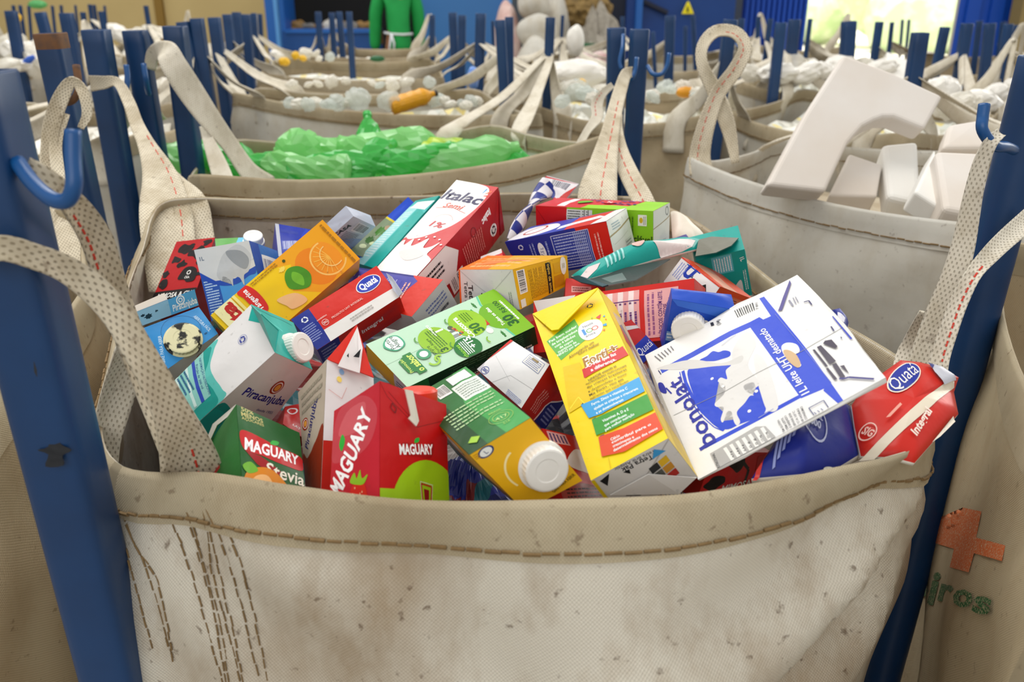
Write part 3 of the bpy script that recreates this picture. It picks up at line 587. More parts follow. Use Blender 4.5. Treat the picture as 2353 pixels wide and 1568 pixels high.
def make_bag(rim, label, mat, corners, name='bulk_bag', belly=.06, seed=1, floor=.0, base=.96, k=6, fold=.012, hem=.045, stitch=True, hooks=None, strapw=.05, strapmat=None, hemmat=None, nrow=34, group=None, folds=None, strap_t=.12, bellyf=None):
    """rim: closed loop of world points; corners: rim indices the straps pull on"""
    R = [Vector(p) for p in catmull(rim, k, True)]; n = len(R); c = sum(R, Vector())/n
    cidx = [i*k for i in corners]; per = [0.]
    for i in range(n): per.append(per[-1]+(R[(i+1) % n]-R[i]).length)
    TOT = per[-1]; V = []; F = []; U = []; rd = random.Random(seed); ph = [rd.uniform(0, 6.28) for _ in range(8)]
    outw = []
    for i in range(n):
        t = R[(i+1) % n]-R[i-1]; o = Vector((t.y, -t.x, 0)).normalized()
        if o.dot(R[i]-c) < 0: o = -o
        outw.append(o)
    def disp(s, d, i):
        e = 0
        for ci in cidx:
            ds = s-per[ci]; ds = (ds+TOT/2) % TOT-TOT/2
            rr = math.hypot(ds, d)
            if rr < .7:
                an = math.atan2(ds, d+.02); e += fold*math.sin(an*11+ph[ci % 8])*math.exp(-rr/.28)*min(1, rr/.22)**2
        e += .006*math.sin(s*9+ph[1]+d*3)*min(1, d*6)+.004*math.sin(s*21+ph[2]-d*7)*min(1, d*5)+.007*math.sin(d*11+s*3+ph[3])*min(1, d*4)
        if folds: e += folds(s/TOT, d)
        return e
    def surf(i, d):
        """point on the cloth at rim index i, d metres below the rim"""
        i %= n; r = R[i]; h = r.z-floor; t = min(1, d/h)
        b = Vector((c.x+(r.x-c.x)*base, c.y+(r.y-c.y)*base, floor))
        p = Vector((r.x*(1-t)+b.x*t, r.y*(1-t)+b.y*t, r.z-d))
        return p+outw[i]*(belly*(bellyf(outw[i]) if bellyf else 1)*math.sin(math.pi*min(1, t)**.7)+disp(per[i], d, i))
    ds = [0, .012, .025]; 
    h0 = max(r.z for r in R)-floor
    for j in range(1, nrow+1): ds.append(.025+(h0-.025)*(j/nrow)**1.25)
    for d in ds:
        for i in range(n):
            V.append(surf(i, min(d, R[i].z-floor))); U.append((per[i], -d))
    for j in range(len(ds)-1):
        for i in range(n): F.append((j*n+i, j*n+(i+1) % n, (j+1)*n+(i+1) % n, (j+1)*n+i))
    root = empty(name, (c.x, c.y, floor)); o = mesh('bag_body', V, F, mat, root, True, uvs=U)
    # uv of the seam column stays continuous enough because stains are in object space
    so = o.modifiers.new('thickness', 'SOLIDIFY'); so.thickness = .0018; so.offset = 1
    # hem band, folded over the rim
    if hem:
        V = []; F = []; U = []; prof = [(hem, .0022, 1), (hem*.5, .003, 1), (.004, .0032, 1), (-.002, .001, 0), (.004, -.0045, 1), (hem*.5, -.0048, 1), (hem, -.0036, 1)]
        for d, off, _ in prof:
            for i in range(n): V.append(surf(i, max(d, 0))+outw[i]*off+Vector((0, 0, -min(d, 0)))); U.append((per[i], d+off))
        for j in range(len(prof)-1):
            for i in range(n): F.append((j*n+i, (j+1)*n+i, (j+1)*n+(i+1) % n, j*n+(i+1) % n))
        mesh('hem_band', V, F, hemmat or M_HEM, root, True, uvs=U)
        if stitch:
            for s in (1, -1):
                pts = []
                for i in range(n):
                    for q in range(3):
                        f = q/3; a, b = surf(i, hem*.82), surf(i+1, hem*.82); pts.append(a.lerp(b, f)+outw[i]*(.0038 if s > 0 else -.0056))
                thread(root, pts, .0016, 'hem_stitching', dash=.013, gap=.002, jit=.001, seed=seed)
    if hooks:
        for ci, hk in zip(cidx, hooks):
            if hk is None: continue
            st = []
            for sgn in (-1, 1):
                j = ci
                while abs(((per[j % n]-per[ci])+TOT/2) % TOT-TOT/2) < strap_t: j += sgn
                st.append(j % n)
            a0, a1 = surf(st[0], .10)+outw[st[0]]*.004, surf(st[0], .0)+outw[st[0]]*.004
            b1, b0 = surf(st[1], .0)+outw[st[1]]*.004, surf(st[1], .10)+outw[st[1]]*.004
            hk = Vector(hk); ta = (R[(st[0]+1) % n]-R[st[0]-1]).normalized(); tb = (R[(st[1]+1) % n]-R[st[1]-1]).normalized()
            mid = (ta+tb)*.5; mid = mid.normalized() if mid.length > .1 else ta
            w = strapw
            ribbon3([a0, a1, a1.lerp(hk, .5)+Vector((0, 0, -.02)), hk, b1.lerp(hk, .5)+Vector((0, 0, -.02)), b1, b0], [w*1.3, w*1.2, w*.8, w*.45, w*.8, w*1.2, w*1.3], [ta, ta, (ta+mid).normalized(), mid, (mid+tb).normalized(), tb, tb], 'lifting_strap', strapmat or M_STRAPW, root, .003, fold=.12)
    tag(root, label, 'bag', group)
    return root, surf, n, R, per, outw
def near_hook(p, maxd=.6, drop=.12):
    best = None
    for T, f, ax, _ in POSTS:
        d = ((T.x-p.x)**2+(T.y-p.y)**2)**.5
        if d < maxd and (best is None or d < best[0]): best = (d, T-ax*drop)
    return best[1] if best else p+Vector((0, 0, .22))
def quadrim(FL, FR, BR, BL, sag=.05, bow=.05):
    """8 point rim: corners and sagging mids, counter-clockwise from front left"""
    c = [Vector(x) for x in (FL, FR, BR, BL)]; ctr = sum(c, Vector())/4; out = []
    for i in range(4):
        a, b = c[i], c[(i+1) % 4]; out.append(a)
        for f in (.25, .5, .75):
            m = a.lerp(b, f); o = (m-ctr); o.z = 0; o.normalize(); s = 4*f*(1-f); out.append(m+o*bow*s-Vector((0, 0, sag*s)))
    return out
# the carton bag in front
rim_px = [(285, 1075, .80), (480, 1092, .745), (650, 1125, .71), (860, 1152, .695), (1040, 1160, .69), (1300, 1153, .69), (1560, 1140, .70), (1750, 1108, .72), (1920, 1070, .75), (2055, 1042, .79), (2130, 1020, .86),
          (2142, 955, .93), (2118, 880, 1.0), (2065, 832, 1.06), (1960, 765, 1.14), (1830, 692, 1.23), (1720, 605, 1.36), (1610, 520, 1.5), (1495, 462, 1.62),
          (1400, 452, 1.66), (1200, 447, 1.66), (1000, 452, 1.64), (760, 457, 1.62), (600, 460, 1.60), (450, 455, 1.58), (368, 470, 1.55),
          (335, 540, 1.42), (300, 620, 1.28), (278, 690, 1.18), (258, 790, 1.06), (238, 880, .97), (226, 980, .88)]
def front_folds(u, d):
    # u runs round the rim from the front left corner; ridges drawn from the front right corner and gathers at the front left
    x = u/.27; e = 0
    if u < .33:
        dx = (1.0-x)*.8; an = math.atan2(d+.03, dx+.03); rr = math.hypot(d, dx)
        e += .012*math.sin(an*15)*math.exp(-((an-.75)/.45)**2)*math.exp(-((rr-.35)/.35)**2)
        e += .016*math.exp(-((x-.42-.5*d)/.06)**2)*min(1, d*6)*math.exp(-d)
        e -= .018*math.exp(-((x-.30-.55*d)/.05)**2)*min(1, d*6)*math.exp(-d)
        e += .012*math.exp(-((d-.30+.25*x)/.05)**2)*x
        e *= 1.5*max(0, min(1, (1.0-x)*5))
        e += .010*math.sin(x*13+d*9)*min(1, d*7)*max(0, min(1, (1.0-x)*5))
    return e
fb, fsurf, fn, fR, fper, fout = make_bag([P(*p) for p in rim_px], 'large cream woven bulk bag in the foreground, filled with crushed drink cartons', M_BAG, [0, 10, 18, 25], belly=.055, seed=3, fold=.016, nrow=60, folds=front_folds, base=.97, hem=.042, bellyf=lambda o: 1-1.15*max(0, min(1, (o.x-.1)*2)))
# lines of heavy stitching running down the front left corner panel
from mathutils.bvhtree import BVHTree as _BV
_me = [c for c in fb.children if c.name.startswith('bag_body')][0].data
_bv = _BV.FromPolygons([v.co[:] for v in _me.vertices], [tuple(q.vertices) for q in _me.polygons])
def cast(px, py, off=.001):
    r = ray(px, py).normalized(); h = _bv.ray_cast(Vector((0, 0, CAMZ)), r, 3)
    return h[0]-r*off if h[0] is not None else None
for gi, ln in enumerate([[(367, 1118), (404, 1226), (425, 1277), (470, 1420), (514, 1580)], [(408, 1120), (440, 1200), (467, 1290), (505, 1440), (529, 1580)], [(410, 1125), (430, 1190), (462, 1290), (492, 1420), (520, 1580)], [(459, 1130), (475, 1220), (489, 1324), (525, 1460), (554, 1580)], [(472, 1162), (518, 1269), (560, 1420), (601, 1580)], [(501, 1132), (520, 1210), (552, 1290), (590, 1440), (616, 1580)], [(478, 1190), (500, 1300), (535, 1450), (562, 1580)],
                         [(262, 1120), (272, 1200), (297, 1290), (325, 1400), (353, 1502)], [(275, 1150), (300, 1230), (331, 1290), (370, 1420), (399, 1528)], [(289, 1205), (320, 1270), (361, 1332), (385, 1440), (401, 1532)], [(258, 1180), (268, 1260), (290, 1380), (300, 1450)]]):
    pts = [cast(x, y) for x, y in [tuple(v) for v in catmull(ln, 26)]]; pts = [q for q in pts if q is not None]
    if len(pts) > 3: thread(fb, pts, .00085, 'corner_stitching', dash=.0105, gap=.0022, jit=.0009, seed=gi)
# straps of the front bag
S = M_STRAP
ribbon([(452, 1135, .80), (432, 1050, .775), (402, 965, .745), (355, 870, .72), (312, 795, .71), (270, 725, .70), (215, 665, .685), (150, 618, .665), (80, 590, .64), (0, 570, .62), (-90, 590, .62)], [150, 124, 88, 70, 66, 66, 66, 62, 60, 60, 60], 'lifting_strap', S, fb, turn=[0, 0, 0, 10, 18, 12, 8, 5, 0, 0, -20], red=(.02, .12), redside=-.2, fold=.12)
ribbon([(452, 1120, .81), (395, 1000, .79), (350, 900, .79), (308, 800, .77), (272, 700, .75), (245, 620, .73), (222, 550, .71), (185, 490, .68), (140, 440, .645), (95, 402, .635), (60, 380, .635)], [100, 80, 70, 64, 60, 64, 70, 62, 50, 46, 40], 'lifting_strap', S, fb, turn=[0, 0, 10, 20, 30, 20, 5, 10, 20, 10, 0], red=(.5, .72), redside=.5, fold=.14)
ribbon([(240, 1085, .875), (246, 1010, .88), (262, 940, .88), (285, 860, .87), (300, 790, .85)], [56, 60, 70, 70, 55], 'lifting_strap', M_STRAPW, fb, turn=[0, 0, 10, 20, 30], fold=.2)
# back left tent
ribbon([(402, 665, 1.42), (388, 560, 1.50), (380, 480, 1.56), (366, 400, 1.66), (338, 335, 1.75), (314, 285, 1.83), (296, 235, 1.88), (270, 190, 1.92), (235, 190, 1.93), (206, 192, 1.95)], [112, 116, 112, 74, 40, 30, 26, 22, 30, 36], 'lifting_strap', S, fb, turn=[0, 0, 0, 0, 0, 10, 20, 10, 0, 0], red=(.08, .5), redside=-.55, fold=.08)
ribbon([(470, 640, 1.50), (448, 530, 1.55), (436, 468, 1.58), (400, 420, 1.66), (370, 378, 1.73), (345, 345, 1.78)], [70, 80, 76, 46, 30, 20], 'lifting_strap', S, fb, red=(.05, .75), redside=.1, fold=.05)
# back right loop
ribbon([(1372, 500, 1.60), (1374, 440, 1.64), (1388, 370, 1.74), (1402, 305, 1.84), (1414, 250, 1.93), (1426, 205, 2.0), (1438, 172, 2.05), (1452, 165, 2.07)], [92, 88, 62, 42, 34, 30, 26, 20], 'lifting_strap', S, fb, turn=[0, 0, 0, 0, 5, 10, 20, 30], red=(.05, .62), redside=-.15, fold=.06)
ribbon([(1500, 520, 1.58), (1478, 462, 1.62), (1448, 405, 1.72), (1425, 350, 1.8), (1416, 300, 1.86), (1420, 260, 1.92)], [48, 48, 44, 38, 30, 20], 'lifting_strap', S, fb, turn=[0, 0, 0, 10, 10, 20], red=(.05, .7), redside=.0, fold=.06)
# front right strap hanging from the big post's hook, and its second leg round the post
ribbon([(2120, 950, .935), (2122, 860, .955), (2135, 790, .96), (2160, 720, .955), (2190, 645, .95), (2212, 570, .945), (2226, 500, .94), (2240, 430, .93), (2256, 370, .92), (2278, 325, .91), (2300, 305, .92)], [110, 82, 62, 60, 56, 50, 44, 38, 32, 28, 24], 'lifting_strap', M_STRAPW, fb, turn=[0, 0, 0, 0, 5, 5, 10, 10, 20, 20, 0], fold=.2, red=None)
ribbon([(2150, 900, .925), (2158, 830, .93), (2180, 760, .93), (2205, 690, .93), (2238, 628, .93), (2280, 580, .95), (2322, 540, .98), (2370, 500, 1.02)], [46, 42, 38, 38, 36, 42, 46, 50], 'lifting_strap', M_STRAPW, fb, turn=[0, 0, 10, 10, 0, 0, 0, 0], red=(.15, .62), redside=-.3, fold=.2)
ribbon([(2085, 900, 1.0), (2090, 830, 1.03), (2105, 780, 1.03), (2128, 720, 1.0)], [70, 64, 48, 30], 'lifting_strap', M_STRAPW, fb, red=(.05, .9), redside=-.3, fold=.05)
# loose cord knots on the back hem
thread(fb, catmull([P(635, 458, 1.60), P(690, 470, 1.6), P(745, 474, 1.6), P(780, 466, 1.6), P(800, 452, 1.6)], 8), .0024, 'loose_cord', dash=.5)
thread(fb, catmull([P(432, 1110, .70), P(424, 1160, .70), P(408, 1220, .70), P(392, 1275, .70)], 8), .0022, 'frayed_tuft', mat=M_STRAPW, dash=.5)

# ---------------------------------------------------------------- drink cartons
WH, RD, BL, NV, YE, GR, TQ, OR = 'e9e7e2', 'cf1f1d', '1340c4', '1c2f86', 'f5cf00', '1f7d34', '17a79b', 'ee6a1a'
def quata_logo(a, x, y, s, rot=0, col=RD):
    a.E(x, y, s*.60, s*.40, 'f3eee8', rot); a.E(x, y, s*.56, s*.365, '1735b0', rot)
    a.T('Quatá', x, y, s*.36, 'ffffff', rot, .03, 0, s*.86)
def sig(a, x, y, r, c, rot=0, bgc=None):
    a.ring(x, y, r, r*.14, c); a.T('SIG', x, y, r*.72, c, rot, .03, 0, r*1.3)
def pira(a, x, y, s, rot, c, word=True, sw='9a2d12'):
    r = math.radians(rot)
    if word: a.T('Piracanjuba', x, y, s*.2, c, rot, .015, .15, s)
    u, v = x-math.sin(r)*s*.30, y+math.cos(r)*s*.30/a.A
    a.E(u, v, s*.13, s*.16, sw, rot-20); a.E(u+s*.01, v, s*.10, s*.125, 'f2e6dd', rot-20); a.E(u+s*.012, v, s*.085, s*.1, sw, rot-20); a.E(u+s*.015, v, s*.06, s*.075, 'e09a3c', rot-20)
def maguary(a, x, y, s, rot=0, c='ffffff'):
    a.T('MAGUARY', x, y, s*.22, c, rot, .03, .1, s)
    r = math.radians(rot); lx, ly = x-.02*s, y
    def pt(dx, dy): return (lx+dx*math.cos(r)*s-dy*math.sin(r)*s, ly+(dx*math.sin(r)+dy*math.cos(r))*s/a.A)
    a.B([pt(-.02, .14), pt(.02, .22), pt(.10, .25), pt(.15, .24), pt(.12, .17), pt(.06, .14)], '2fae3c')
def splash(a, cx, cy, w, h, c, seed, n=9):
    rd = random.Random(seed); q = []
    if n == 5:
        for i in range(9): t = 2*math.pi*i/9; k = rd.uniform(.55, 1.1); q.append((cx+w*k*math.cos(t), cy+h*k*math.sin(t)))
        a.B(q, c); return
    for i in range(n*2):
        t = 2*math.pi*i/(n*2); k = (1.0 if i % 2 else .72)*rd.uniform(.85, 1.1); q.append((cx+w*k*math.cos(t), cy+h*k*math.sin(t)))
    a.B(q, c)

# --- splash of white milk carton
def f(a):
    a.R(0, 0, 1, 1, '3d8fd6'); a.R(0, 0, .30, .62, '1b4fa8'); a.L(.03, .04, .27, .55, 14, 'b9d4ee', 0, 4)
    a.B([(0, .62), (.3, .45), (.6, .42), (.85, .5), (1, .56), (1, 1), (0, 1)], '1646ac'); a.G([(0, .68), (.25, .52), (.6, .5), (1, .62), (1, 1), (0, 1)], 'c9cbcd')
    a.B([(.30, .60), (.36, .50), (.40, .56), (.5, .50), (.53, .40), (.57, .51), (.68, .50), (.73, .38), (.77, .52), (.88, .58), (.97, .80), (.8, .97), (.55, .90), (.42, .80)], 'b9bcc0')
    a.B([(.55, .90), (.62, .74), (.82, .60), (.92, .74), (.80, .88)], '8d9298'); a.T('1L', .1, .86, .07, '5b6a80', 0, .02)
def r(a): a.R(0, 0, 1, 1, '2e6fc4'); a.G([(0, 1), (.3, 1), (.45, 0), (0, 0)], '1646ac'); a.code(.35, .15, .95, .85, '38407a', 'e8ecf4')
splash_c = carton('splash', 'blue and white milk carton with a grey milk splash, beside the spotted carton', '3d8fd6', {'F': f, 'R': r}, {'R': '2e6fc4'}, bulge=.001)
def f(a):
    a.R(0, 0, 1, 1, 'b41418'); rd = random.Random(4)
    for x, y, s in ((.35, .86, .2), (.7, .78, .22), (.2, .7, .14), (.85, .93, .12), (.42, .62, .13), (.1, .5, .12), (.5, .9, .08), (.85, .62, .1), (.15, .34, .16), (.9, .45, .08)):
        splash(a, x, y, s, s*.8/a.A, '150c0d', rd.random(), 5)
    splash(a, .68, .44, .22, .2/a.A, '150c0d', 5, 5); a.ring(.68, .48, .05, .02, 'e8e2dc'); a.T('ÔÍA', .68, .41, .05, 'e8e2dc', 0, .02)
    a.R(0, 0, 1, .24, '150c0d'); a.T('MIMOSA & CIA', .52, .17, .11, 'f2efe8', 0, .02, .2, .82); a.T('milk', .5, .06, .06, 'b41418', 0, .02)
carton('mimosa', 'red carton with black cow spots reading MIMOSA & CIA, at the back left corner', '7d1013', {'F': f}, {'F': 'b41418'})
t = carton('skyback', 'small light blue and green carton with white cap behind the milk splash carton', '4aa6d2', {'F': lambda a: (a.R(0, 0, 1, 1, '58b4dc'), a.G([(0, .3), (.5, .7), (.6, 1), (0, 1)], '4f9d3a'))})
cap(t, 'skyback', 'F', 583, 556, .014, .012)
# --- light blue carton seen from its top
def f(a):
    a.R(0, 0, 1, 1, '2f8ed2'); a.T('GIRE PARA ABRIR', .16, .42, .055, 'cfe6f6', 68, .01, 0, .42); a.T('ABERTURA FÁCIL', .90, .5, .055, 'cfe6f6', -80, .01, 0, .42)
    a.ring(.55, .55, .31, .01, '1f6fae'); splash(a, .85, .2, .03, .03, '1b5584', 3)
def bt(a): a.R(0, 0, 1, 1, 'ddd8cc'); pira(a, .62, .70, .5, 0, '2a3a8c', True); a.L(.1, .1, .9, .4, 5, '8a8578')
bluetop = carton('bluetop', 'light blue carton with a grime spotted screw cap, facing up at the left side', '2f8ed2', {'F': f, 'B': bt}, {'B': 'ddd8cc'}, bulge=.002)
cap(bluetop, 'bluetop', 'F', 421, 782, .0205, .008, 'e4d9b0', dirt=True)
q = face_pts('bluetop', 'F'); up = Vector((0, 0, .004))
fl = [q[3].lerp(q[0], -.02)+up*.6, q[2]+up*.6, on_plane(q, 447, 665, .012), on_plane(q, 308, 719, .012)]
V, F, M = [], [], []; a = Art(((fl[3]-fl[0]).length)/((fl[1]-fl[0]).length)); a.R(0, 0, 1, 1, '5aaae0'); a.R(0, 0, .55, 1, '93c0dc'); splash(a, .2, .45, .07, .18, '1b3446', 3, 7); splash(a, .12, .62, .04, .1, '1b3446', 8, 6); splash(a, .34, .6, .03, .08, '2b4456', 9, 5)
a.T('Piracanjuba', .79, .30, .10, 'f4f8fc', 0, .02, .1, .40); a.ring(.74, .70, .07, .02, 'f4f8fc'); a.ring(.74, .70, .035, .015, 'f4f8fc')
mm = {c: i+1 for i, c in enumerate(a.cols)}; face_into(V, F, M, None, fl, a, 0, mm, .0005, 4)
mesh('sealed_flap', V, F, [inkmat('5aaae0')]+[inkmat(c) for c in a.cols], bluetop, True, midx=M)
slab(bluetop, 'carton_edge', [on_plane(q, 304, 721, .004), on_plane(q, 385, 689, .004), on_plane(q, 378, 674, .004), on_plane(q, 302, 707, .004)], .002, 'e0d3c4')
# --- tangerine
def f(a):
    a.R(0, 0, 1, 1, 'f2c708'); a.G([(0, .0), (1, 0), (1, .55), (.75, .38), (.35, .5), (0, .36)], 'efa312')
    a.E(.42, .26, .40, .34, 'ea8410', 20); a.E(.40, .17, .36, .26, 'f0941c', 0); a.ring(.40, .16, .34, .03, 'f7c469', 24, -10, 230)
    for k in range(9):
        t = math.radians(20*k+10); a.S([(.40, .15), (.40+.30*math.cos(t), .15+.3*math.sin(t)/a.A)], .016, 'f7b84a')
    a.ring(.40, .13, .22, .02, 'f9cf7c', 20, 0, 200)
    a.B([(.22, .40), (.38, .33), (.62, .35), (.72, .42), (.62, .48), (.40, .50)], '49911c'); a.B([(.30, .42), (.45, .38), (.62, .41), (.5, .45)], '73b82c')
    splash(a, .78, .45, .05, .03, 'f6d75e', 2); a.E(.88, .40, .03, .03, '3d4a12')
    a.B([(.06, .47), (.30, .50), (.42, .62), (.22, .60), (.10, .58)], 'f2bf86')
    a.R(.42, .70, .98, .77, 'd9251c'); a.B([(.40, .70), (.7, .675), (1, .70), (.98, .78), (.7, .755), (.44, .78)], 'd9251c'); a.T('Tangerina', .70, .73, .10, 'ffffff', 0, .02, .2, .48)
    a.T('qualidade', .5, .80, .06, 'c3201c', 0, .02, .2); a.E(.12, .74, .11, .11, 'f6f1e2'); a.E(.12, .74, .08, .08, 'd9401c'); a.E(.12, .74, .05, .05, '5a9c2c')
    a.L(.88, .45, .97, .68, 2, 'a87c10', 90); a.L(.02, .02, .98, .06, 1, 'a8700c'); a.R(.42, .80, 1, .82, 'f4e28a'); a.G([(.45, .83), (1, .83), (1, .97), (.5, .97)], 'f4e9b0'); a.T('ita', .72, .89, .24, 'c3201c', 0, .05, .1, .5)
def tt(a): a.R(0, 0, 1, 1, 'd8b010'); a.L(.05, .2, .95, .8, 2, '6e5a08')
tang = carton('tanger', 'yellow and orange tangerine carton with a green leaf, lying upside down at left', 'e8bd10', {'F': f, 'T': tt}, {'T': 'dcb914', 'B': 'e8d9b0'}, bulge=.0015)
# --- back row pieces
carton('grey', 'grey white carton end with a barcode behind the tangerine carton', 'b9bfd0', {'F': lambda a: (a.G([(0, 0), (1, 0), (1, .5), (0, .2)], '8fa2cc'), a.code(.35, .62, .85, .92, '2a2c34', 'd8dae2'), a.L(.25, .25, .8, .58, 7, '868c9c'), a.T('CASA', .12, .55, .12, '20222a', 70, .03))})
def f(a):
    a.R(0, 0, 1, 1, '1a2f9e'); a.R(0, 0, .10, 1, 'b9bcc8'); a.G([(.1, .75), (.6, .7), (.62, .8), (.1, .86)], '25379a'); a.code(.12, .15, .62, .48, 'd4d8ec', '3347ac'); a.G([(.55, 0), (1, 0), (1, .75), (.85, 1), (.7, .7)], '1c3bb2'); a.T('E', .8, .5, .2, 'e8eaf4', 30)
carton('navyback', 'dark blue carton with a white left edge and barcode behind the tangerine carton', '1a2f9e', {'F': f})
def f(a):
    a.R(0, .62, 1, 1, '1546c0'); a.R(0, .60, 1, .63, 'd8c22c'); a.R(0, 0, 1, .60, '7a8a6c'); splash(a, .5, .42, .3, .09, '3f7a22', 3); splash(a, .4, .25, .25, .07, '2c5c1c', 5); a.E(.7, .5, .2, .3, 'a98f72'); a.E(.4, .14, .22, .25, 'c9d2a8'); a.E(.7, .22, .15, .2, 'bfc99a')
carton('leafy', 'narrow blue topped carton with green leaf print leaning behind the teal carton', '2c56b8', {'F': f, 'R': lambda a: a.R(0, 0, 1, 1, '1546c0')})
def f(a):
    a.R(0, 0, 1, 1, '37b7b4'); a.G([(0, 0), (.45, 0), (.5, .9), (0, .9)], '9fdcde'); a.L(.08, .1, .42, .8, 20, 'e2f4f4', 0, 3); a.G([(.5, 0), (1, 0), (1, .75), (.55, .85)], '18a89f'); a.G([(.1, .86), (.9, .80), (1, .93), (.2, .97)], 'dff2f0'); a.G([(.2, .96), (1, .93), (1, 1), (0, 1)], '14a096')
carton('tealback', 'long teal and pale blue carton lying just left of the Italac carton', '18a89f', {'F': f})
# --- Quatá between, behind the front Quatá
def f(a): a.R(0, 0, 1, 1, 'cc2620'); a.G([(0, .42), (1, .5), (1, .72), (0, .62)], 'e6ddd4'); sig(a, .45, .22, .16, 'eab6ac', 20); a.G([(.75, .7), (1, .72), (1, 1), (.8, 1)], '2b2370')
carton('quataback', 'piece of red carton with white band and SIG ring between the tangerine and Quatá cartons', 'cc2620', {'F': f})
# --- Quatá
def f(a):
    a.R(0, 0, 1, 1, 'd6281c'); a.G([(0, 0), (1, 0), (1, .28), (0, .34)], 'ebe7e3'); a.G([(0, .34), (0, 1), (.20, 1), (.18, .30), (.16, 0), (0, 0)], '1a2c8c')
    a.G([(.16, 0), (.18, .33), (1, .27), (1, 0)], 'ebe7e3'); a.L(.02, .2, .15, .66, 8, '8e9ace', 0, 6); a.recyc(.10, .80, .035, 'e8ecf4')
    quata_logo(a, .82, .70, .23, 0); a.T('PRODUTO UHT INTEGRAL', .50, .46, .022, 'f2c4bc', 0, .02); sig(a, .24, .46, .035, 'f4d6d0'); a.T('combibloc', .24, .60, .02, 'f4d6d0', 0); a.L(.45, .10, .72, .22, 2, 'b4aea8', 0, 3)
def bq(a): a.R(0, 0, 1, 1, 'd6281c'); a.T('Integral', .62, .52, .085, 'ffffff', 0, .02, 0, .26); a.G([(0, 0), (.22, 0), (.25, 1), (0, 1)], '18288a'); a.L(.03, .1, .2, .9, 6, '8e9ace')
qt = carton('quata', 'red Quatá carton with white band reading Integral, lying between tangerine and Italac cartons', 'c4231a', {'F': f, 'B': bq}, {'L': '18288a', 'R': 'b9b6c4'}, bulge=.001)
q = face_pts('quata', 'F'); slab(qt, 'foil_fold', [on_plane(q, 888, 628, .003), on_plane(q, 900, 636, .007), on_plane(q, 925, 673, .008), on_plane(q, 917, 682, .003), on_plane(q, 905, 668, .006)], .0015, 'c3c6d2')
# --- blue/red with nutrition table
def f(a):
    a.R(0, 0, 1, 1, 'd8301f'); a.G([(0, 0), (.62, 0), (.78, .86), (.72, .95), (0, .95)], '4b4aa6'); a.G([(0, .95), (.72, .95), (.7, 1), (0, 1)], '2d2f84')
    a.table(.16, .12, .62, .82, '5654b0', 'c9cbea', 9, 3, 0); a.L(.66, .10, .74, .8, 2, 'f0b4a8', 90); a.recyc(.06, .8, .03, 'e6e8f4'); a.T('ICALAC', .1, .5, .05, 'e6e8f4', 60)
def r(a): a.R(0, 0, 1, 1, 'dcdad8'); a.L(.2, .3, .55, .9, 3, '7680b4', 90); a.L(.6, .5, .8, .85, 1, '55575e', 90)
carton('bluered', 'carton with violet nutrition table and red edge, tucked right behind the red Quatá carton', 'd8301f', {'F': f, 'R': r}, {'R': 'dcdad8', 'B': 'dcdad8'})
# --- Italac
def f(a):
    a.R(0, 0, 1, 1, 'c41a20'); a.B([(.0, .42), (.30, .38), (.62, .46), (.86, .6), (.95, .8), (.86, .96), (.5, 1.0), (.0, 1.0), (-.1, .8)], 'efedea')
    a.G([(0, .38), (.12, .42), (.1, 1), (0, 1)], 'efedea'); a.t('Italac', 1019, 450, 1108, 467, 27, '231c4e', .03, .12); a.B([(.80, .90), (.83, .95), (.80, .96)], '3a9ad8'); a.B([(.86, .90), (.93, .945), (.95, .93)], 'e2652c'); a.B([(.86, .88), (.95, .895), (.96, .88)], 'e2452c')
    a.t('Semi', 1020, 479, 1064, 486, 13, 'd0401f', .012, .25); a.st([(998, 485), (1040, 487), (1066, 498)], .010, 'd0401f')
    a.t('1%', 989, 524, 1017, 530, 14, 'c8222a', .02, .1); a.ring(.5, .56, .22, .008, 'e0908c', 20, 20, 160)
    a.B([(0, .0), (0, .30), (.08, .36), (.16, .31), (.26, .37), (.34, .30), (.46, .33), (.58, .38), (.62, .29), (.76, .31), (.86, .35), (.80, .24), (.92, .2), (1.0, .16), (1, 0)], 'ece9e6')
    for x, y in ((.25, .41), (.5, .39), (.66, .40), (.8, .38), (.92, .33), (.4, .36)): a.E(x, y, .022, .022, 'f4f2f0')
    a.B([(.2, .24), (.5, .27), (.75, .22), (.5, .16)], 'd5d2d0'); a.L(.02, .005, .7, .03, 2, '8a8690')
def r(a):
    a.R(0, 0, 1, 1, 'b0151b'); a.T('Italac', .30, .80, .16, 'ffffff', -78, .03, .15, .36); a.recyc(.72, .86, .09, '2a2a2e', 'efe9e4'); a.L(.35, .45, .85, .72, 11, 'd8766f', 0, 5); a.ring(.30, .62, .1, .02, '8a1016')
    a.G([(0, 0), (.55, 0), (.7, .3), (.3, .42), (0, .33)], 'ece9e6'); a.R(.62, .22, .95, .40, 'f0edea'); a.T('Italac', .78, .33, .09, '2a1f48', 0, .02); a.L(.65, .24, .92, .29, 3, '6a6670'); a.code(.58, .02, .98, .17, '1d1d20'); a.L(.12, .04, .4, .24, 3, '2a2a2e', 90)
    a.G([(0, 1), (1, 1), (1, .93)], '96121a'); a.S([(0, .99), (1, .80)], .012, '8a0f15')
it = carton('italac', 'tall red and white Italac Semi 1% milk carton leaning at the back of the pile', 'b3161c', {'F': f, 'R': r}, {'T': 'b3161c'}, bulge=.002)
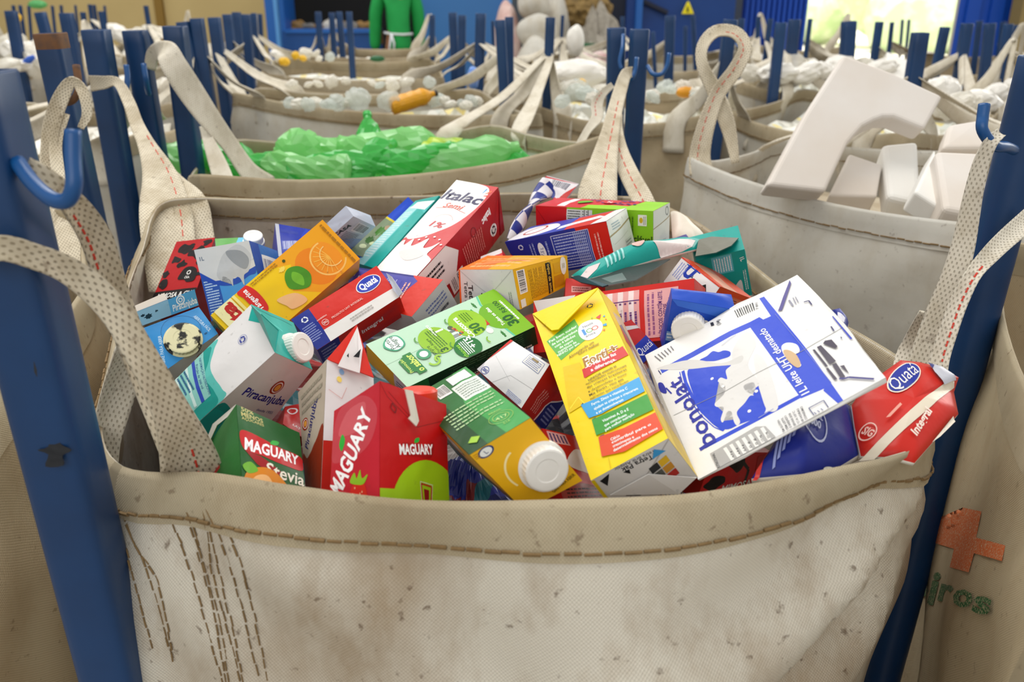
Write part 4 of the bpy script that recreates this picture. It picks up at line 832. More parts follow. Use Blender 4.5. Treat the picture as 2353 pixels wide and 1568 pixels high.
# --- orange / yellow Tetra
def f(a):
    a.R(0, 0, 1, 1, 'e3e3e0'); a.R(0, 0, .03, 1, 'e8641a'); a.S([(.03, .97), (.55, .35), (.97, .97)], .012, 'c6c6c4'); a.S([(.55, .35), (.50, 0)], .01, 'c6c6c4')
    a.T('Tetra Brik', .13, .28, .07, '3c3c40', -90, .01); a.T('Tetra', .22, .32, .09, '232326', -90, .02); a.G([(.26, .1), (.33, .05), (.33, .16)], '1a1a1c'); a.L(.86, .02, .92, .45, 2, '9aa898', 90)
    for i in range(3): a.E(.42+.1*i, .38, .012, .012, '2a2a2c')
    a.R(.42, .14, .55, .19, 'e9cf2c')
def r(a):
    a.R(0, 0, 1, 1, 'e8b412'); a.code(.05, .35, .19, .95, vert=True); a.L(.24, .1, .56, .9, 13, '8a6410', 90, 3, .35); a.R(.57, .03, .66, .95, '241c10'); a.T('Toque de ameixa', .615, .45, .05, 'e8c850', -90, .01)
    a.R(.70, .10, .90, .48, 'c68a10'); a.R(.71, .55, .83, .88, 'dba614'); a.ring(.9, .77, .02, .02, 'efe9dc'); a.E(.90, .72, .06, .13, 'f0ece2'); a.L(.87, .64, .93, .80, 3, '9a8c60', 90); a.R(0.03, .02, .12, .22, 'efe9dc')
def tt(a): a.R(0, 0, 1, 1, 'ea7a1c'); a.G([(.55, 0), (1, 0), (1, 1), (.35, 1)], 'e0a814'); a.L(.1, .1, .85, .8, 4, 'f4b878'); a.G([(.05, .2), (.6, .35), (.8, .6), (.3, .5)], 'e2874a')
carton('orangetetra', 'orange and yellow carton with white folded end and barcode, right of the Italac carton', 'e8b412', {'F': f, 'R': r, 'T': tt}, {'F': 'e3e3e0', 'T': 'ea7a1c', 'L': 'e8641a'}, bulge=.0015)
# --- grape
def f(a):
    a.R(0, 0, 1, 1, '8cc81e'); a.R(0, 0, .28, 1, 'c8161c'); a.S([(0, .95), (.12, .35)], .004, '7c0e12'); a.G([(0, 0), (.28, 0), (.28, .2), (0, .3)], 'ece4dc')
    a.table(.28, .42, .50, .95, 'dfe2d8', '3a3c3a', 7, 2); a.R(.88, .62, .95, .9, 'f0ecdc'); a.E(.905, .76, .015, .02, 'd8b41c'); a.L(.92, .65, .945, .87, 2, '8a8a80', 90); a.L(.80, .3, .85, .85, 2, '4f7a18', 90); a.T('Reciclável', .86, .28, .05, '2c4c10', 0, .02); a.code(.80, .0, .99, .2, '1d1d20')
def tt(a):
    a.R(0, 0, 1, 1, 'cf2a34'); a.R(.17, .1, .24, .95, 'f0e8ea'); a.G([(.40, 0), (1, 0), (1, 1), (.80, 1), (.75, .3), (.42, .25)], '93cf22')
    for i in range(40):
        rd = random.Random(i); a.raw([(x, y) for x, y in [(0.36+rd.random()*.42+.016*math.cos(t), .45+rd.random()*.4+.1*math.sin(t)) for t in (0,)]]*0 or [(0, 0), (0, 0), (0, 0)], [], 'cf2a34', 0)
        x, y = .36+rd.random()*.43, .42+rd.random()*.45; a.E(x, y, .015, .012, rd.choice(['5c3a86', '7450a0', '432a6c']), 0, 8)
    a.E(.56, .55, .05, .055, 'd42030'); a.T('N', .56, .55, .04, 'ffffff', 0, .02); a.B([(.33, .3), (.42, .5), (.36, .6), (.3, .5)], '6fb02a')
def r(a): a.R(0, 0, 1, 1, 'e9e7df'); a.S([(0, .55), (1, .70)], .02, 'a08658'); a.ring(.8, .85, .1, .03, '8a8c88'); a.L(.3, .1, .8, .2, 2, 'b4b4ac')
carton('grape', 'green and red grape juice carton with barcode at the back right of the pile', 'c8161c', {'F': f, 'T': tt, 'R': r}, {'F': '8cc81e', 'R': 'e9e7df', 'T': 'cf2a34'})
# --- blue white red
def f(a):
    a.R(0, 0, 1, 1, '1b2c90'); a.G([(.80, 0), (1, 0), (1, 1), (.70, 1)], 'd4231c'); a.G([(0, 0), (.13, 0), (0, .7)], 'b81c1c'); a.table(.46, .08, .82, .92, '23369c', 'a4b0e0', 11, 8); a.ring(.64, .5, .001, .001, 'a4b0e0')
    a.S([(.46, .08), (.82, .08), (.82, .92), (.46, .92), (.46, .08)], .006, 'c6cdf0'); a.E(.34, .60, .035, .085, 'e8eaf2', 5); a.T('7,5 L', .34, .60, .03, '1b2c90', 80); a.L(.22, .2, .28, .85, 2, '8c98d4', 90); a.L(.38, .2, .42, .85, 1, '8c98d4', 90); a.recyc(.14, .80, .025, 'd4daf2'); a.L(.86, .1, .92, .8, 2, 'f0a49c', 90)
def tt(a): a.R(0, 0, 1, 1, '2a3fae'); a.G([(.6, 0), (1, 0), (1, 1), (.55, .9)], 'd4301f'); a.B([(.0, .1), (.3, .05), (.48, .3), (.35, .7), (.05, .8)], 'eceaf0'); a.ring(.22, .4, .12, .02, 'b8402c'); a.G([(.85, 0), (1, 0), (1, 1), (.9, 1)], 'e8e6e2'); a.G([(.5, .1), (.9, .5), (.8, .7), (.5, .3)], 'e9e9ee')
def r(a): a.R(0, 0, 1, 1, 'e6e6dc'); a.S([(0, .62), (1, .75)], .03, 'a89468'); a.S([(.1, .4), (.8, .5)], .01, 'c8c8bc'); a.L(.15, .72, .5, .9, 3, '9ab0b8'); a.R(.55, .12, .9, .34, 'd4d6cc'); a.L(.58, .15, .87, .31, 2, '8a8e88')
carton('bluewhite', 'dark blue carton with nutrition table and white end, before the grape carton', '1b2c90', {'F': f, 'T': tt, 'R': r}, {'F': '1b2c90', 'R': 'e6e6dc', 'T': '2a3fae', 'L': 'e6e6dc'}, bulge=.002)
# --- teal right
def f(a): a.R(0, 0, 1, 1, '159c92'); a.R(.30, .62, .72, .98, '56b8c4'); a.L(.33, .65, .7, .95, 7, 'd8eef0', 90); a.T('1L', .92, .82, .09, 'e6f2f0', -80, .02); a.B([(.55, .1), (.80, .40), (.84, .2), (.8, -.05), (.5, -.1)], 'dfdcd6'); a.L(.88, .15, .96, .6, 2, 'cfe8e4', 90)
carton('tealright', 'teal carton marked 1L at the right behind the orange red carton', '159c92', {'F': f})
# --- orange U
def f(a):
    a.R(0, 0, 1, 1, 'e8e6e4'); a.T('U', .32, .80, .26, '1f3aa8', -12, .05, 0, .22); a.S([(.18, .92), (.52, .94)], .02, '1f3aa8'); a.L(.05, .35, .25, .9, 4, '8c98d0', 90); a.G([(.66, .62), (.84, .62), (.75, .80)], '141414'); a.T('Tetra Pak', .5, .34, .09, '24305c', -65, .01); a.G([(.55, 0), (1, 0), (1, .42), (.85, .42)], 'd9441c')
    a.R(0, .965, 1, 1, 'dc3a1c')
def tt(a): a.R(0, 0, 1, 1, 'dd4a1f'); a.G([(.1, .2), (1, .1), (1, .5), (.1, .55)], 'd99a80'); 
def r(a): a.R(0, 0, 1, 1, 'de4a1a'); a.R(.25, .35, .85, .85, 'e0754c'); a.table(.3, .4, .8, .8, 'e58a62', '7a2c14', 6, 2)
carton('orangeU', 'orange red carton whose white end shows a black triangle, below the teal carton', 'dd441c', {'F': f, 'T': tt, 'R': r}, {'F': 'e8e6e4'})
# --- red with pink nutrition
def f(a):
    a.R(0, 0, 1, 1, 'd22a24'); a.G([(.0, 1), (.28, 1), (.24, .80), (.05, .60)], 'e2dcdc'); a.table(.42, .10, .68, .93, 'e9a9a8', '6a3a7c', 8, 1, 90, 'f2dfe0')
    a.R(.71, .06, .91, .90, 'e9a9a8'); a.L(.72, .1, .775, .85, 2, '9a5a86', 90); a.T('ALÉRGICOS: CONTÉM LEITE.', .80, .45, .024, '5a2070', 90, .02, 0, .27); a.T('CONTÉM LACTOSE.', .83, .36, .024, '5a2070', 90, .02, 0, .18); a.T('NÃO CONTÉM GLÚTEN.', .86, .40, .024, '5a2070', 90, .02, 0, .22); a.L(.875, .1, .90, .85, 1, '9a5a86', 90)
    a.R(.93, .55, .995, .72, 'f0e6ea')
carton('redpink', 'red carton with pink ingredient panels lying behind the yellow Forti+ carton', 'c8241f', {'F': f})
def f(a): a.R(0, 0, 1, 1, 'c8281f'); a.R(.15, .45, .65, .7, 'e0a09c'); a.L(.18, .48, .6, .67, 2, '7a3028')
carton('redmid', 'small exposed red carton end under the crushed teal carton', 'c8281f', {'F': f})
# --- blue with cap
def f(a): a.R(0, 0, 1, 1, '1b49b6'); a.G([(0, .25), (1, .15), (1, .4), (0, .42)], '7ea6da'); a.L(0, .28, 1, .40, 2, 'd9e6f4'); a.ring(.1, .12, .07, .02, 'ffffff'); a.T('il', .80, .55, .2, '8cc0ec', -20, .02); a.G([(.1, .9), (.9, .8), (1, .9), (1, 1), (0, 1)], '3568cc')
t = carton('bluecap', 'blue carton with a white screw cap right of the Forti+ carton', '1b49b6', {'F': f}, bulge=.003)
cap(t, 'bluecap', 'F', 1583, 745, .0185, .018, tilt=(-.35, -.5, .1))
# --- big turquoise Piracanjuba
def f(a):
    a.R(0, 0, 1, 1, 'dcd2cc'); a.B([(0, 0), (0, .40), (.2, .42), (.45, .34), (.7, .36), (1, .42), (1, 0)], '139187'); a.B([(0, .0), (0, .33), (.25, .35), (.5, .25), (.8, .28), (1, .33), (1, 0)], '12a097')
    a.T('Piracanjuba', .55, .62, .155, '251f80', 8, .02, .12, .80); a.T('desde 1955', .74, .52, .05, '251f80', 8, .0); pira(a, .62, .62, .80, 8, '251f80', False)
def l(a):
    a.R(0, 0, 1, 1, 'ece9e8'); a.B([(0, 0), (0, .62), (.15, .60), (.35, .52), (.6, .50), (.85, .50), (1, .46), (1, 0)], '5ec6bc'); a.B([(0, 0), (0, .55), (.22, .54), (.45, .44), (.8, .44), (1, .38), (1, 0)], '159d92'); a.G([(.05, 1), (.40, 1), (.2, .93)], '18ab9f')
    a.G([(0, 0), (0, .52), (.8, .40), (.8, 0)], '8fd0c6'); a.T('INFORMAÇÃO NUTRICIONAL', .42, .440, .045, '1a4f90', -12, .005, 0, .74); a.T('Porção de 200 ml', .36, .405, .04, '1a4f90', -12, .005, 0, .5); a.G([(0, .43), (0, .40), (.80, .31), (.80, .34)], '2a48b4')
    for i in range(7): y = .36-.05*i; a.G([(0, y), (.78, y-.09), (.78, y-.115), (0, y-.025)], 'd2ece6') if i % 2 == 0 else None
    a.L(.02, .02, .5, .34, 9, '2a6a90', 0, 4); a.recyc(.42, .83, .055, '2a3a9c', None, '5a68b4')
def tt(a): a.R(0, 0, 1, 1, '14a79a'); a.S([(.1, .9), (.5, .6)], .02, '5fd0c4'); a.S([(0, .95), (.9, .9)], .02, '0f8c82')
pt = carton('piratur', 'large white and turquoise Piracanjuba carton with white screw cap, leaning at left', '14a79a', {'F': f, 'L': l, 'T': tt}, {'F': 'dcd2cc', 'L': 'ece9e8', 'T': '14a79a'}, bulge=.0025, crease=.002)
cap(pt, 'piratur', 'T', 672, 805, .0165, .016, tilt=(.25, -.55, -.15))
q = face_pts('piratur', 'T'); slab(pt, 'folded_corner', [q[0].lerp(q[3], .0)+Vector((0, 0, .001)), on_plane(q, 577, 700, .004), on_plane(q, 600, 722, .016), on_plane(q, 640, 760, .012)], .0015, '12a094')
# --- red/white tall Piracanjuba
def f(a): a.R(0, 0, 1, 1, 'e6e4e4'); a.R(0, 0, 1, .5, 'c42a20'); a.G([(0, .46), (1, .50), (1, .56), (0, .54)], 'e6e4e4'); a.T('INFORMAÇÃO', .55, .40, .12, '2a3a8c', 0, .01, 0, .7); a.R(.30, .335, 1, .375, '2444a8'); a.table(.3, .02, 1, .33, 'e2ccd4', '4a4c90', 10, 1); a.recyc(.55, .70, .10, '2a3a9c', None, '5a68b4'); a.E(.3, .95, .05, .05, '8ab4dc'); a.E(.25, .89, .05, .05, 'f0d468'); a.S([(.05, .8), (.3, .76), (.4, .85)], .01, 'd9a8a4')
def l(a): a.R(0, 0, 1, 1, 'b9aa98'); a.B([(0, 0), (0, .42), (.3, .38), (.7, .48), (1, .55), (1, 0)], '8c3018'); a.R(0, .42, 0.001, .43, 'b9aa98'); pira(a, .5, .62, 1.0, 65, '2a2c6c', True); a.L(.1, .75, .9, .95, 3, 'a09684')
bb = carton('piratall', 'tall dirty white and red Piracanjuba carton standing behind the red strawberry carton', 'b8281c', {'F': f, 'L': l}, {'F': 'e6e4e4', 'L': 'b9aa98'}, bulge=.002)
q = face_pts('piratall', 'F'); ap = on_plane(q, 819, 747, -.01)
slab(bb, 'gable_flap', [q[3], on_plane(q, 858, 868, .002), ap], .0015, 'd42a1c')
slab(bb, 'gable_flap', [on_plane(q, 776, 842, .003), on_plane(q, 826, 858, .003), on_plane(q, 833, 800, .000), on_plane(q, 821, 752, -.008), on_plane(q, 812, 770, -.004)], .001, 'e4dedd')
slab(bb, 'print_triangle', [on_plane(q, 797, 818, .0045), on_plane(q, 801, 822, .0045), on_plane(q, 801, 812, .0045)], .0006, '1c1c20'); slab(bb, 'print_triangle', [on_plane(q, 812, 820, .0045), on_plane(q, 825, 822, .0045), on_plane(q, 829, 802, .0042)], .0006, '1c1c20')
# --- green Stevia
def f(a):
    a.R(0, 0, 1, 1, '1f5a26'); a.t('50%', 556, 941, 588, 953, 9, 'c9c07a', .02); a.t('MENOS', 557, 953, 612, 973, 9, 'c9c07a', .02); a.t('AÇÚCARES', 558, 963, 614, 983, 6, 'c9c07a', .015)
    a.B([(.02, .74), (.2, .76), (.6, .70), (.97, .68), (.97, .52), (.6, .52), (.3, .56), (.06, .58)], 'c21f22'); a.G([(.06, .58), (.3, .55), (.6, .44), (.55, .36), (.25, .46)], '9c171b'); maguary(a, .50, .63, .86, -1)
    a.T('Stevia', .68, .42, .22, 'f0ebd8', -4, .015, .05, .62); a.B([(.0, .18), (.05, .34), (.2, .42), (.42, .44), (.62, .36), (.78, .2), (.7, .0), (0, 0)], 'd88418'); a.B([(.1, .2), (.2, .34), (.4, .36), (.5, .2), (.3, .12)], 'eeb878'); a.B([(.02, .42), (.15, .47), (.25, .40), (.1, .36)], '6db02e'); a.B([(.7, .2), (.85, .28), (1, .18), (.9, .1)], '3f8a2a')
def l(a): a.R(0, 0, 1, 1, '2a6a30'); a.G([(0, .7), (.45, .74), (.5, .58), (0, .55)], 'b41e22'); a.T('ARY', .25, .65, .12, 'ffffff', 4, .03); a.T('via', .38, .50, .2, 'f0ebd8', 4, .01); a.R(.1, .15, .75, .38, 'c8281f'); a.T('trazer', .45, .30, .09, 'f4e6e0', 4, .01); a.T('você.', .45, .2, .09, 'f4e6e0', 4, .01)
cc = carton('stevia', 'dark green Maguary Stevia carton with orange fruit, near the front left rim', '1f5a26', {'F': f, 'L': l}, {'F': '1f5a26', 'L': '2a6a30'}, bulge=.002)
q = face_pts('stevia', 'L'); slab(cc, 'open_flap', [on_plane(q, 543, 930, .001), on_plane(q, 550, 938, .001), on_plane(q, 500, 978, .004), on_plane(q, 474, 1035, .003), on_plane(q, 468, 1030, .003), on_plane(q, 490, 975, .006)], .0012, '2e7336', 'c9c6bc')
# --- red Maguary
def f(a):
    a.R(0, 0, 1, 1, 'c21016'); a.S([(.0, .99), (.10, .90), (.52, .73), (.98, .86)], .008, '8e0b10'); a.S([(.12, .94), (.5, .76)], .006, '8e0b10'); a.B([(.30, .58), (.6, .60), (.75, .64), (.72, .52), (.5, .50), (.32, .50)], 'a80e14'); maguary(a, .50, .555, .50, 10)
    a.G([(0, 0), (0, .22), (.2, .23), (.2, 0)], '9ec61c'); a.E(.72, .06, .58, .62, '9ec61c', 0, 40); a.R(0, 0, .5, .18, '9ec61c')
    a.S([(.56, .30), (.72, .29), (.71, .13), (.60, .12), (.56, .30)], .018, 'b01a1c'); a.S([(.545, .315), (.735, .305), (.72, .115), (.59, .105), (.545, .315)], .006, 'e9dfc8'); a.G([(.60, .265), (.68, .26), (.68, .16), (.62, .16)], '8c1418'); a.S([(.16, .86), (.22, .83), (.2, .79), (.14, .82), (.16, .86)], .012, '7c0d10')
def l(a):
    a.R(0, 0, 1, 1, 'c02030'); a.B([(0, .5), (.1, .95), (.6, .98), (.95, .8), (.8, .55), (.3, .45)], 'c4414c'); a.B([(.15, .7), (.3, .9), (.7, .9), (.6, .7)], 'cf5a62'); maguary(a, .42, .50, 1.25, 58)
    a.B([(.45, .0), (.40, .12), (.48, .24), (.62, .28), (.74, .22), (.78, .1), (.7, .0)], 'd4281c'); a.B([(.42, .26), (.5, .34), (.55, .29), (.62, .36), (.66, .29), (.78, .32), (.7, .25), (.56, .24)], '8cbc28')
    for i in range(14): rd = random.Random(i+3); a.E(.46+.26*rd.random(), .02+.2*rd.random(), .012, .016, 'f0b48c', 0, 8)
    a.G([(.1, .05), (.25, .15), (.2, 0)], '8cbc28')
mg = carton('maguary', 'bright red Maguary strawberry carton with a green glass emblem, standing at the front', 'c21016', {'F': f, 'L': l}, {'F': 'c21016', 'L': 'c02030'}, bulge=.0015)
q = face_pts('maguary', 'F')
slab(mg, 'torn_seam', [on_plane(q, 930, 895, .004), on_plane(q, 948, 899, .006), on_plane(q, 962, 968, .006), on_plane(q, 956, 980, .006), on_plane(q, 938, 962, .005), on_plane(q, 944, 955, .005)], .0014, 'd8cfc0')
qb = face_pts('maguary', 'T'); t3 = [q[3], on_plane(q, 940, 893, -.03), q[2]]
bc = MB(); cc0 = on_plane(q, 963, 922, -.03); ax = Vector((0, .25, 1)).normalized(); bc.tube([cc0-ax*.01, cc0+ax*.010, cc0+ax*.012], [.0175, .0175, .015], 40); bc.build('screw_cap', plain('cap_red', 'e03a24', .35), mg)
# --- Porto Alegre green
def f(a):
    a.R(0, 0, 1, 1, 'b9dcc0'); a.G([(0, 0), (1, 0), (1, .14), (.8, .17), (.55, .15), (.3, .18), (0, .16)], '7fb916'); a.S([(0, .165), (.3, .185), (.55, .16), (.8, .18), (1, .15)], .03, '5fc09c')
    splash(a, .12, .22, .08, .012, '2f7a30', 3); splash(a, .85, .22, .08, .012, '2f7a30', 6); a.S([(.5, 0), (.5, 1)], .004, '7a9a80')
    a.E(.48, .15, .30, .24, '6fae14', 0); a.T('30', .30, .10, .17, '1f5c1c', 0, .04); a.T('R$100', .62, .08, .08, '1f5c1c', 0, .02); a.T('Todos os dias', .48, .165, .055, 'ffffff', 0, .02, 0, .45); a.L(.25, .03, .75, .06, 1, 'ffffff'); a.G([(.38, .24), (.52, .24), (.52, .28), (.38, .28)], 'c8281c'); a.G([(.52, .24), (.8, .26), (.75, .30), (.55, .28)], '3f9a3a'); a.E(.27, .28, .06, .05, 'e8ece4')
    a.E(.58, .36, .30, .26, '93c41c', 0); a.T('Concorra', .52, .41, .09, 'ffffff', 0, .03, 0, .5); a.T('30', .42, .34, .16, '2b6a1c', 0, .04); a.L(.6, .30, .8, .37, 4, '4a7a1c')
    a.R(.38, .46, .62, .56, 'd4e6dc'); a.R(.40, .47, .47, .55, '8a928e'); a.R(.52, .47, .57, .57, '6e7672'); a.E(.62, .48, .05, .04, '4a5a40')
    for i in range(8): rd = random.Random(i); a.E(.40+.2*rd.random(), .44+.03*rd.random(), .025, .02, rd.choice(['c87a2c', '3f7a3a', '2c5a86', 'a8301c']), 0, 8)
    a.E(.52, .62, .28, .24, '8fbf1e', 0); a.T('3', .30, .63, .11, '2b5a14', 0, .04); a.T('Compre', .34, .70, .06, '2b5a14', 0, .01); a.T('Porto Alegre', .45, .665, .045, '2b5a14', 0, .01); a.T('1', .66, .56, .13, 'ffffff', 0, .04); a.T('número', .72, .60, .06, 'ffffff', 0, .02); a.L(.35, .58, .75, .65, 4, '41701c')
    a.E(.16, .49, .19, .20, '14702c', 0); a.T('+15', .22, .455, .10, 'ffffff', 0, .03); a.T('chances', .14, .545, .06, '8fd02c', 0, .02, 0, .26); a.L(.04, .47, .3, .53, 4, 'ffffff')
    a.B([(.70, .80), (.90, .80), (.94, .87), (.80, .93), (.64, .88)], '3aa37a'); a.B([(.71, .81), (.89, .81), (.92, .87), (.80, .915), (.66, .875)], 'eef4ee'); a.T('Porto', .80, .885, .07, '2a5c4c', 0, .01); a.T('Alegre', .80, .845, .07, '2a5c4c', 0, .01)
    a.R(.10, .82, .52, .88, '1c7a30'); a.G([(.16, .88), (.5, .88), (.44, .93), (.2, .93)], '1c7a30'); a.T('o sabor', .31, .85, .10, 'd9ee6c', 0, .03, 0, .36); a.T('Promoção', .32, .905, .05, 'd9ee6c', 0, .01); a.ring(.38, .76, .10, .04, '3f9a6a'); a.E(.38, .76, .06, .06, 'e9f2ea'); a.ring(.20, .74, .09, .03, '9ccc3c', 20, 90, 290); a.ring(.2, .70, .07, .03, '9ccc3c', 20, -60, 120)
    for p in ((.66, .72), (.3, .56), (.75, .46), (.12, .33)): a.ring(p[0], p[1]-.01, .07, .018, '5a9a3a' if p[0] > .2 else '86b81e', 10, 20, 140)
def l(a): a.R(0, 0, 1, 1, '0f3f1d'); a.G([(0, .0), (.2, 0), (.2, 1), (0, 1)], '1d6a2c'); a.G([(.0, .86), (1, .88), (1, 1), (0, 1)], '1c6a2e')
def l2(a): a.R(0, 0, 1, 1, '0e3a1c'); a.R(0, .85, 1, 1, '1f7433'); a.code(.05, .05, .14, .75, '1c1c1e', 'dfe2da', True); a.L(.25, .1, .95, .7, 7, '4f7a58', 90, 3, .25)
def tt(a): a.R(0, 0, 1, 1, 'ecae14'); a.R(0, 0, .32, 1, 'd9c8d4'); a.L(.03, .2, .28, .8, 4, '5a4c70')
carton('porto', 'pale green Porto Alegre carton with round lime promotion badges, lying across the middle', '123f20', {'F': f, 'L': l2, 'T': tt}, {'F': 'b9dcc0', 'T': 'ecae14', 'R': '123f20'}, bulge=.002)
# --- Porto Alegre yellow with cap
def f(a):
    a.R(0, 0, 1, 1, '1d6a2e'); a.G([(.6, 0), (1, 0), (1, 1), (.75, 1), (.5, .5)], '3c9c4c'); a.G([(0, 0), (.3, 0), (.25, 1), (0, 1)], '0f4420'); a.R(.55, .55, 1, .80, 'dfe6df'); a.L(.58, .57, .97, .77, 6, '8a9a8c'); a.R(.60, .82, .95, .97, 'e8ebe6'); a.S([(.6, .82), (.95, .82), (.95, .97), (.6, .97), (.6, .82)], .008, '5a6a60'); a.code(.30, .74, .52, .92, '1a1a1c')
    a.L(.12, .28, .95, .52, 6, 'b4d4a0', 0, 4, .35); a.ring(.72, .16, .13, .012, '9cc45c'); a.ring(.72, .16, .19, .008, '9cc45c'); a.T('BRASIL', .72, .24, .05, '9cc45c', 0, .01); a.T('417', .72, .15, .09, 'b4d488', 0, .02); a.T('S.I.F', .72, .08, .05, '9cc45c', 0, .01); a.G([(.1, .1), (.2, .14), (.3, .1), (.2, .06)], '9cc83c')
def b(a):
    a.R(0, 0, 1, 1, 'eab21a'); a.ring(.60, .46, .44, .03, 'f4e2a4', 24, 110, 200); a.ring(.60, .46, .46, .022, 'f4e2a4', 24, 250, 330); a.T('GIRE PARA ABRIR', .75, .09, .055, '4a3a12', 12, .01, 0, .45)
    a.E(.20, .93, .13, .085, '2a3a6c', 12); a.E(.20, .93, .10, .065, 'e9e9e4', 12); a.T('L', .20, .93, .07, '2a3a6c', 10); a.L(.02, .9, .1, .98, 3, 'c08e14')
def l(a):
    a.R(0, 0, 1, 1, '155a28'); a.G([(.0, 0), (.42, 0), (.42, 1), (0, 1)], '155a28'); a.G([(.30, 0), (1, 0), (1, 1), (.55, 1)], 'e6ab16'); a.B([(.62, .35), (.80, .28), (.92, .40), (.84, .62), (.66, .60)], '2a8a5c'); a.B([(.64, .37), (.80, .32), (.89, .41), (.82, .58), (.68, .56)], 'f0ede4'); a.T('Porto', .76, .42, .07, '2a5c4c', -20, .01)
pc = carton('portocap', 'green and yellow Porto Alegre carton with big white cap, lying at the front centre', '155a28', {'F': f, 'B': b, 'L': l}, {'B': 'eab21a', 'F': '1d6a2e', 'L': 'e6ab16'}, bulge=.0018)
cap(pc, 'portocap', 'B', 1246, 1070, .0195, .013)
# --- SIG white
def f(a):
    a.R(0, 0, 1, 1, 'e8e6e6'); a.G([(0, .25), (.10, 0), (0, 0)], 'c8c4c8'); a.S([(.35, .0), (.55, .35), (1, .42)], .008, 'bdbbbb'); a.S([(.05, .5), (.6, .25)], .005, 'c4c2c2'); sig(a, .12, .10, .07, '3a4a9c', 0); a.R(.55, .72, .92, .95, 'e6e2da'); a.S([(.55, .72), (.92, .72), (.92, .95), (.55, .95), (.55, .72)], .008, '7a86b4'); a.L(.58, .74, .9, .92, 5, '7a86b4'); a.G([(0, .3), (0, 1), (.06, 1)], 'd4281f'); a.R(.65, .88, .8, .93, '8a7448'); a.L(.65, .0, .95, .12, 4, '8c96c4')
def r(a): a.R(0, 0, 1, 1, 'c8281f'); a.G([(.55, 0), (1, 0), (1, .75), (.62, .55)], '1c2c80'); a.S([(.52, .0), (.6, .5), (1, .78)], .03, 'e8e4e2'); a.L(.2, .1, .45, .6, 4, 'eba49c', 90); a.L(.66, .08, .95, .5, 5, '8a98d4', 0)
carton('sigwhite', 'white carton end with SIG ring and red blue side, left of the Forti+ carton', 'c8281f', {'F': f, 'R': r}, {'F': 'e8e6e6'}, bulge=.004, crease=.003)
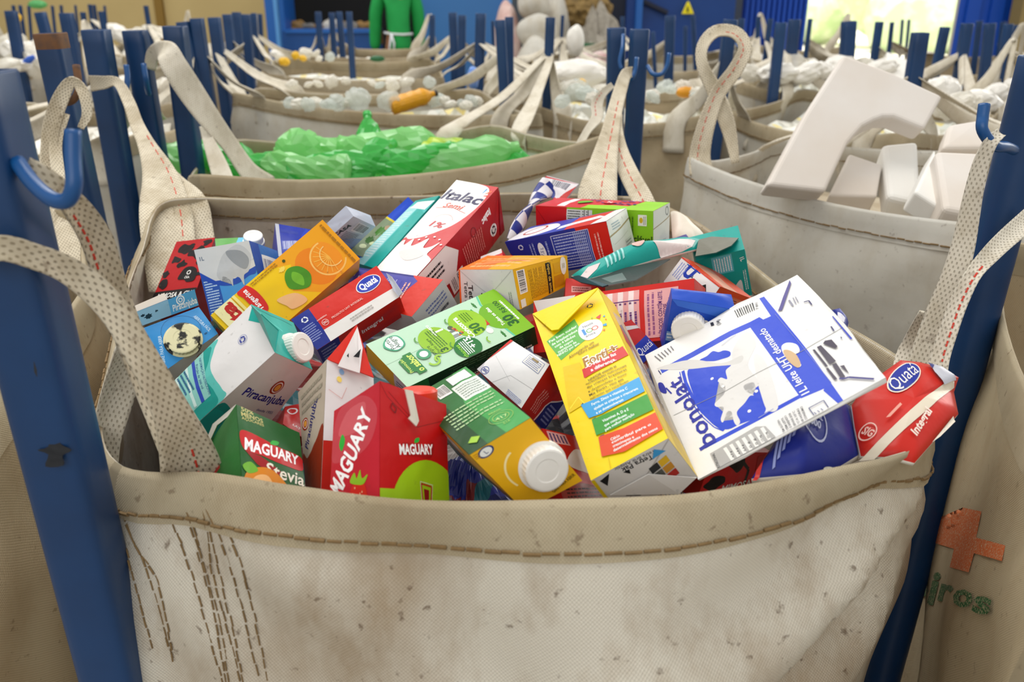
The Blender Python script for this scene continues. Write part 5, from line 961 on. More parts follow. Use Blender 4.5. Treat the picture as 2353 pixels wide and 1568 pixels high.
# --- Forti+
def f(a):
    a.R(0, 0, 1, 1, 'f3d200'); a.st([(1226, 724), (1264, 760), (1286, 758), (1368, 668)], .010, 'c29c0c')
    x, y = a.uv(1358, 704); a.recyc(x, y, .048, '2c2a10', None, 'b89a10')
    a.g([(1257, 786), (1324, 735), (1353, 782), (1292, 830)], '5fae48')
    for t, c in (('Faz bem cuidar', (1264, 787, 1330, 751)), ('de brasileirinhos', (1270, 794, 1331, 761)), ('com 4 bilhões', (1277, 799, 1326, 773)), ('de copos', (1289, 802, 1321, 785)), ('nutritivos de', (1285, 811, 1329, 788)), ('NINHO por ano.', (1284, 820, 1338, 791))): a.t(t, *c, 5.5, 'eef8ea', .02)
    a.bl([(1334, 768), (1337, 750), (1358, 738), (1380, 738), (1388, 752), (1382, 770), (1362, 784), (1344, 782)], 'f2f0ee')
    a.t('Nestlé', 1344, 755, 1366, 744, 5, '2c2c34', .01); a.t('1', 1344, 768, 1350, 765, 14, '3a8ad0', .03)
    for (px, py), c in (((1359, 762), '5aa84c'), ((1371, 756), 'd8503c')): x, y = a.uv(px, py); a.ring(x, y, .046, .013, c)
    a.t('anos', 1351, 777, 1372, 767, 6, '4a4a50', 0)
    for pp, c in (([(1372, 732), (1383, 724), (1381, 735)], 'd8322c'), ([(1387, 730), (1392, 726), (1392, 731)], '3a9ad0'), ([(1388, 748), (1396, 745), (1397, 751), (1389, 752)], '3a9ad0'), ([(1361, 733), (1366, 731), (1364, 735)], '7ac03c'), ([(1388, 762), (1393, 758), (1393, 763)], 'd8602c'), ([(1392, 736), (1396, 735), (1395, 738)], 'd8322c')): a.g(pp, c)
    a.t('Alimentando um', 1311, 825, 1369, 789, 7, '6a4e14', 0, .3); a.t('futuro melhor', 1334, 817, 1381, 792, 7, '6a4e14', 0, .3); a.st([(1358, 808), (1382, 795)], .004, '6a4e14')
    a.g([(1297, 846), (1338, 836), (1350, 872), (1375, 925), (1338, 936), (1310, 952)], 'e6c004'); a.st([(1312, 942), (1333, 915), (1352, 935)], .012, 'f8e040')
    a.g([(1343, 853), (1433, 799), (1446, 819), (1348, 873)], 'cf2a2c')
    for c, b_ in (('f6efe6', .085), ('a8742c', .025)): a.t('Forti', 1346, 839, 1402, 812, 21, c, b_, .12); a.t('+', 1402, 810, 1422, 799, 17, c, b_)
    a.t('O Mix que faz', 1358, 846, 1420, 817, 7, 'ffffff', .02); a.t('a diferença.', 1364, 856, 1420, 829, 7, 'ffffff', .025)
    for i, (t, k) in enumerate((('NINHO® entende as', .78), ('necessidades nutricionais', 1), ('das crianças brasileiras', .98), ('e desenvolveu o novo', .95), ('Mix Forti+, rico em', .85), ('nutrientes que contribuem', .95), ('para o desenvolvimento', .9), ('do seu filho.', .4))):
        x0, y0 = 1350+2.6*i, 878+8.6*i; a.t(t, x0+(8 if i == 0 else 0), y0, x0+90*k, y0-44*k, 5.5, '5c4a0c', .012 if i in (0, 4) else .003)
    for pts, dk, c in (([(1339, 934), (1400, 910), (1474, 869), (1484, 903), (1389, 954), (1358, 964)], [(1339, 934), (1344, 929), (1349, 934)], '3f9fd8'), ([(1365, 968), (1420, 945), (1491, 908), (1504, 944), (1416, 988), (1375, 1003)], [(1364, 967), (1375, 962), (1376, 966)], '3f9a3a'), ([(1380, 1007), (1440, 986), (1508, 951), (1525, 988), (1440, 1039), (1387, 1051)], [(1382, 1005), (1394, 1000), (1394, 1006)], 'e04c28')):
        a.g(dk, '2a4a5c'); a.g(pts, c)
    for t, c in (('Ferro, Zinco e vitamina C', (1366, 934, 1447, 896)), ('ajudam as crianças a crescerem', (1372, 944, 1470, 897)), ('e se desenvolverem', (1376, 953, 1438, 922)), ('Vitaminas A, D e E', (1391, 972, 1450, 944)), ('que contribuem', (1395, 982, 1446, 957)), ('para melhor nutrição', (1397, 992, 1463, 955)), ('Cálcio', (1409, 1013, 1430, 1003)), ('contribui para o', (1412, 1020, 1500, 978)), ('crescimento e', (1414, 1028, 1462, 1006)), ('desenvolvimento dos ossos', (1416, 1037, 1514, 986))): a.t(t, *c, 6, 'f2faf8', .018)
    a.st([(1403, 1052), (1409, 1082)], .006, 'd8b404')
def r(a):
    a.R(0, 0, 1, 1, 'e9c60c'); a.G([(.25, .2), (1, .15), (1, .9), (.3, .85)], 'cdb896'); a.G([(.2, .62), (.9, .45), (.95, .5), (.3, .75)], 'b4504c'); a.G([(.3, .5), (1, .3), (1, .42), (.4, .62)], 'ddd6d2'); a.G([(.3, .75), (.8, .62), (.6, .8)], '7c8088')
    for i in range(6): a.S([(.4+.1*i, .02), (.35+.1*i, .12), (.5+.08*i, .25), (.75, .4)], .018, 'b0903c')
    a.L(.45, .3, .9, .6, 4, '6a6048', 90)
def b(a):
    a.R(0, 0, 1, 1, 'dcd8d4'); a.R(.82, 0, 1, 1, 'e9c60c') if 0 else None; a.S([(0, .02), (.55, .55), (1, .98)], .02, 'b8b2ac'); a.T('Tetra Pak', .55, .86, .07, '2a2a2c', 175, .02); a.T('Tetra Brik Aseptic', .55, .95, .05, '4a4a4e', 175, .005, 0, .5); a.G([(.08, .9), (.22, .95), (.12, .72)], '161618'); a.G([(.36, .84), (.44, .84), (.42, .74)], '161618')
    for i, (c, c2) in enumerate((('2f2f30', 'e2b42c'), ('5a5a54', 'c88c30'), ('1c1c1e', 'b02c24'))): a.G([(.62, .66-.16*i), (.74, .70-.16*i), (.74, .56-.16*i), (.62, .52-.16*i)], c); a.G([(.75, .70-.16*i), (.87, .74-.16*i), (.87, .60-.16*i), (.75, .56-.16*i)], c2)
    a.G([(.80, .96), (.90, .82), (.72, .80)], '3f9ad4'); a.G([(.22, .35), (.30, .45), (.44, .30), (.36, .2)], '1c1c1e'); a.R(0, 0, .04, 1, 'e9c60c')
ft = carton('forti', 'bright yellow Forti+ carton with blue green and red ribbons, on top of the pile', 'efcd00', {'F': f, 'R': r, 'B': b}, {'B': 'dcd8d4', 'R': 'e0c020'}, bulge=.0015, crease=.001)
q = face_pts('forti', 'F'); slab(ft, 'folded_ear', [on_plane(q, 1224, 722, .0012), on_plane(q, 1268, 760, .003), on_plane(q, 1283, 758, .003), on_plane(q, 1370, 668, .002), on_plane(q, 1374, 662, .0012)], .0012, 'f5d600')
q = face_pts('forti', 'B'); slab(ft, 'folded_ear', [on_plane(q, 1402, 1138, .002), on_plane(q, 1490, 1090, .004), on_plane(q, 1600, 1098, .002), on_plane(q, 1560, 1135, .006)], .0012, 'e6e2de')
# --- Bonolat, flattened open
def f(a):
    o = lambda *pts: [(1450+x*.3507, 600+y*.3507) for x, y in pts]; bl = '1840c8'; a.R(0, 0, 1, 1, 'e6e4e2')
    a.g(o((193, 708), (800, 410), (860, 372), (888, 392), (830, 440), (207, 735)), bl); a.g(o((852, 242), (882, 230), (1180, 600), (1320, 790), (1432, 942), (1402, 968), (1290, 830), (1150, 640), (930, 360)), bl)
    a.g(o((808, 450), (870, 400), (960, 352), (1310, 790), (1300, 830), (1140, 905)), bl); a.g(o((1128, 882), (1180, 880), (495, 1226), (478, 1205)), bl); a.g(o((450, 1222), (466, 1216), (476, 1232), (460, 1240)), bl); a.g(o((1300, 790), (1400, 900), (1432, 942), (1402, 968), (1280, 850)), bl)
    a.bl(o((385, 722), (480, 704), (705, 684), (790, 770), (858, 805), (900, 900), (895, 1000), (740, 1065), (640, 1102), (560, 1055), (480, 975), (420, 870)), bl); a.bl(o((470, 656), (520, 630), (560, 600), (600, 608), (640, 600), (680, 612), (676, 640), (620, 655), (560, 665)), bl)
    a.bl(o((690, 690), (650, 730), (658, 785), (615, 775), (595, 800), (640, 822), (632, 880), (570, 935), (580, 958), (628, 962), (606, 1035), (622, 1055), (650, 992), (680, 990), (694, 1050), (715, 1076), (736, 1050), (716, 992), (770, 935), (805, 892), (832, 886), (782, 862), (768, 826), (830, 808), (850, 838), (868, 800), (800, 700), (850, 560), (780, 480), (700, 600)), 'dad8d6')
    a.bl(o((170, 705), (400, 650), (620, 680), (760, 640), (740, 690), (560, 700), (380, 712)), 'cfcdca'); a.bl(o((860, 800), (880, 880), (920, 980), (990, 960), (960, 800), (900, 660), (840, 640)), 'dcdad8')
    a.st(o((352, 722), (372, 800), (420, 900), (480, 985), (560, 1060), (628, 1106)), .018, bl); a.st(o((330, 728), (352, 815), (402, 920), (470, 1012), (560, 1088), (620, 1112)), .005, bl); a.st(o((182, 716), (200, 742)), .006, '2a2a60')
    for x, y in ((555, 780), (628, 830), (800, 985), (850, 862)): u = a.uv(*o((x, y))[0]); a.E(u[0], u[1], .009, .009, 'f0eeec')
    c = o((512, 1196), (278, 772)); a.t('bonolat', *c[0], *c[1], 44, '16209a', .018); a.bl(o((178, 800), (210, 800), (236, 850), (225, 866), (190, 850)), '16209a'); a.st(o((232, 830), (270, 868)), .008, '16209a')
    c = o((1160, 862), (872, 452)); a.t('1L leite UHT desnatado', *c[0], *c[1], 19, 'f4f4f6', .012)
    a.st(o((280, 1008), (640, 862), (1140, 610), (1395, 430)), .0028, '8a8884'); a.st(o((960, 352), (1330, 800)), .003, '6a78c8')
    a.bl(o((1015, 580), (1050, 555), (1110, 565), (1130, 610), (1090, 640), (1140, 690), (1120, 712), (1080, 690), (1030, 630)), 'efede9'); a.bl(o((1026, 610), (1060, 602), (1110, 632), (1138, 690), (1115, 712), (1060, 672)), 'c9a77c')
    for k in range(9): a.g(o((692+14*k, 322-6*k), (697+14*k+(k % 3)*2, 320-6*k), (725+13*k, 372-6*k), (720+13*k, 374-6*k)), '18181a')
    c = o((845, 318), (835, 272)); a.t('7 891', *c[0], *c[1], 6, '3a3a3e', 0); c = o((602, 425), (590, 385)); a.t('(34)', *c[0], *c[1], 9, '3a3a3e', .01); a.g(o((536, 405), (556, 400), (566, 424), (546, 430)), '2a2a2e')
    for k in range(6): a.st(o((160+22*k, 625-13*k), (200+18*k, 655-14*k)), .006, '6a6a70')
    c = o((622, 570), (720, 500)); a.st(c, .003, '9aa0c8'); a.st(o((860, 1030), (960, 970)), .003, '9aa0c8')
    # nutrition panel
    a.g(o((528, 1262), (840, 1085), (905, 1080), (985, 1170), (975, 1180), (600, 1372), (575, 1360)), 'aaa8a6')
    for k in range(7): a.g(o((618+42*k, 1228-22*k), (640+42*k, 1217-22*k), (700+42*k, 1310-22*k), (678+42*k, 1321-22*k)), 'e4e2de')
    c = o((590, 1362), (548, 1262)); a.t('NUTRICIONAL', *c[0], *c[1], 7, '3a3a3c', .01)
    for k, t in enumerate(('9,7 g', '6,6 g', '0,4 g', '0 g', '0 g', '115 mg', '223 mg')): c = o((690+40*k, 1282-21*k), (668+40*k, 1246-21*k)); a.t(t, *c[0], *c[1], 5.5, '3a3a3c', .005)
    for k, t in enumerate(('CONTÉM GLÚTEN.', 'CONTÉM LEITE.', 'SECO E AREJADO', 'CONSERVAR SOB', 'DE 1°C A 10°C', 'ATÉ 48 HORAS', 'PARA CONSUMO')): c = o((1046+24*k, 1150-12*k), (985+26*k, 1040-14*k)); a.t(t, *c[0], *c[1], 5.5, '4c4c52', .01)
    a.st(o((1190, 965), (1285, 915), (1345, 1000), (1250, 1048), (1190, 965)), .004, '4a5080'); 
    for k in range(3): a.st(o((1222+22*k, 990-12*k), (1262+22*k, 1035-12*k)), .004, '5a5f8c')
    # flaps
    a.g(o((1045, 130), (1055, 150), (1005, 330), (980, 338), (1008, 240)), '4a4088'); c = o((1072, 300), (1046, 262)); a.t('Mococa', *c[0], *c[1], 5, '55556a', 0) if 0 else a.st(c, .01, '8a8a9a'); a.st(o((1090, 285), (1070, 245)), .005, '8a8a9a'); a.st(o((1105, 275), (1085, 240)), .005, '8a8a9a')
    a.st(o((1140, 275), (1170, 265), (1190, 292)), .007, '3a386a'); a.g(o((1318, 368), (1332, 362), (1455, 512), (1440, 518)), '3242b4'); a.st(o((1316, 435), (1336, 465)), .007, '3a386a')
    a.g(o((1212, 600), (1225, 596), (1310, 700), (1296, 706)), '453d4e'); a.g(o((1238, 580), (1262, 566), (1360, 668), (1320, 690)), '453d4e'); a.g(o((1275, 555), (1285, 535), (1325, 525), (1365, 570), (1352, 585)), '453d4e')
    a.g(o((1298, 718), (1312, 712), (1370, 780), (1352, 788)), '453d4e'); a.g(o((1335, 692), (1362, 680), (1420, 765), (1392, 778)), '453d4e'); a.g(o((1385, 700), (1410, 692), (1442, 745)), '453d4e'); a.st(o((1382, 778), (1420, 776), (1440, 768), (1600, 780)), .010, '33307c'); a.g(o((1378, 503), (1390, 508), (1384, 522)), '3a3a6a')
bn = carton('bonolat', 'large flattened white and blue bonolat skimmed milk carton at the right', 'dedcd8', {'F': f}, {'F': 'e6e4e2'}, bulge=.004, crease=.004)
# --- small ones
carton('redsmall', 'small bright red carton corner between the Italac and dark blue cartons', 'd02820', {'F': lambda a: (a.R(0, 0, 1, 1, 'd02820'), a.G([(0, .7), (1, .8), (1, 1), (0, 1)], 'ddd6d6'), a.ring(.5, .4, .3, .08, 'a81c18'))})
carton('redlow', 'red and white carton wedged between the yellow capped and Forti+ cartons', 'b01c1a', {'F': lambda a: (a.R(0, 0, 1, 1, 'c01e1c'), a.R(.1, .82, .6, .98, 'd8a0a0'), a.L(.12, .84, .58, .96, 5, '2a2a6c', 90), a.B([(.35, .6), (.7, .78), (1, .68), (1, .42), (.5, .48)], 'e4e0de'), a.G([(0, 0), (1, 0), (1, .25), (0, .35)], '8a3a34'), a.L(.1, .02, .9, .25, 5, '3a1c1a'))})
def f(a): a.R(0, 0, 1, 1, 'e4e4e6'); a.R(0, .9, 1, 1, 'c8281f'); a.S([(.55, .1), (.55, .75), (.95, .8), (.95, .1)], .02, '3a4a9c'); a.L(.6, .2, .9, .7, 4, '6a76b4', 90); a.T('T', .32, .45, .25, '24389c', 90, .04)
carton('whitelow', 'small white carton tab with blue outline under the Forti+ carton at the front rim', 'c8281f', {'F': f}, {'F': 'e4e4e6'})
def f(a): a.R(0, 0, 1, 1, 'c0181a'); splash(a, .4, .75, .2, .2, '120c0c', 3, 5); splash(a, .15, .35, .15, .2, '120c0c', 6, 5); a.S([(.5, .8), (.62, .6), (.6, .2)], .04, '120c0c'); a.T('MIMOSA', .5, .22, .08, 'e8e4de', 5, .02); a.G([(.7, 0), (1, .3), (1, 1), (.75, .9)], 'a81618')
carton('redcow', 'red carton with black blotches beneath the flattened bonolat carton', '8a1214', {'F': f}, {'F': 'c0181a'})
def f(a): a.R(0, 0, 1, 1, 'b8282a'); a.G([(0, 0), (1, 0), (1, .45), (0, .4)], '2a3aa4'); a.T('Quatá', .5, .22, .3, 'f4f2f6', 0, .03, .1, .9); a.G([(.1, .85), (1, .7), (1, .8), (.1, .97)], 'cfc8c8')
carton('quatasmall', 'creased Quatá carton strip showing beside the right edge of the Forti+ carton', 'b8282a', {'F': f})
carton('redleft', 'red carton piece with white print between the turquoise and dark green cartons', 'a41c1c', {'F': lambda a: (a.R(0, 0, 1, 1, 'b82020'), a.ring(.35, .75, .25, .08, 'ddd4d8'), a.T('LAT', .6, .2, .15, 'f0e8e8', -10, .02))})

# --- crushed pieces built as their own shapes
def crushed(name, label, poly, z, th, art_c, prints=(), rim='e3ddd2', wob=.004, seed=1, cat='carton', dome=.01):
    """flattened pack: outline (px,py,z) bulged between two skins; prints: (polygon px, colour)"""
    ctrl = [P(*p) for p in poly]; c = sum(ctrl, Vector())/len(ctrl); n = Vector((0, 0, 0))
    for i in range(len(ctrl)): n += (ctrl[i]-c).cross(ctrl[(i+1) % len(ctrl)]-c)
    n.normalize()
    if n.dot(c-Vector((0, 0, CAMZ))) > 0: n = -n
    rd = random.Random(seed); N = len(ctrl); K = 6; out = []
    for i in range(N):
        for j in range(6): out.append(ctrl[i].lerp(ctrl[(i+1) % N], j/6))
    M = len(out); V = []; F = []
    cre = [(rd.uniform(0, 6.28), rd.uniform(-.03, .03), rd.uniform(.3, 1)) for _ in range(4)]
    a1 = n.orthogonal().normalized(); a2 = n.cross(a1)
    def dz(p, k):
        x, y = (p-c).dot(a1), (p-c).dot(a2); e = dome*(1-k**2)
        for an, o, w in cre: e += wob*w*math.exp(-((x*math.cos(an)+y*math.sin(an)-o)*45)**2)*(1-k**4)
        return e
    for side in (1, -1):
        for k in range(K+1):
            for p in out:
                q = c.lerp(p, k/K if k else 0.001); V.append(q+n*(side*(th/2)*(1 if k < K else .35)+dz(q, k/K)*(1 if side > 0 else .3)))
    def ix(s, k, i): return s*(K+1)*M+k*M+i % M
    for s in (0, 1):
        for k in range(K):
            for i in range(M):
                f4 = (ix(s, k, i), ix(s, k+1, i), ix(s, k+1, i+1), ix(s, k, i+1)); F.append(f4 if s == 0 else f4[::-1])
    for i in range(M): F.append((ix(0, K, i), ix(1, K, i), ix(1, K, i+1), ix(0, K, i+1)))
    root = empty(name, c); nf = len(F)
    # prints follow the dome: drape each polygon, finely triangulated
    pv = []; pf = []; pm = []; cols = []
    bm = bmesh.new()
    from mathutils.geometry import intersect_point_line
    txt = {i for i, (pp, col) in enumerate(prints) if isinstance(pp, tuple)}
    for li, (pp, col) in enumerate(prints):
        if col not in cols: cols.append(col)
        if isinstance(pp, tuple):           # text: (string, px, py, height px, rot deg, width px)
            s, tx, ty, h, rot, w = pp; vs, fs = glyphs(s, .03, .08); lo, hi = vs.min(0), vs.max(0); q = (vs-(lo+hi)/2)*h/.72
            q[:, 0] *= w/((hi[0]-lo[0])*h/.72); r = math.radians(rot)
            pts2 = [(tx+x*math.cos(r)-y*math.sin(r), ty-(x*math.sin(r)+y*math.cos(r))) for x, y in q]
        else: pts2 = pp; fs = [tuple(range(len(pp)))]
        q3 = []
        for x, y in pts2:
            rr = ray(x, y); o = Vector((0, 0, CAMZ)); q3.append(o+rr*((c+n*(th/2)-o).dot(n)/rr.dot(n)))
        bv = [bm.verts.new(v) for v in q3]
        for f_ in fs:
            try: ff = bm.faces.new([bv[i] for i in f_]); ff.material_index = cols.index(col)*1000+li
            except ValueError: pass
    bmesh.ops.triangulate(bm, faces=bm.faces[:])
    for _ in range(5):
        es = [e for e in bm.edges if e.calc_length() > .0035 and not (e.link_faces and e.link_faces[0].material_index % 1000 in txt)]
        if es: bmesh.ops.subdivide_edges(bm, edges=es, cuts=1); bmesh.ops.triangulate(bm, faces=[f_ for f_ in bm.faces if len(f_.verts) > 3])
    def kof(p):
        # radial parameter 0 centre .. 1 outline
        d = p-c; best = 1
        x, y = d.dot(a1), d.dot(a2); L = math.hypot(x, y)
        if L < 1e-6: return 0
        for i in range(N):
            A, Bq = ctrl[i]-c, ctrl[(i+1) % N]-c; ax, ay, bx, by = A.dot(a1), A.dot(a2), Bq.dot(a1), Bq.dot(a2)
            den = x*(by-ay)-y*(bx-ax)
            if abs(den) < 1e-12: continue
            t = (ax*(by-ay)-ay*(bx-ax))/den; u = (ax*y-ay*x)/den
            if t > 0 and -1e-6 <= u <= 1+1e-6: return min(1, 1/t)
        return 1
    bm.verts.index_update(); lay = {}
    for f_ in bm.faces:
        for v in f_.verts: lay[v.index] = f_.material_index % 1000
    surf = {}
    # height of base outline plane under each point (outline need not be planar)
    for v in bm.verts:
        p = v.co.copy(); d = p-c; k = kof(p); hgt = 0
        x, y = d.dot(a1), d.dot(a2)
        for i in range(N):
            A, Bq = ctrl[i]-c, ctrl[(i+1) % N]-c; ax, ay, bx, by = A.dot(a1), A.dot(a2), Bq.dot(a1), Bq.dot(a2); den = ax*by-ay*bx
            if abs(den) < 1e-12: continue
            s_, t_ = (x*by-y*bx)/den, (ax*y-ay*x)/den
            if s_ >= -1e-4 and t_ >= -1e-4: hgt = s_*A.dot(n)+t_*Bq.dot(n); break
        flat = c+a1*x+a2*y+n*hgt
        pv.append(flat+n*(th/2*(1-.65*max(0, (k-.83)/.17))+dz(flat, k)+.0008+.0004*lay.get(v.index, 0)))
    for f_ in bm.faces: pf.append([v.index for v in f_.verts]); pm.append(f_.material_index//1000)
    bm.free()
    o0 = len(V); mesh('carton_body', V+pv, F+[[i+o0 for i in f_] for f_ in pf], [inkmat(art_c), inkmat(rim)]+[inkmat(c_) for c_ in cols], root, True, midx=[0]*(K*M)+[1]*(nf-K*M)+[i+2 for i in pm])
    tag(root, label, cat); return root
ell = lambda x, y, rx, ry, rot=0, n=26: [(x+rx*math.cos(t)*math.cos(math.radians(rot))+ry*math.sin(t)*math.sin(math.radians(rot)), y-rx*math.cos(t)*math.sin(math.radians(rot))+ry*math.sin(t)*math.cos(math.radians(rot))) for t in [2*math.pi*i/n for i in range(n)]]
def rng_(x, y, r, w, n=24):
    a = [(x+r*math.cos(2*math.pi*i/n), y+r*math.sin(2*math.pi*i/n)) for i in range(n+1)]; b = [(x+(r-w)*math.cos(2*math.pi*i/n), y+(r-w)*math.sin(2*math.pi*i/n)) for i in range(n, -1, -1)]; return a+b
crushed('milk_carton', 'crushed red Quatá carton with torn white edge and foil corner, hanging over the right rim',
        [(1955, 935, .855), (1985, 890, .88), (2068, 831, .90), (2112, 836, .90), (2160, 848, .90), (2201, 871, .90), (2190, 905, .89), (2200, 955, .86), (2150, 1010, .83), (2099, 1068, .80), (2050, 1055, .80), (1976, 1052, .81), (1962, 985, .835)], .86, .012, 'c9281d',
        [([(1978, 1052), (2120, 925), (2192, 866), (2200, 880), (2130, 950), (2010, 1054)], 'ddd2bd'), (ell(2071, 879, 40, 28, 38), 'efe4d4'), (ell(2071, 879, 37, 25, 38), '1d2f96'), (('Quatá', 2070, 880, 34, 38, 62), 'f2eee8'),
         (rng_(1993, 995, 18, 2.5), 'eec0b4'), (('SIG', 1993, 996, 14, -40, 24), 'eec0b4'), (('Integral', 2108, 988, 20, 58, 66), 'f0ddd0'), ([(2125, 842), (2160, 850), (2199, 872), (2165, 893), (2138, 870)], 'b9bac4'), ([(2127, 843), (2140, 850), (2134, 862), (2128, 856)], '1e2c74'), ([(2140, 1020), (2190, 958), (2196, 968), (2160, 1005)], 'e6dccb'),
         ([(2027, 975), (2033, 968), (2058, 943), (2062, 948), (2036, 974)], 'e6a090')], seed=4, wob=.003, dome=.005)
crushed('milk_carton', 'twisted dark blue carton with a round white stamp, below the bonolat carton at the rim',
        [(1727, 1106, .78), (1762, 1056, .82), (1830, 1015, .86), (1900, 978, .87), (1954, 940, .865), (1966, 1000, .84), (1972, 1052, .815), (1920, 1084, .79), (1840, 1096, .77)], .82, .014, '1d2a86',
        [([(1728, 1103), (1762, 1058), (1772, 1060), (1738, 1104)], 'c02a20'), (rng_(1877, 1026, 26, 2.5), 'b9c0e0'), (('BRASIL', 1877, 1012, 9, -10, 34), 'b9c0e0'), (('600', 1877, 1028, 12, 0, 24), 'b9c0e0')] +
        [([(1775+12*i, 1090-7*i), (1782+12*i, 1088-7*i), (1800+12*i, 1046-6*i), (1795+12*i, 1046-6*i)], '8c96cc') for i in range(5)] + [(ell(1907, 1072, 15, 8, 10), 'b8b4a0')], seed=9, wob=.006, dome=.02)
tc_ = crushed('milk_carton', 'flattened crushed teal carton with an open dark inside, lying across the right rear',
        [(1313, 636, 1.14), (1395, 598, 1.17), (1480, 572, 1.20), (1590, 549, 1.22), (1615, 552, 1.21), (1600, 575, 1.18), (1500, 600, 1.16), (1400, 630, 1.13), (1350, 644, 1.12)], 1.2, .008, '1aa096',
        [([(1330, 634), (1352, 622), (1380, 618), (1372, 628), (1345, 640)], 'd9c4c4'), ([(1500, 584), (1560, 563), (1598, 556), (1590, 570), (1520, 590)], 'd9ccc8'), (ell(1467, 588, 15, 7, 12), 'ddb4ac')] + [([(1390+9*i, 612-3*i), (1394+9*i, 611-3*i), (1400+9*i, 622-3*i), (1396+9*i, 624-3*i)], '9fd8d4') for i in range(5)], seed=5, wob=.003, dome=.012)
slab(tc_, 'torn_flap', [P(1605, 552, 1.205), P(1635, 545, 1.21), P(1697, 548, 1.19), P(1680, 566, 1.16), P(1645, 582, 1.14), P(1598, 590, 1.14)], .0015, '14564f', '6d6a5c')
slab(tc_, 'inner_board', [P(1352, 640, 1.125), P(1440, 616, 1.14), P(1540, 596, 1.16), P(1460, 645, 1.10), P(1395, 658, 1.08)], .0015, '6a7774', '3c4442')
slab(tc_, 'torn_flap', [P(1312, 638, 1.13), P(1330, 634, 1.12), P(1398, 656, 1.075), P(1385, 660, 1.075), P(1335, 650, 1.11)], .002, '123f48')
# twisted blue and red pack standing at the back
tw = empty('milk_carton', P(1200, 550, 1.4))
V, F = [], []; path = [(1168, 550, 1.33, 8, 0), (1185, 528, 1.35, 26, 20), (1203, 500, 1.38, 32, 55), (1222, 472, 1.41, 26, 100), (1240, 450, 1.44, 34, 150), (1262, 428, 1.46, 44, 190)]
cps = [P(*p[:3]) for p in path]; cur = catmull([tuple(c) for c in cps], 6); ws = catmull([(p[3], p[4], p[2]) for p in path], 6); NS = 16
for i, (p, w) in enumerate(zip(cur, ws)):
    t = Vector(cur[min(i+1, len(cur)-1)])-Vector(cur[max(0, i-1)]); t.normalize(); s = t.cross(Vector((0, 1, -.3))).normalized(); s = Matrix.Rotation(math.radians(w[1]), 3, t) @ s; nn = s.cross(t); hw = w[0]*w[2]/FPX/2
    for j in range(NS): a_ = 2*math.pi*j/NS; V.append(Vector(p)+s*math.cos(a_)*hw*1.15+nn*math.sin(a_)*hw*.55)
for i in range(len(cur)-1):
    for j in range(NS): F.append((i*NS+j, i*NS+(j+1) % NS, (i+1)*NS+(j+1) % NS, (i+1)*NS+j))
mi = [(0 if ((f_ // NS)//4 + (f_ % NS)//5) % 2 else 1) for f_ in range(len(F))]
mesh('twisted_body', V, F, [inkmat('1c2a80'), inkmat('dcd8dc')], tw, True, midx=mi)
e = [P(1254, 405, 1.47), P(1328, 424, 1.45), P(1290, 470, 1.43), P(1246, 440, 1.46)]
V, F, M = [], [], []; a = Art(.8); a.R(0, 0, 1, 1, 'ddd9dc'); a.G([(0, 0), (1, 0), (1, .9), (.75, .1), (0, .1)], 'c0241f'); a.G([(0, .9), (1, 1), (0, 1)], 'c0241f'); a.code(.22, .5, .85, .95, '2a2c4c', None); a.B([(-.05, .35), (.2, .5), (.5, .35), (.55, 0), (0, 0)], '1c2a80')
quad = [e[3], e[2], e[1], e[0]]; mm = {c: i+1 for i, c in enumerate(a.cols)}; face_into(V, F, M, None, quad, a, 0, mm, .006, 4, .004)
o = mesh('flared_end', V, F, [inkmat('ddd9dc')]+[inkmat(c) for c in a.cols], tw, True, midx=M)
slab(tw, 'flared_end', [p+Vector((.002, .005, -.001)) for p in e], .003, 'cfcad0')
tag(tw, 'twisted blue and white carton with a red barcode end, standing up at the back', 'carton')
# pale crumpled board behind the grape carton, right side
crushed('milk_carton', 'pale crumpled cardboard sheet right of the grape carton against the bag', [(1541, 488, 1.40), (1575, 505, 1.40), (1620, 548, 1.34), (1600, 560, 1.32), (1545, 550, 1.34)], 1.36, .006, 'dcd4c4', [([(1545, 552), (1590, 556), (1575, 545), (1545, 540)], '6a64a4')], seed=8, wob=.004, dome=.008)
crushed('milk_carton', 'dark blue pouch corner peeking over the right edge of the bonolat carton', [(1905, 728, 1.13), (1930, 722, 1.13), (1950, 745, 1.1), (1945, 765, 1.08), (1925, 758, 1.09)], 1.1, .01, '23308c', [([(1925, 735), (1942, 742), (1940, 750), (1925, 744)], 'd8d8e4')], seed=3, dome=.006)

# hidden heap of packs that carries the visible ones
def heap(name, label, rim, depth, mat, seed, amp=.03, res=26, shrink=.93, bottom=.5, dome=0, tilt=None):
    R = [Vector(p) for p in rim]; c = sum(R, Vector())/len(R); n = len(R); rd = random.Random(seed); V = []; F = []
    for k in range(res+1):
        for i in range(n):
            p = c.lerp(R[i], shrink*k/res); z = p.z-depth+dome*(1-(k/res)**2)
            V.append(Vector((p.x, p.y, z+amp*(math.sin(p.x*41+seed)*math.sin(p.y*37+seed*2)+.5*math.sin(p.x*83+p.y*71)+rd.uniform(-.3, .3)))))
    for k in range(res):
        for i in range(n): F.append((k*n+i, (k+1)*n+i, (k+1)*n+(i+1) % n, k*n+(i+1) % n))
    o = len(V)
    for i in range(n): p = c.lerp(R[i], shrink); V.append(Vector((p.x, p.y, bottom)))
    for i in range(n): F.append((res*n+i, o+i, o+(i+1) % n, res*n+(i+1) % n))
    ob = mesh(name, V, F, mat); return tag(ob, label, 'waste', kind='stuff')
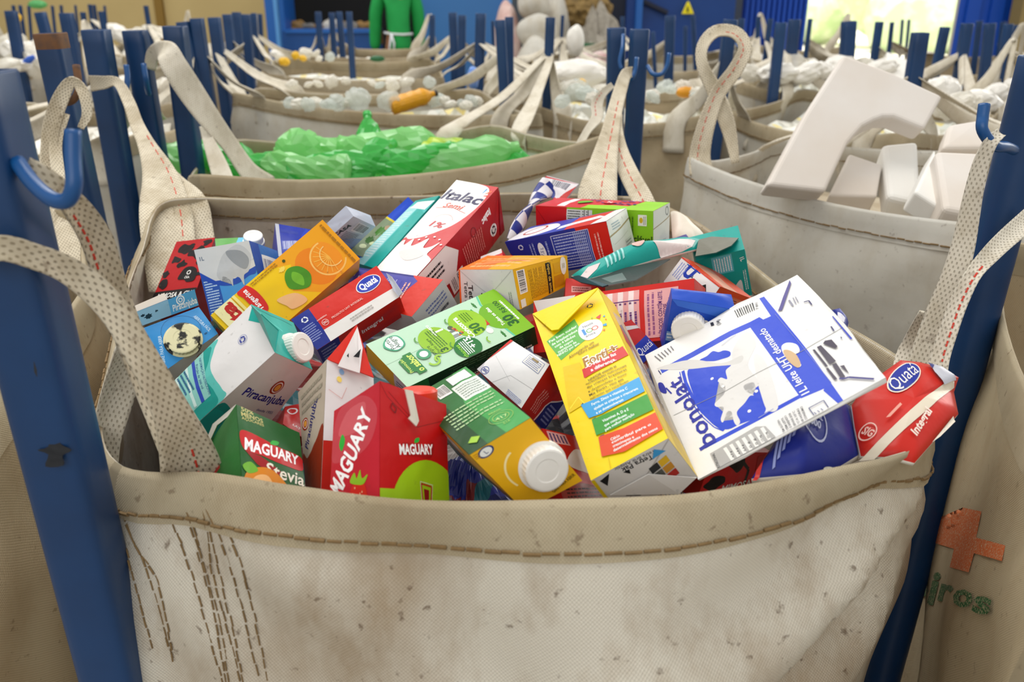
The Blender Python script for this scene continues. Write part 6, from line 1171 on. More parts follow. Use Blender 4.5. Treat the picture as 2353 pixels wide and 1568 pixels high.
def patchmat(name, cols, scale=22, rough=.35):
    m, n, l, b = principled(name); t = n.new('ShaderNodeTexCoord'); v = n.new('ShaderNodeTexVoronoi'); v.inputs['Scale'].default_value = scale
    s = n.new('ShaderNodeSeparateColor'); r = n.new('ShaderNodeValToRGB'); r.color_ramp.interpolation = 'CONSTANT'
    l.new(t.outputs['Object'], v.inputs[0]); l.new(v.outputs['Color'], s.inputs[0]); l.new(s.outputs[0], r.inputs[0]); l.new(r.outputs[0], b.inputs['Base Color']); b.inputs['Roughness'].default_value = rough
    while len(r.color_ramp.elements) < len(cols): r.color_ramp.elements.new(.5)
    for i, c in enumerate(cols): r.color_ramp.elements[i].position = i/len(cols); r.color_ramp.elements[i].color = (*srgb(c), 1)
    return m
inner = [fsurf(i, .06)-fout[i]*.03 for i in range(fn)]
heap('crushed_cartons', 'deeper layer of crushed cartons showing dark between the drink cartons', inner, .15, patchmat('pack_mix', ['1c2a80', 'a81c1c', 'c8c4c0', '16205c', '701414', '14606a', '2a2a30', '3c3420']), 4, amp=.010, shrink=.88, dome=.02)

# ---------------------------------------------------------------- the other bags
from mathutils.bvhtree import BVHTree
def Z(py, h=.38): return h/(SP+(py-CY)/FPX*CP)
def C(px, py, h=.38): return P(px, py, Z(py, h))
def gbag(corners, label, mat=None, group=None, hs=(.38, .38, .38, .38), sag=.04, bow=.04, seed=1, hem=.05, stitch=False, strap=.055, nrow=20, hookd=.6, nohook=(), **kw):
    cs = [C(px, py, h) if len(rest) == 0 else P(px, py, rest[0]) for (px, py, *rest), h in zip(corners, hs)]
    hooks = [None if i in nohook else near_hook(c, hookd) for i, c in enumerate(cs)]
    return make_bag(quadrim(*cs, sag=sag, bow=bow), label, mat or M_BAGB, [0, 4, 8, 12], belly=.03, base=.93, seed=seed, k=4, hem=hem, stitch=stitch, hooks=hooks, strapw=strap, nrow=nrow, group=group, strap_t=.1, **kw), cs
def drape(root, name, polys, px2, off=.006, mats=None, maxe=.02, bake=None):
    """print following a bag's cloth; polys: (points px, colour)"""
    body = [c for c in root.children if c.name.startswith('bag_body')][0]; me = body.data
    bvh = BVHTree.FromPolygons([v.co[:] for v in me.vertices], [tuple(p.vertices) for p in me.polygons]); bm = bmesh.new(); cols = []
    for pts, fs, col in polys:
        if col not in cols: cols.append(col)
        bv = [bm.verts.new((x, y, 0)) for x, y in pts]
        for f_ in fs:
            try: bm.faces.new([bv[i] for i in f_]).material_index = cols.index(col)
            except ValueError: pass
    bmesh.ops.triangulate(bm, faces=bm.faces[:])
    for _ in range(4):
        es = [e for e in bm.edges if e.calc_length() > 14]
        if es: bmesh.ops.subdivide_edges(bm, edges=es, cuts=1); bmesh.ops.triangulate(bm, faces=[f_ for f_ in bm.faces if len(f_.verts) > 3])
    V = []; ok = []; bm.verts.index_update()
    for v in bm.verts:
        r = ray(v.co.x, v.co.y).normalized(); h = bvh.ray_cast(Vector((0, 0, CAMZ)), r, 20)
        ok.append(h[0] is not None); V.append(h[0]-r*off if h[0] is not None else Vector((0, 0, 0)))
    F = [[v.index for v in f_.verts] for f_ in bm.faces if all(ok[v.index] for v in f_.verts)]; M = [f_.material_index for f_ in bm.faces if all(ok[v.index] for v in f_.verts)]
    bm.free()
    # keep the printed side towards the viewer
    return mesh(name, V, F, [bake(c) for c in cols] if bake else [inkmat(c) for c in cols], root, True, midx=M)
def textpx(s, x, y, h, rot, w, bold=.04):
    vs, fs = glyphs(s, bold, 0); lo, hi = vs.min(0), vs.max(0); q = (vs-(lo+hi)/2)*h/.72; q[:, 0] *= w/((hi[0]-lo[0])*h/.72); r = math.radians(rot)
    return [(x+a*math.cos(r)-b*math.sin(r), y-(a*math.sin(r)+b*math.cos(r))) for a, b in q], fs
gb, gcs = gbag([(462, 402, 1.85), (1402, 306, 2.0), (1128, 288, 2.7), (535, 322, 2.5)], 'white woven bulk bag full of green plastic bottles behind the carton bag', M_BAGW, hs=(.38,)*4, sag=.035, bow=.06, seed=5, stitch=True, nohook=(0, 1, 3), nrow=30)
gb = gb[0]
# the wide white strap and the slack strap of that bag
ribbon([(612, 430, 2.02), (570, 392, 2.02), (530, 335, 2.02), (480, 270, 2.0), (435, 205, 1.98), (400, 150, 1.96), (380, 115, 1.97), (352, 125, 2.05), (345, 160, 2.08)], [60, 44, 40, 52, 60, 58, 46, 30, 24], 'lifting_strap', M_STRAPW, gb, turn=[0, 0, 0, 0, 0, 5, 20, 20, 0], fold=.06)
ribbon([(520, 430, 1.9), (500, 375, 1.95), (480, 325, 2.0), (465, 290, 2.03)], [46, 40, 26, 14], 'lifting_strap', M_STRAPW, gb, fold=.05)
ribbon([(1325, 345, 2.0), (1350, 300, 2.05), (1372, 270, 2.1), (1372, 240, 2.12), (1385, 215, 2.12), (1408, 195, 2.12)], [18, 18, 26, 28, 20, 14], 'lifting_strap', M_STRAPW, gb, fold=.1, red=(.4, .8), redside=.3)
fo, fcs = gbag([(1586, 362, 2.0), (2420, 525, 1.42), (2470, 330, 2.3), (1800, 322, 2.5)], 'white woven bulk bag holding pieces of white foam at the right', M_BAGW, sag=.03, bow=.03, seed=8, stitch=True, nrow=34, nohook=(0, 1), hemmat=M_BAGW)
fo = fo[0]
# its tall looped strap
ribbon([(1612, 400, 1.98), (1608, 355, 1.99), (1622, 290, 1.98), (1650, 215, 1.98), (1690, 160, 1.98), (1712, 110, 1.98), (1690, 75, 1.99), (1645, 72, 2.0), (1615, 105, 2.0), (1614, 150, 2.0), (1640, 205, 2.0), (1665, 265, 1.99), (1680, 320, 1.99), (1690, 375, 1.99)], [54, 48, 40, 34, 34, 30, 26, 26, 26, 26, 34, 36, 28, 18], 'lifting_strap', M_STRAP, fo, turn=[0, 0, 10, 20, 10, 20, 40, 40, 20, 10, 20, 20, 10, 0], fold=.12, red=(.05, .5), redside=.2)
for i, pts in enumerate(([(1690, 392), (1672, 460), (1652, 540), (1640, 610)], [(1703, 396), (1688, 460), (1668, 540), (1655, 600)])): pass
thread(fo, catmull([P(1802, 418, 1.76), P(1830, 424, 1.75), P(1860, 440, 1.73), P(1890, 440, 1.71), P(1915, 432, 1.7)], 8), .003, 'loose_cord', dash=.6)
M_BAGO = M_BAGB
bag3, _ = gbag([(546, 214), (1232, 262), (1085, 205), (600, 202)], 'cream bulk bag with clear plastic, second behind the green bottle bag', M_BAGW, seed=11, sag=.03, bow=.05, stitch=True)
bag4, _ = gbag([(602, 168), (1010, 178), (985, 138), (640, 135)], 'beige bulk bag third in the middle line, clear plastic at its rim', seed=12, sag=.02)
bag5, _ = gbag([(700, 125), (1000, 128), (990, 108), (770, 108)], 'beige bulk bag at the worker\'s waist in front of the machine', seed=13, sag=.02)
lf_, _ = gbag([(-420, 1100, .8), (-25, 905, .95), (196, 462, 1.5), (-90, 455, 1.6)], 'beige bulk bag at the left edge behind the big front left post', M_BAGB, seed=14, nrow=30, nohook=(0, 1, 2, 3), sag=.03)
lb = lf_[0]
ribbon([(165, 640, 1.45), (150, 560, 1.5), (128, 490, 1.56), (112, 420, 1.62), (112, 350, 1.65), (118, 290, 1.66), (140, 225, 1.66), (165, 188, 1.66), (190, 210, 1.65), (200, 260, 1.65), (185, 295, 1.65)], [90, 80, 60, 44, 34, 36, 34, 24, 24, 22, 14], 'lifting_strap', M_STRAP, lb, turn=[0, 0, 10, 20, 10, 0, 0, 10, 10, 0, 0], fold=.14)
ribbon([(150, 560, 1.53), (138, 470, 1.58), (134, 400, 1.63), (128, 330, 1.66), (150, 260, 1.67)], [40, 34, 30, 26, 20], 'lifting_strap', M_STRAP, lb, turn=[20, 20, 20, 10, 0], fold=.14)
l2, _ = gbag([(-120, 330), (340, 300, 2.35), (400, 236), (60, 236)], 'whitish bulk bag behind the rusty topped post at left', M_BAGW, seed=15, nrow=26)
l3, _ = gbag([(130, 190), (440, 184), (455, 146), (210, 142)], 'beige bulk bag in the left background row, under the beige wall', seed=16)
l4, _ = gbag([(235, 116), (420, 118), (440, 88), (290, 86)], 'small far beige bulk bag heaped white before the beige wall', M_BAGW, seed=17)
l5, _ = gbag([(-160, 165), (96, 150), (150, 104), (-10, 104)], 'bulk bag with white sacks in the top left corner', M_BAGW, seed=18)
r2, _ = gbag([(1236, 244), (1630, 262, 2.8), (1640, 196), (1290, 190)], 'beige bulk bag with yellow and clear plastic, behind the close right post pair', M_BAGB, seed=19, nrow=30, stitch=True)
r3, _ = gbag([(1665, 246), (2085, 305, 2.45), (2300, 238), (1850, 205)], 'white bulk bag directly behind the foam filled bag', M_BAGW, seed=20, stitch=True)
r4, _ = gbag([(1700, 188), (2060, 205), (2110, 150), (1800, 140)], 'pale bulk bag filled with white plastic, two behind the foam bag', M_BAGW, seed=21)
r5, _ = gbag([(2215, 232), (2520, 268), (2560, 190), (2300, 182)], 'whitish bulk bag at the far right edge behind the E shaped foam', M_BAGW, seed=22)
r6, _ = gbag([(1700, 128), (1935, 130), (1940, 106), (1740, 104)], 'distant pale bulk bag in front of the bright doorway', M_BAGW, seed=23)
r7, _ = gbag([(2060, 150), (2330, 158), (2350, 120), (2100, 116)], 'distant beige bulk bag in front of the tall right blue door', M_BAGB, seed=24)
c5, _ = gbag([(1090, 172), (1225, 170), (1222, 136), (1098, 136)], 'cream bulk bag right of the worker below the pale blue panel', M_BAGB, seed=25)
c6, _ = gbag([(1262, 140), (1420, 140), (1415, 116), (1272, 116)], 'distant cream bulk bag below the stacked white sacks', M_BAGW, seed=26)
c7, _ = gbag([(1440, 145), (1660, 148), (1660, 116), (1460, 116)], 'distant cream bulk bag under the blue compactor', M_BAGW, seed=27)
d5, _ = gbag([(480, 126), (590, 126), (596, 108), (490, 108)], 'beige bulk bag left of the dark machine opening, behind crowded posts', M_BAGB, seed=28)
rf_, _ = gbag([(2600, 1250, .62), (3900, 1300, .62), (3300, 560, 1.3), (2300, 563, 1.3)], 'beige bulk bag at the right edge printed with an orange cross and green letters', M_BAGB, seed=30, nrow=40, nohook=(0, 1, 2, 3), sag=.03, bow=.02)
rb = rf_[0]
# the printing on it
def worn(c):
    k = ('worn', c)
    if k not in MATS:
        m, n, l, b = principled('worn_print'); t = n.new('ShaderNodeTexCoord'); no = n.new('ShaderNodeTexNoise'); no.inputs['Scale'].default_value = 420; no.inputs['Detail'].default_value = 2
        r = n.new('ShaderNodeMapRange'); r.inputs[1].default_value = .28; r.inputs[2].default_value = .5; mx = n.new('ShaderNodeMixRGB'); mx.inputs[1].default_value = (*srgb('cbb998'), 1); mx.inputs[2].default_value = (*srgb(c), 1)
        l.new(t.outputs['Object'], no.inputs[0]); l.new(no.outputs[0], r.inputs[0]); l.new(r.outputs[0], mx.inputs[0]); l.new(mx.outputs[0], b.inputs['Base Color']); b.inputs['Roughness'].default_value = .8; MATS[k] = m
    return MATS[k]
cross = [(2212, 1167), (2255, 1176), (2243, 1236), (2310, 1254), (2302, 1290), (2238, 1272), (2226, 1316), (2182, 1304), (2192, 1262), (2120, 1240), (2132, 1202), (2200, 1224)]
drape(rb, 'printed_cross', [(cross, [tuple(range(12))], 'd0662e')], None, bake=worn)
for ch, x, y, w in (('m', 1985, 1322, 62), ('b', 2052, 1336, 44), ('e', 2115, 1350, 40), ('i', 2146, 1353, 17), ('r', 2173, 1364, 30), ('o', 2212, 1376, 46), ('s', 2256, 1392, 42)):
    if x < 2100: continue
    p_, f_ = textpx(ch, x, y, 56 if ch != 'i' else 78, -14, w, .035); drape(rb, 'printed_letter', [(p_, f_, '1c5a2c')], None, bake=worn)

drape(fb, 'grey_smudge', [([(1402, 1204), (1412, 1200), (1424, 1204), (1434, 1211), (1422, 1210), (1410, 1208)], [tuple(range(6))], '8e8c88')], None, off=.001)
# ---------------------------------------------------------------- contents
def film(name, c, fac=.55, rough=.12):
    if name in MATS: return MATS[name]
    m, n, l, b = principled(name); b.inputs['Base Color'].default_value = (*srgb(c), 1); b.inputs['Roughness'].default_value = rough; b.inputs['Specular IOR Level'].default_value = .8
    tr = n.new('ShaderNodeBsdfTransparent'); tr.inputs[0].default_value = (*[.35+.65*x for x in srgb(c)], 1); tl = n.new('ShaderNodeBsdfTranslucent'); tl.inputs[0].default_value = (*srgb(c), 1)
    m1 = n.new('ShaderNodeMixShader'); m1.inputs[0].default_value = .35; m2 = n.new('ShaderNodeMixShader'); m2.inputs[0].default_value = fac
    l.new(b.outputs[0], m1.inputs[1]); l.new(tl.outputs[0], m1.inputs[2]); l.new(tr.outputs[0], m2.inputs[1]); l.new(m1.outputs[0], m2.inputs[2]); l.new(m2.outputs[0], n['Material Output'].inputs[0]); MATS[name] = m; return m
M_GREEN = film('green_pet', 'a8e89c', .72); M_GREEND = film('dark_green_pet', '5ed06a', .72); M_CLEAR = film('clear_pet', 'eef2ee', .45, .1); M_MILKY = film('milky_plastic', 'f0ece2', .85, .3); M_YEL = plain('yellow_plastic', 'e6b41c', .4); M_WHITEP = plain('white_plastic', 'eeeae2', .4, noise=.15); M_BLUEC = plain('blue_plastic', '2a5cc0', .4)
def bottle(px, py, z, ang, L, r, mat, label, group=None, crush=.35, tilt=0, capm=None, band=None, seed=1, name='plastic_bottle'):
    rd = random.Random(seed); c = P(px, py, z); a = math.radians(ang); ax = Vector((math.cos(a), math.sin(a), math.sin(math.radians(tilt)))).normalized(); s = ax.orthogonal().normalized(); t = ax.cross(s)
    prof = [(-.5, .0), (-.49, .6), (-.46, .95), (-.38, 1), (-.3, .94), (-.2, 1), (-.1, .95), (0, 1), (.1, .96), (.2, 1), (.28, .9), (.36, .62), (.42, .34), (.46, .3), (.5, .3), (.5, 0)]
    N = 18; V = []; F = []; ph = [rd.uniform(0, 6.28) for _ in range(4)]
    for x, rr in prof:
        for j in range(N):
            th = 2*math.pi*j/N; k = 1-crush*max(0, math.sin(th*2+ph[0]+x*9))**2*min(1, rr)*(.6+.4*math.sin(x*23+ph[1])) - crush*.5*max(0, math.sin(th*5+ph[2]+x*31))*(1 if rr > .5 else 0)
            V.append(c+ax*x*L+(s*math.cos(th)+t*math.sin(th))*max(rr*k, .01)*r+s*crush*.4*r*math.sin(x*6+ph[3]))
    for i in range(len(prof)-1):
        for j in range(N): F.append((i*N+j, i*N+(j+1) % N, (i+1)*N+(j+1) % N, (i+1)*N+j))
    root = empty(name, c); mesh('bottle_body', V, F, mat, root, False)
    if capm:
        m = MB(); o = c+s*crush*.4*r*math.sin(3+ph[3]); m.tube([o+ax*L*.49, o+ax*L*.55, o+ax*L*.555], [r*.36, r*.36, r*.3], 16); m.build('bottle_cap', capm, root)
    if band:
        V2 = []; F2 = []; rows = [v for v in range(4, 9)]
        for i in rows:
            for j in range(N): p = V[i*N+j]; cc_ = sum((V[i*N+q] for q in range(N)), Vector())/N; V2.append(cc_+(p-cc_)*1.04)
        for i in range(len(rows)-1):
            for j in range(N): F2.append((i*N+j, i*N+(j+1) % N, (i+1)*N+(j+1) % N, (i+1)*N+j))
        mesh('bottle_label', V2, F2, band, root, False)
    return tag(root, label, 'bottle', group)
def lump(px, py, z, sx, sy, mat, label, cat='plastic', group=None, seed=1, amp=.22, name='crumpled_plastic', sub=4, freq=5, deep=.7, rot=0):
    """crumpled sheet or sack, sizes in photo pixels at depth z"""
    c = P(px, py, z); bm = bmesh.new(); bmesh.ops.create_icosphere(bm, subdivisions=sub, radius=1); rd = random.Random(seed); ks = [(Vector((rd.gauss(0, 1), rd.gauss(0, 1), rd.gauss(0, 1))).normalized(), rd.uniform(1, 2.2)*freq/2, rd.uniform(0, 6.28)) for _ in range(7)]
    wx, wz = sx*z/FPX/2, sy*z/FPX/2; cr, sr = math.cos(math.radians(rot)), math.sin(math.radians(rot))
    for v in bm.verts:
        p = v.co.copy(); k = 1+amp*sum(abs(math.sin(d.dot(p)*f+q)) for d, f, q in ks)/7*2-amp
        x, zz = p.x*k*wx, p.z*k*wz; v.co = c+Vector((x*cr-zz*sr, p.y*k*(wx+wz)/2*deep, x*sr+zz*cr))
    me = bpy.data.meshes.new(name); bm.to_mesh(me); bm.free(); o = link(name, me, None, mat, False)
    o.data.transform(Matrix.Translation(-c)); o.location = c
    return tag(o, label, cat, group)
GBL = [(690, 345, 2.3, 95, .26, .062, M_GREEN, .45, 0, None), (770, 352, 2.32, 160, .28, .05, M_GREEN, .3, 0, None), (905, 345, 2.3, 30, .30, .06, M_GREEN, .35, 0, None), (850, 372, 2.15, 60, .22, .042, M_GREEND, .4, 20, None), (955, 370, 2.16, 200, .24, .04, M_GREEND, .4, 0, None),
       (1075, 362, 2.2, 14, .27, .05, M_GREEN, .2, 8, None), (1140, 368, 2.25, -20, .2, .04, M_GREEND, .4, 0, None), (615, 385, 2.1, 20, .2, .035, M_GREEND, .4, 0, None), (690, 388, 2.08, 175, .25, .04, M_GREEN, .4, 0, None), (770, 385, 2.1, 10, .24, .038, M_GREEND, .4, 0, None), (512, 362, 2.3, -30, .24, .045, M_GREEND, .3, 0, None), (418, 360, 2.42, 60, .2, .045, M_GREEN, .2, 0, None)]
NM = ['large crumpled pale green bottle, leftmost tall one in the white bag', 'green bottle lying behind the tall crumpled one at left', 'big crumpled pale green bottle with ridged base at the centre of the bag', 'twisted green bottle with glossy creases at the centre front', 'small dark green bottle under the big ridged one', 'smooth pale green cone shaped bottle at the right, over the rim', 'last green bottle end at the right side of the bag', 'small green bottle nearest the left front rim of the bag', 'flattened green bottle along the left front rim', 'green bottle lying along the middle front rim', 'green bottle below the wide white strap', 'green bottle left of the post under the strap']
for i, (a, nm) in enumerate(zip(GBL, NM)): bottle(*a[:6], a[6], nm, 'green bottles in the white bag', crush=a[7], tilt=a[8], seed=i+3)
bottle(1003, 348, 2.3, 155, .26, .04, M_GREEND, 'green bottle with a lime and dark green label in the white bag', 'green bottles in the white bag', crush=.2, band=plain('lime_label', 'a9c41c', .4, noise=.8, nscale=14, c2='1f6a20'), seed=40)
bottle(848, 335, 2.4, 100, .22, .035, M_GREEND, 'upright green bottle neck with a green cap and red ring', 'green bottles in the white bag', crush=.3, tilt=50, capm=plain('green_cap', '23a83c', .4), seed=41)
heap('packed_green_bottles', 'lower layer of flattened green bottles filling the white bag', quadrim(*gcs, sag=.035, bow=.0), .15, patchmat('green_mix', ['5fc46c', 'a4e4a8', '2f9a48', 'c4f0c4', '48b45a', 'dcf4dc'], 26, .15), 6, amp=.02, res=20)
# foam
M_FOAM = plain('foam', 'e2dcd6', .85, noise=.35, nscale=5, c2='b99a6c', bump=.1)
def prism(name, pts, th, mat, label, cat, bev=.006, seed=1):
    """thick sheet from a world outline"""
    pts = [Vector(p) for p in pts]; c = sum(pts, Vector())/len(pts); n = Vector()
    for i in range(len(pts)): n += (pts[i]-c).cross(pts[(i+1) % len(pts)]-c)
    n.normalize()
    if n.dot(c-Vector((0, 0, CAMZ))) > 0: n = -n; pts = pts[::-1]
    N = len(pts); V = [p for p in pts]+[p-n*th for p in pts]; F = [tuple(range(N)), tuple(range(2*N-1, N-1, -1))]+[(i, i+N, (i+1) % N+N, (i+1) % N) for i in range(N)]
    o = mesh(name, [v-c for v in V], F, mat); o.location = c
    b = o.modifiers.new('soft_edge', 'BEVEL'); b.width = bev; b.segments = 3; b.limit_method = 'ANGLE'
    return tag(o, label, cat)
inner_arc = [(1997, 292), (2012, 275), (2035, 264), (2056, 263)]
foamE = [(1762, 425, 1.72), (1850, 262, 1.78), (1939, 124, 1.84), (2050, 165, 1.82), (2168, 220, 1.80), (2126, 296, 1.77), (2090, 282, 1.78), (2056, 268, 1.78), (2030, 268, 1.78), (2008, 276, 1.78), (1983, 290, 1.77), (1950, 328, 1.76), (1925, 380, 1.74), (1898, 440, 1.71)]
fq = [P(1771, 410, 1.70), P(2126, 296, 1.76), None, P(1939, 124, 1.80)]
prism('foam_packaging', [on_plane(fq, p[0], p[1]) for p in foamE], .05, M_FOAM, 'large white hook shaped foam piece sticking up from the right bag', 'foam', .008)
prism('foam_packaging', [P(1952, 352, 1.85), P(2028, 378, 1.83), P(2016, 452, 1.78), P(1905, 448, 1.78)], .06, M_FOAM, 'small stained foam block low beside the hook shaped foam', 'foam')
prism('foam_packaging', [P(2026, 330, 1.86), P(2110, 322, 1.86), P(2118, 470, 1.74), P(2040, 452, 1.76)], .06, plain('foam_white', 'efeeea', .7, noise=.15, nscale=6, c2='c0a880'), 'bright white curved foam sheet in the middle of the right bag', 'foam', .012)
prism('foam_packaging', [P(2150, 345, 1.66), P(2262, 350, 1.66), P(2278, 500, 1.55), P(2170, 480, 1.56)], .09, M_FOAM, 'thick white foam block beside the right post', 'foam', .01)
prism('foam_packaging', [P(2102, 440, 1.62), P(2150, 340, 1.72), P(2166, 480, 1.60)], .05, plain('foam_white', 'efeeea', .7), 'bright triangular foam face between the curved sheet and the thick block', 'foam', .006)
prism('foam_packaging', [P(2180, 285, 1.9), P(2255, 272, 1.9), P(2275, 340, 1.85), P(2165, 340, 1.85)], .06, M_FOAM, 'foam slab behind the thick block by the right post', 'foam', .01)
heap('loose_foam', 'lower layer of broken white foam filling the right bag', quadrim(*fcs, sag=.03, bow=0), .13, plain('foam_heap', 'c9bda6', .9, noise=.6, nscale=9, c2='8a6a40'), 8, amp=.015, res=18)
# clear plastic in the bags behind
def scatter(n, x0, x1, y0, y1, h, sizes, mats, label, group, seed, name='clear_plastic', z=None):
    rd = random.Random(seed)
    for i in range(n):
        px = x0+(x1-x0)*(i+.5+rd.uniform(-.4, .4))/n; py = rd.uniform(y0, y1); s = rd.uniform(*sizes); lump(px, py, z or Z(py+8, h), s, s*rd.uniform(.5, .9), rd.choice(mats), label, 'plastic', group, seed*50+i, .35, name, 3, 6, .8, rd.uniform(-40, 40))
scatter(7, 660, 800, 232, 240, .36, (26, 40), [M_CLEAR, M_MILKY], 'clear crumpled plastic along the left rim of the cream bag', 'clear plastic at the left of the cream bag', 51)
lump(822, 228, Z(236, .35), 54, 46, M_CLEAR, 'largest clear crumpled bottle in the cream bag, left of the orange bottle', seed=3, amp=.3); lump(895, 232, Z(238, .35), 50, 40, M_CLEAR, 'clear crumpled bottle just left of the orange bottle', seed=5, amp=.35)
bottle(948, 230, Z(236, .35), 20, .16, .03, plain('orange_bottle_plastic', 'dd9a14', .4), 'small orange bottle lying among clear plastic in the cream bag', None, .05, 14, plain('dark_cap', '3a3026', .5), seed=2)
scatter(9, 975, 1110, 228, 246, .36, (22, 36), [M_CLEAR, M_MILKY], 'clear crumpled plastic right of the small orange bottle', 'clear plastic right of the orange bottle', 52)
scatter(10, 650, 1000, 182, 196, .37, (20, 34), [M_CLEAR, M_MILKY], 'clear plastic along the rim of the third bag in the middle line', 'clear plastic in the third middle bag', 53)
scatter(9, 620, 760, 122, 142, .36, (16, 30), [M_CLEAR, M_MILKY, M_YEL, M_WHITEP], 'white and yellow plastic heaped below the dark machine opening', 'plastic heap below the machine', 54)
lump(867, 135, Z(146, .37), 34, 14, plain('dark_green_lid', '0e5a2e', .5), 'dark green lid lying in the bag at the worker\'s waist', seed=7, amp=.05, name='green_lid')
scatter(8, 1290, 1400, 196, 235, .34, (30, 60), [M_CLEAR, M_MILKY], 'clear plastic with yellow tint left of the close right posts', 'clear plastic left of the close right posts', 55)
scatter(9, 1480, 1640, 196, 240, .34, (26, 50), [M_CLEAR, M_MILKY], 'clear plastic right of the close right posts', 'clear plastic right of the close right posts', 56)
lump(1320, 205, 3.1, 26, 18, M_BLUEC, 'small blue plastic piece left of the close right posts', seed=4, amp=.1, name='blue_plastic'); lump(1336, 192, 3.15, 22, 22, M_YEL, 'round yellow plastic piece left of the close right posts', seed=6, amp=.1, name='yellow_plastic')
lump(1575, 212, 3.1, 44, 26, plain('amber_tub_plastic', 'e0981c', .4), 'orange tub in the bag right of the close right posts', 'tub', seed=9, amp=.05, name='plastic_tub')
lump(1222, 205, 3.4, 54, 30, plain('gold_pack_plastic', 'cfb67c', .35, noise=.4), 'gold round pack with a red mark left of the lone post', 'pack', seed=12, amp=.12, name='plastic_pack')
lump(1220, 203, 3.2, 16, 10, plain('red_mark', 'c8404a', .5), 'small red and white sticker on the gold pack', 'sticker', seed=12, amp=.05, name='pack_sticker')
lump(1087, 180, 3.7, 26, 52, plain('blue_bottle_plastic', '4f86d8', .3, noise=.5, nscale=20, c2='dfe6f4'), 'blue and white plastic container beside the blue posts', 'container', seed=14, amp=.08, name='plastic_container')
lump(1318, 240-70, 3.6, 150, 60, M_WHITEP, 'large white plastic sheet behind the bag of clear plastic', 'sheet', seed=15, amp=.25, name='plastic_sheet'); lump(1322, 95, 4.2, 40, 70, M_WHITEP, 'upright white plastic jug in the middle background', 'jug', seed=16, amp=.1, name='plastic_jug')
scatter(9, 1720, 2040, 150, 180, .33, (50, 90), [M_WHITEP, M_MILKY], 'white plastic packaging heaped in the pale bag behind the foam bag', 'white packaging behind the foam bag', 57, 'white_packaging')
scatter(6, 2150, 2340, 205, 245, .33, (50, 90), [M_WHITEP, M_MILKY], 'white plastic packaging at the far right edge', 'white packaging at the right edge', 58, 'white_packaging')
prism('foam_packaging', [P(2038, 118, 3.9), P(2092, 140, 3.85), P(2085, 215, 3.6), P(2030, 200, 3.6)], .08, M_WHITEP, 'white foam board behind the top of the hook shaped foam', 'foam')
scatter(10, 10, 110, 100, 160, .34, (40, 70), [M_WHITEP, M_MILKY], 'white bags heaped in the top left corner', 'white bags at top left', 59, 'plastic_bag')
scatter(9, 240, 400, 72, 84, .34, (30, 50), [M_WHITEP, M_MILKY], 'white bags piled far off before the beige wall', 'white bags before the beige wall', 60, 'plastic_bag')
lump(86, 10, 9.0, 40, 18, film('green_film', '7fd890', .8), 'pale green plastic bag on the far heap at top left', 'bag', seed=20, name='plastic_bag'); lump(64, 140, 4.0, 40, 14, M_BLUEC, 'blue plastic piece among the white bags at left', seed=21, rot=30, name='blue_plastic'); lump(43, 40, 6, 12, 16, M_YEL, 'yellow plastic piece at the top left', seed=22, name='yellow_plastic')
lump(8, 845, 1.05, 60, 110, M_CLEAR, 'clear bluish plastic at the left edge behind the front left post', seed=23, amp=.4)
for rim_, nm_, sd in (((546, 214), (1232, 262), (1085, 205), (600, 202)), 'clear_waste', 31), (((602, 168), (1010, 178), (985, 138), (640, 135)), 'clear_waste', 32), (((1236, 244), (1630, 262), (1640, 196), (1290, 190)), 'clear_waste', 33), (((1700, 188), (2060, 205), (2110, 150), (1800, 140)), 'clear_waste', 34), (((-160, 165), (96, 150), (150, 104), (-10, 104)), 'clear_waste', 35), (((1665, 246), (2085, 305), (2300, 238), (1850, 205)), 'clear_waste', 36):
    heap(nm_, {31: 'packed clear plastic filling the cream bag behind the green bottles', 32: 'packed clear plastic filling the third middle bag', 33: 'packed clear and yellow plastic in the bag behind the close right posts', 34: 'packed white plastic in the pale bag behind the foam bag', 35: 'packed white plastic in the top left bag', 36: 'packed white plastic in the bag directly behind the foam bag'}[sd],
         quadrim(*[C(*p) for p in rim_], sag=.03, bow=0), .09, patchmat('clear_mix%d' % sd, ['e6e4da', 'd0cec0', 'f0eee6', 'bab8a8', 'e8d890', 'dfe2dc', 'c8c6ba'], 20, .3), sd, amp=.03, res=16)

for nm_, sd, cs_, lab in (('white_waste', 41, [(-120, 330), (340, 300), (400, 236), (60, 236)], 'packed pale plastic in the whitish bag behind the rusty topped post'), ('white_waste', 42, [(130, 190), (440, 184), (455, 146), (210, 142)], 'packed pale plastic in the left background bag under the beige wall'), ('white_waste', 43, [(235, 116), (420, 118), (440, 88), (290, 86)], 'packed white plastic in the small far bag at left'), ('white_waste', 44, [(2215, 232), (2520, 268), (2560, 190), (2300, 182)], 'packed white plastic in the bag at the far right edge'),
        ('white_waste', 45, [(1700, 128), (1935, 130), (1940, 106), (1740, 104)], 'packed pale plastic in the distant bag before the doorway'), ('white_waste', 46, [(700, 125), (1000, 128), (990, 108), (770, 108)], 'packed waste in the bag at the waist of the person in green')):
    heap(nm_, lab, quadrim(*[C(*p) for p in cs_], sag=.03, bow=0), .07, MATS.get('wm') or MATS.setdefault('wm', patchmat('white_mix', ['ece8de', 'dcd6c8', 'f2efe8', 'c8c2b4'], 18, .5)), sd, amp=.03, res=12)

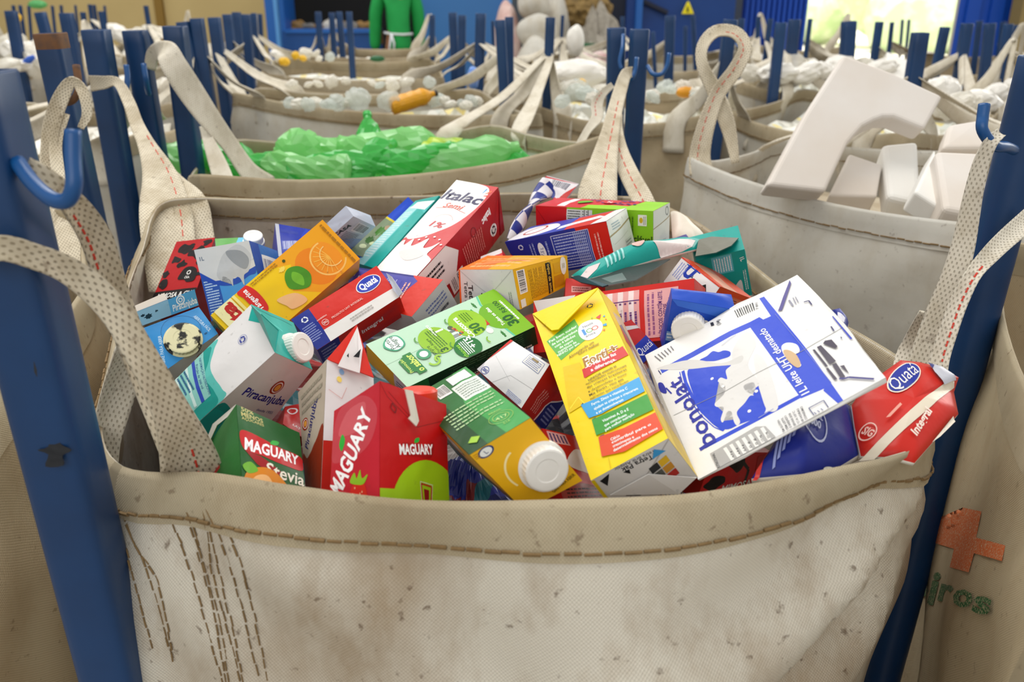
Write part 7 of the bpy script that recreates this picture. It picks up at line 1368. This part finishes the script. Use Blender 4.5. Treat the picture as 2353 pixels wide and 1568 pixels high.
# ---------------------------------------------------------------- worker in green
def person():
    z = 8.9; base = P(917, 110, z); x0 = base.x; y0 = base.y
    root = empty('person', (x0, y0, 0))
    def L(*a): return Vector((x0+a[0]*.86, y0+a[1], a[2]*1.13))
    def skin(name, pts, edges, radii, mat, sub=2):
        me = bpy.data.meshes.new(name); me.from_pydata([tuple(p) for p in pts], edges, []); o = link(name, me, None, mat); adopt(root, o)
        m = o.modifiers.new('skin', 'SKIN'); sk = me.skin_vertices[0].data if me.skin_vertices else None
        return o, me, m
    def body(name, pts, edges, radii, mat):
        me = bpy.data.meshes.new(name); me.from_pydata([tuple(p) for p in pts], edges, []); me.skin_vertices.new() if hasattr(me.skin_vertices, 'new') else None
        bm = bmesh.new(); bm.from_mesh(me); ly = bm.verts.layers.skin.verify(); bm.verts.ensure_lookup_table()
        for v, r in zip(bm.verts, radii): v[ly].radius = r if isinstance(r, tuple) else (r, r)
        bm.verts[0][ly].use_root = True; bm.to_mesh(me); bm.free()
        o = link(name, me, None, mat); m = o.modifiers.new('skin', 'SKIN'); m.use_smooth_shade = True; s = o.modifiers.new('smooth', 'SUBSURF'); s.levels = s.render_levels = 2; adopt(root, o); return o
    sk = plain('skin', '9a6a4c', .6)
    # continuous body under the clothes
    P_ = [L(.02, 0, .95), L(.0, 0, 1.15), L(-.01, .0, 1.38), L(0, .02, 1.50), L(0, .03, 1.62), L(-.19, 0, 1.42), L(-.25, .03, 1.15), L(-.22, .16, .95), L(.19, 0, 1.42), L(.24, .04, 1.15), L(.20, .18, .98), L(-.10, 0, .88), L(-.11, .02, .48), L(-.12, 0, .08), L(.10, 0, .88), L(.11, .02, .48), L(.12, 0, .08), L(-.12, .14, .04), L(.12, .14, .04), L(0, .03, 1.72)]
    E_ = [(0, 1), (1, 2), (2, 3), (3, 4), (4, 19), (2, 5), (5, 6), (6, 7), (2, 8), (8, 9), (9, 10), (0, 11), (11, 12), (12, 13), (13, 17), (0, 14), (14, 15), (15, 16), (16, 18)]
    R_ = [(.14, .1), (.13, .09), (.15, .1), .05, .09, .05, .038, .028, .05, .038, .028, .08, .055, .04, .08, .055, .04, .035, .035, .08]
    body('body', P_, E_, R_, sk)
    gm_ = plain('green_cloth', '12a04a', .75, noise=.3, nscale=14, c2='0a7a34', bump=.3); 
    body('shirt', [L(.02, 0, .84), L(.0, -.005, 1.16), L(-.01, 0, 1.40), L(-.17, 0, 1.42), L(-.26, .0, 1.22), L(-.29, .04, .90), L(.17, 0, 1.42), L(.24, .02, 1.22), L(.24, .08, .92)], [(0, 1), (1, 2), (2, 3), (3, 4), (4, 5), (2, 6), (6, 7), (7, 8)], [(.17, .13), (.155, .12), (.18, .13), .085, .07, .06, .085, .07, .06], gm_)
    body('trousers', [L(.02, 0, .94), L(-.10, 0, .84), L(-.11, .02, .46), L(-.12, 0, .12), L(.12, 0, .84), L(.12, .02, .46), L(.13, 0, .12)], [(0, 1), (1, 2), (2, 3), (0, 4), (4, 5), (5, 6)], [(.16, .12), .11, .085, .07, .11, .085, .07], plain('dark_trousers', '2a2f3a', .8))
    m = MB(); m.box(L(.02, -.145, 1.40), (.20, .012, .05)); m.build('back_print', plain('white_print', 'e8ece8', .6), root)
    m = MB(); m.tube([L(-.15, -.10, 1.06), L(-.06, -.145, 1.05), L(.08, -.145, 1.045), L(.18, -.10, 1.05)], .011, 6); m.tube([L(-.06, -.15, 1.05), L(-.08, -.17, .96), L(-.10, -.17, .88)], .010, 6); m.tube([L(-.06, -.15, 1.05), L(-.03, -.17, .97), L(-.04, -.17, .90)], .010, 6); m.build('apron_strings', plain('white_cord', 'dfe2e8', .7), root, True)
    bm = bmesh.new(); bmesh.ops.create_icosphere(bm, subdivisions=3, radius=1, matrix=Matrix.Translation(L(0, .0, 1.70)) @ Matrix.Diagonal((.098, .11, .115, 1))); me = bpy.data.meshes.new('hair'); bm.to_mesh(me); bm.free(); adopt(root, link('hair', me, None, plain('dark_hair', '1a1410', .7), True))
    tag(root, 'person in a green long sleeved shirt and white apron strings, back turned', 'person')
person()

# ---------------------------------------------------------------- machines and doors at the back
def wbox(px0, py0, px1, py1, z, depth, to_floor=False):
    a, b = P(px0, py0, z), P(px1, py1, z); x0, x1 = a.x, b.x; Y = P((px0+px1)/2, (py0+py1)/2, z).y
    zt = at_Y(px0, py0, Y).z; zb = 0 if to_floor else at_Y(px0, py1, Y).z
    return ((x0+x1)/2, Y+depth/2, (zt+zb)/2), (x1-x0, depth, zt-zb)
mach = empty('sorting_machine', P(740, 110, 9.4)); mach.location.z = 0
def part(root, name, spec, mat, tall=None):
    c, s = spec
    if tall: zb = c[2]-s[2]/2; c = (c[0], c[1], (zb+tall)/2); s = (s[0], s[1], tall-zb)
    b = MB(); b.box(c, s); return b.build(name, mat, root)
part(mach, 'side_column', wbox(612, 0, 655, 110, 9.3, .5, True), M_BLUEP, 3.2)
part(mach, 'lower_panel', wbox(650, 72, 872, 112, 9.35, .2, True), plain('machine_blue', '174f94', .5, noise=.4, nscale=3, c2='0f3a70'))
part(mach, 'panel_frame', wbox(655, 68, 870, 76, 9.3, .3), M_BLUEP)
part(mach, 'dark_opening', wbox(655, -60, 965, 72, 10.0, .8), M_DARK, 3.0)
part(mach, 'side_pipe', wbox(632, 0, 640, 112, 9.1, .08, True), plain('light_blue_paint', '5a9ad8', .4), 3.0)
tag(mach, 'blue framed sorting machine with a black opening behind the worker', 'machine')
scatter(9, 670, 860, 56, 66, .22, (24, 44), [plain('grey_waste', '6a6a6c', .7, noise=.6), plain('brown_waste', '8a6428', .7, noise=.5), M_MILKY], 'dull mixed waste lying in the black machine opening', 'waste in the machine opening', 61, 'mixed_waste', 9.62)
pan = empty('steel_container', P(1070, 100, 9.6)); pan.location.z = 0
part(pan, 'front_panel', wbox(962, 0, 1172, 64, 9.6, .12, True), plain('pale_blue_paint', '3b78b8', .5, noise=.3, nscale=2, c2='2f66a4'), 2.6); part(pan, 'edge_post', wbox(1165, 0, 1176, 64, 9.5, .12, True), plain('light_blue_paint', '5a9ad8', .4), 2.7)
tag(pan, 'pale blue steel container wall right of the worker', 'container')
comp = empty('waste_compactor', P(1540, 100, 9.2)); comp.location.z = 0
M_CB = plain('compactor_blue', '0d3f86', .4, noise=.3, nscale=3, c2='082c64')
part(comp, 'housing', wbox(1440, 0, 1688, 70, 9.2, 1.0, True), M_CB, 2.8); part(comp, 'dark_recess', wbox(1398, 0, 1440, 75, 9.3, .6, True), plain('recess_navy', '06122c', .5), 2.8); part(comp, 'side_rail', wbox(1462, 0, 1476, 72, 9.1, .1, True), M_BLUEP, 2.8)
b = MB(); a0, a1 = P(1478, 4, 9.12), P(1534, 30, 9.12); b.tube([a0, a1], .03, 8); b.build('hinge_bar', plain('recess_navy', '06122c', .5), comp)
sgn = slab(comp, 'warning_sign', [P(1566, 32, 9.13), P(1594, 32, 9.13), P(1583, 4, 9.13), P(1579, 4, 9.13)], .01, 'e8d81c'); 
s2 = slab(None, 'sign_symbol', [P(1577, 27, 9.1), P(1583, 27, 9.1), P(1581, 14, 9.1), P(1579, 14, 9.1)], .004, '1a1a1a'); s2.parent = sgn; s2.matrix_parent_inverse = Matrix.Translation(comp.location).inverted() @ Matrix.Identity(4); s2.matrix_parent_inverse = Matrix.Identity(4)
tag(comp, 'dark blue waste compactor with a yellow triangular warning sign', 'machine')
def ribbed(name, px0, px1, z, mat, n, top, label=None, struct=None, depth=.05):
    a, b_ = P(px0, 60, z), P(px1, 60, z); m = MB(); m.box(((a.x+b_.x)/2, a.y+.05, top/2), (b_.x-a.x, .05, top)); w = (b_.x-a.x)/n
    for i in range(n): m.box((a.x+w*(i+.5), a.y, top/2), (w*.55, depth, top))
    o = m.build(name, mat); 
    if struct: o['kind'] = 'structure'
    else: tag(o, label, 'door')
    return o
ribbed('door_1', 1706, 1852, 9.6, M_BLUED, 12, 3.4, struct=True)
ribbed('door_2', 2203, 2420, 8.6, M_BLUED, 4, 3.6, struct=True, depth=.02)
slabbox('wall_far_right', (P(2330, 50, 8.4).x, P(2330, 50, 8.4).y-.1, 0), (9.5, P(2330, 50, 8.4).y+.1, 4.2), plain('beige_far', '8a7748', .8))
# full white sacks stacked in the middle background
for i, (x, y, z, sx, sy, nm) in enumerate([(1165, 215, 8.5, 66, 400, 'white and pink full sack behind the blue posts, left of the stack'), (1224, 10, 8.0, 70, 70, 'topmost white sack of the stack in the middle background'), (1235, 76, 7.6, 90, 80, 'large white sack with a folded band in the middle background'), (1272, 215, 8.6, 80, 420, 'tall white sack at the right of the middle background stack'), (1232, 262, 7.6, 120, 330, 'lowest big white sack carrying the stack behind the far bags')]):
    lump(x, y, z, sx, sy, M_BAGW if i else plain('pinkish_sack', 'd8c0b8', .8, noise=.6, nscale=8, c2='b05a54'), nm, 'sack', seed=70+i, amp=.16, name='full_sack', freq=3, deep=.8)
for i, (x, y, z, sx, sy, c, c2, nm) in enumerate([(1345, 22, 8.8, 110, 76, '8a7040', '4a3a20', 'brown bale of mixed packaging at the top middle'), (1372, 225, 8.4, 110, 360, 'a39c90', '6a6458', 'grey bale of mixed packaging below the brown bale'), (1345, 112, 8.0, 70, 24, '24603a', '0e2c1c', 'dark green plastic pile in front of the bales'), (1370, 140, 5.4, 90, 36, 'd8c4c0', 'b03a34', 'white plastic bag with a red print in front of the bales')]):
    lump(x, y, z, sx, sy, plain('bale%d' % i, c, .8, noise=.8, nscale=14, c2=c2), nm, 'bale', seed=80+i, amp=.3, name='waste_bale', freq=9, deep=.8)
# pale wall strip left of the bright doorway is plain column (structure)
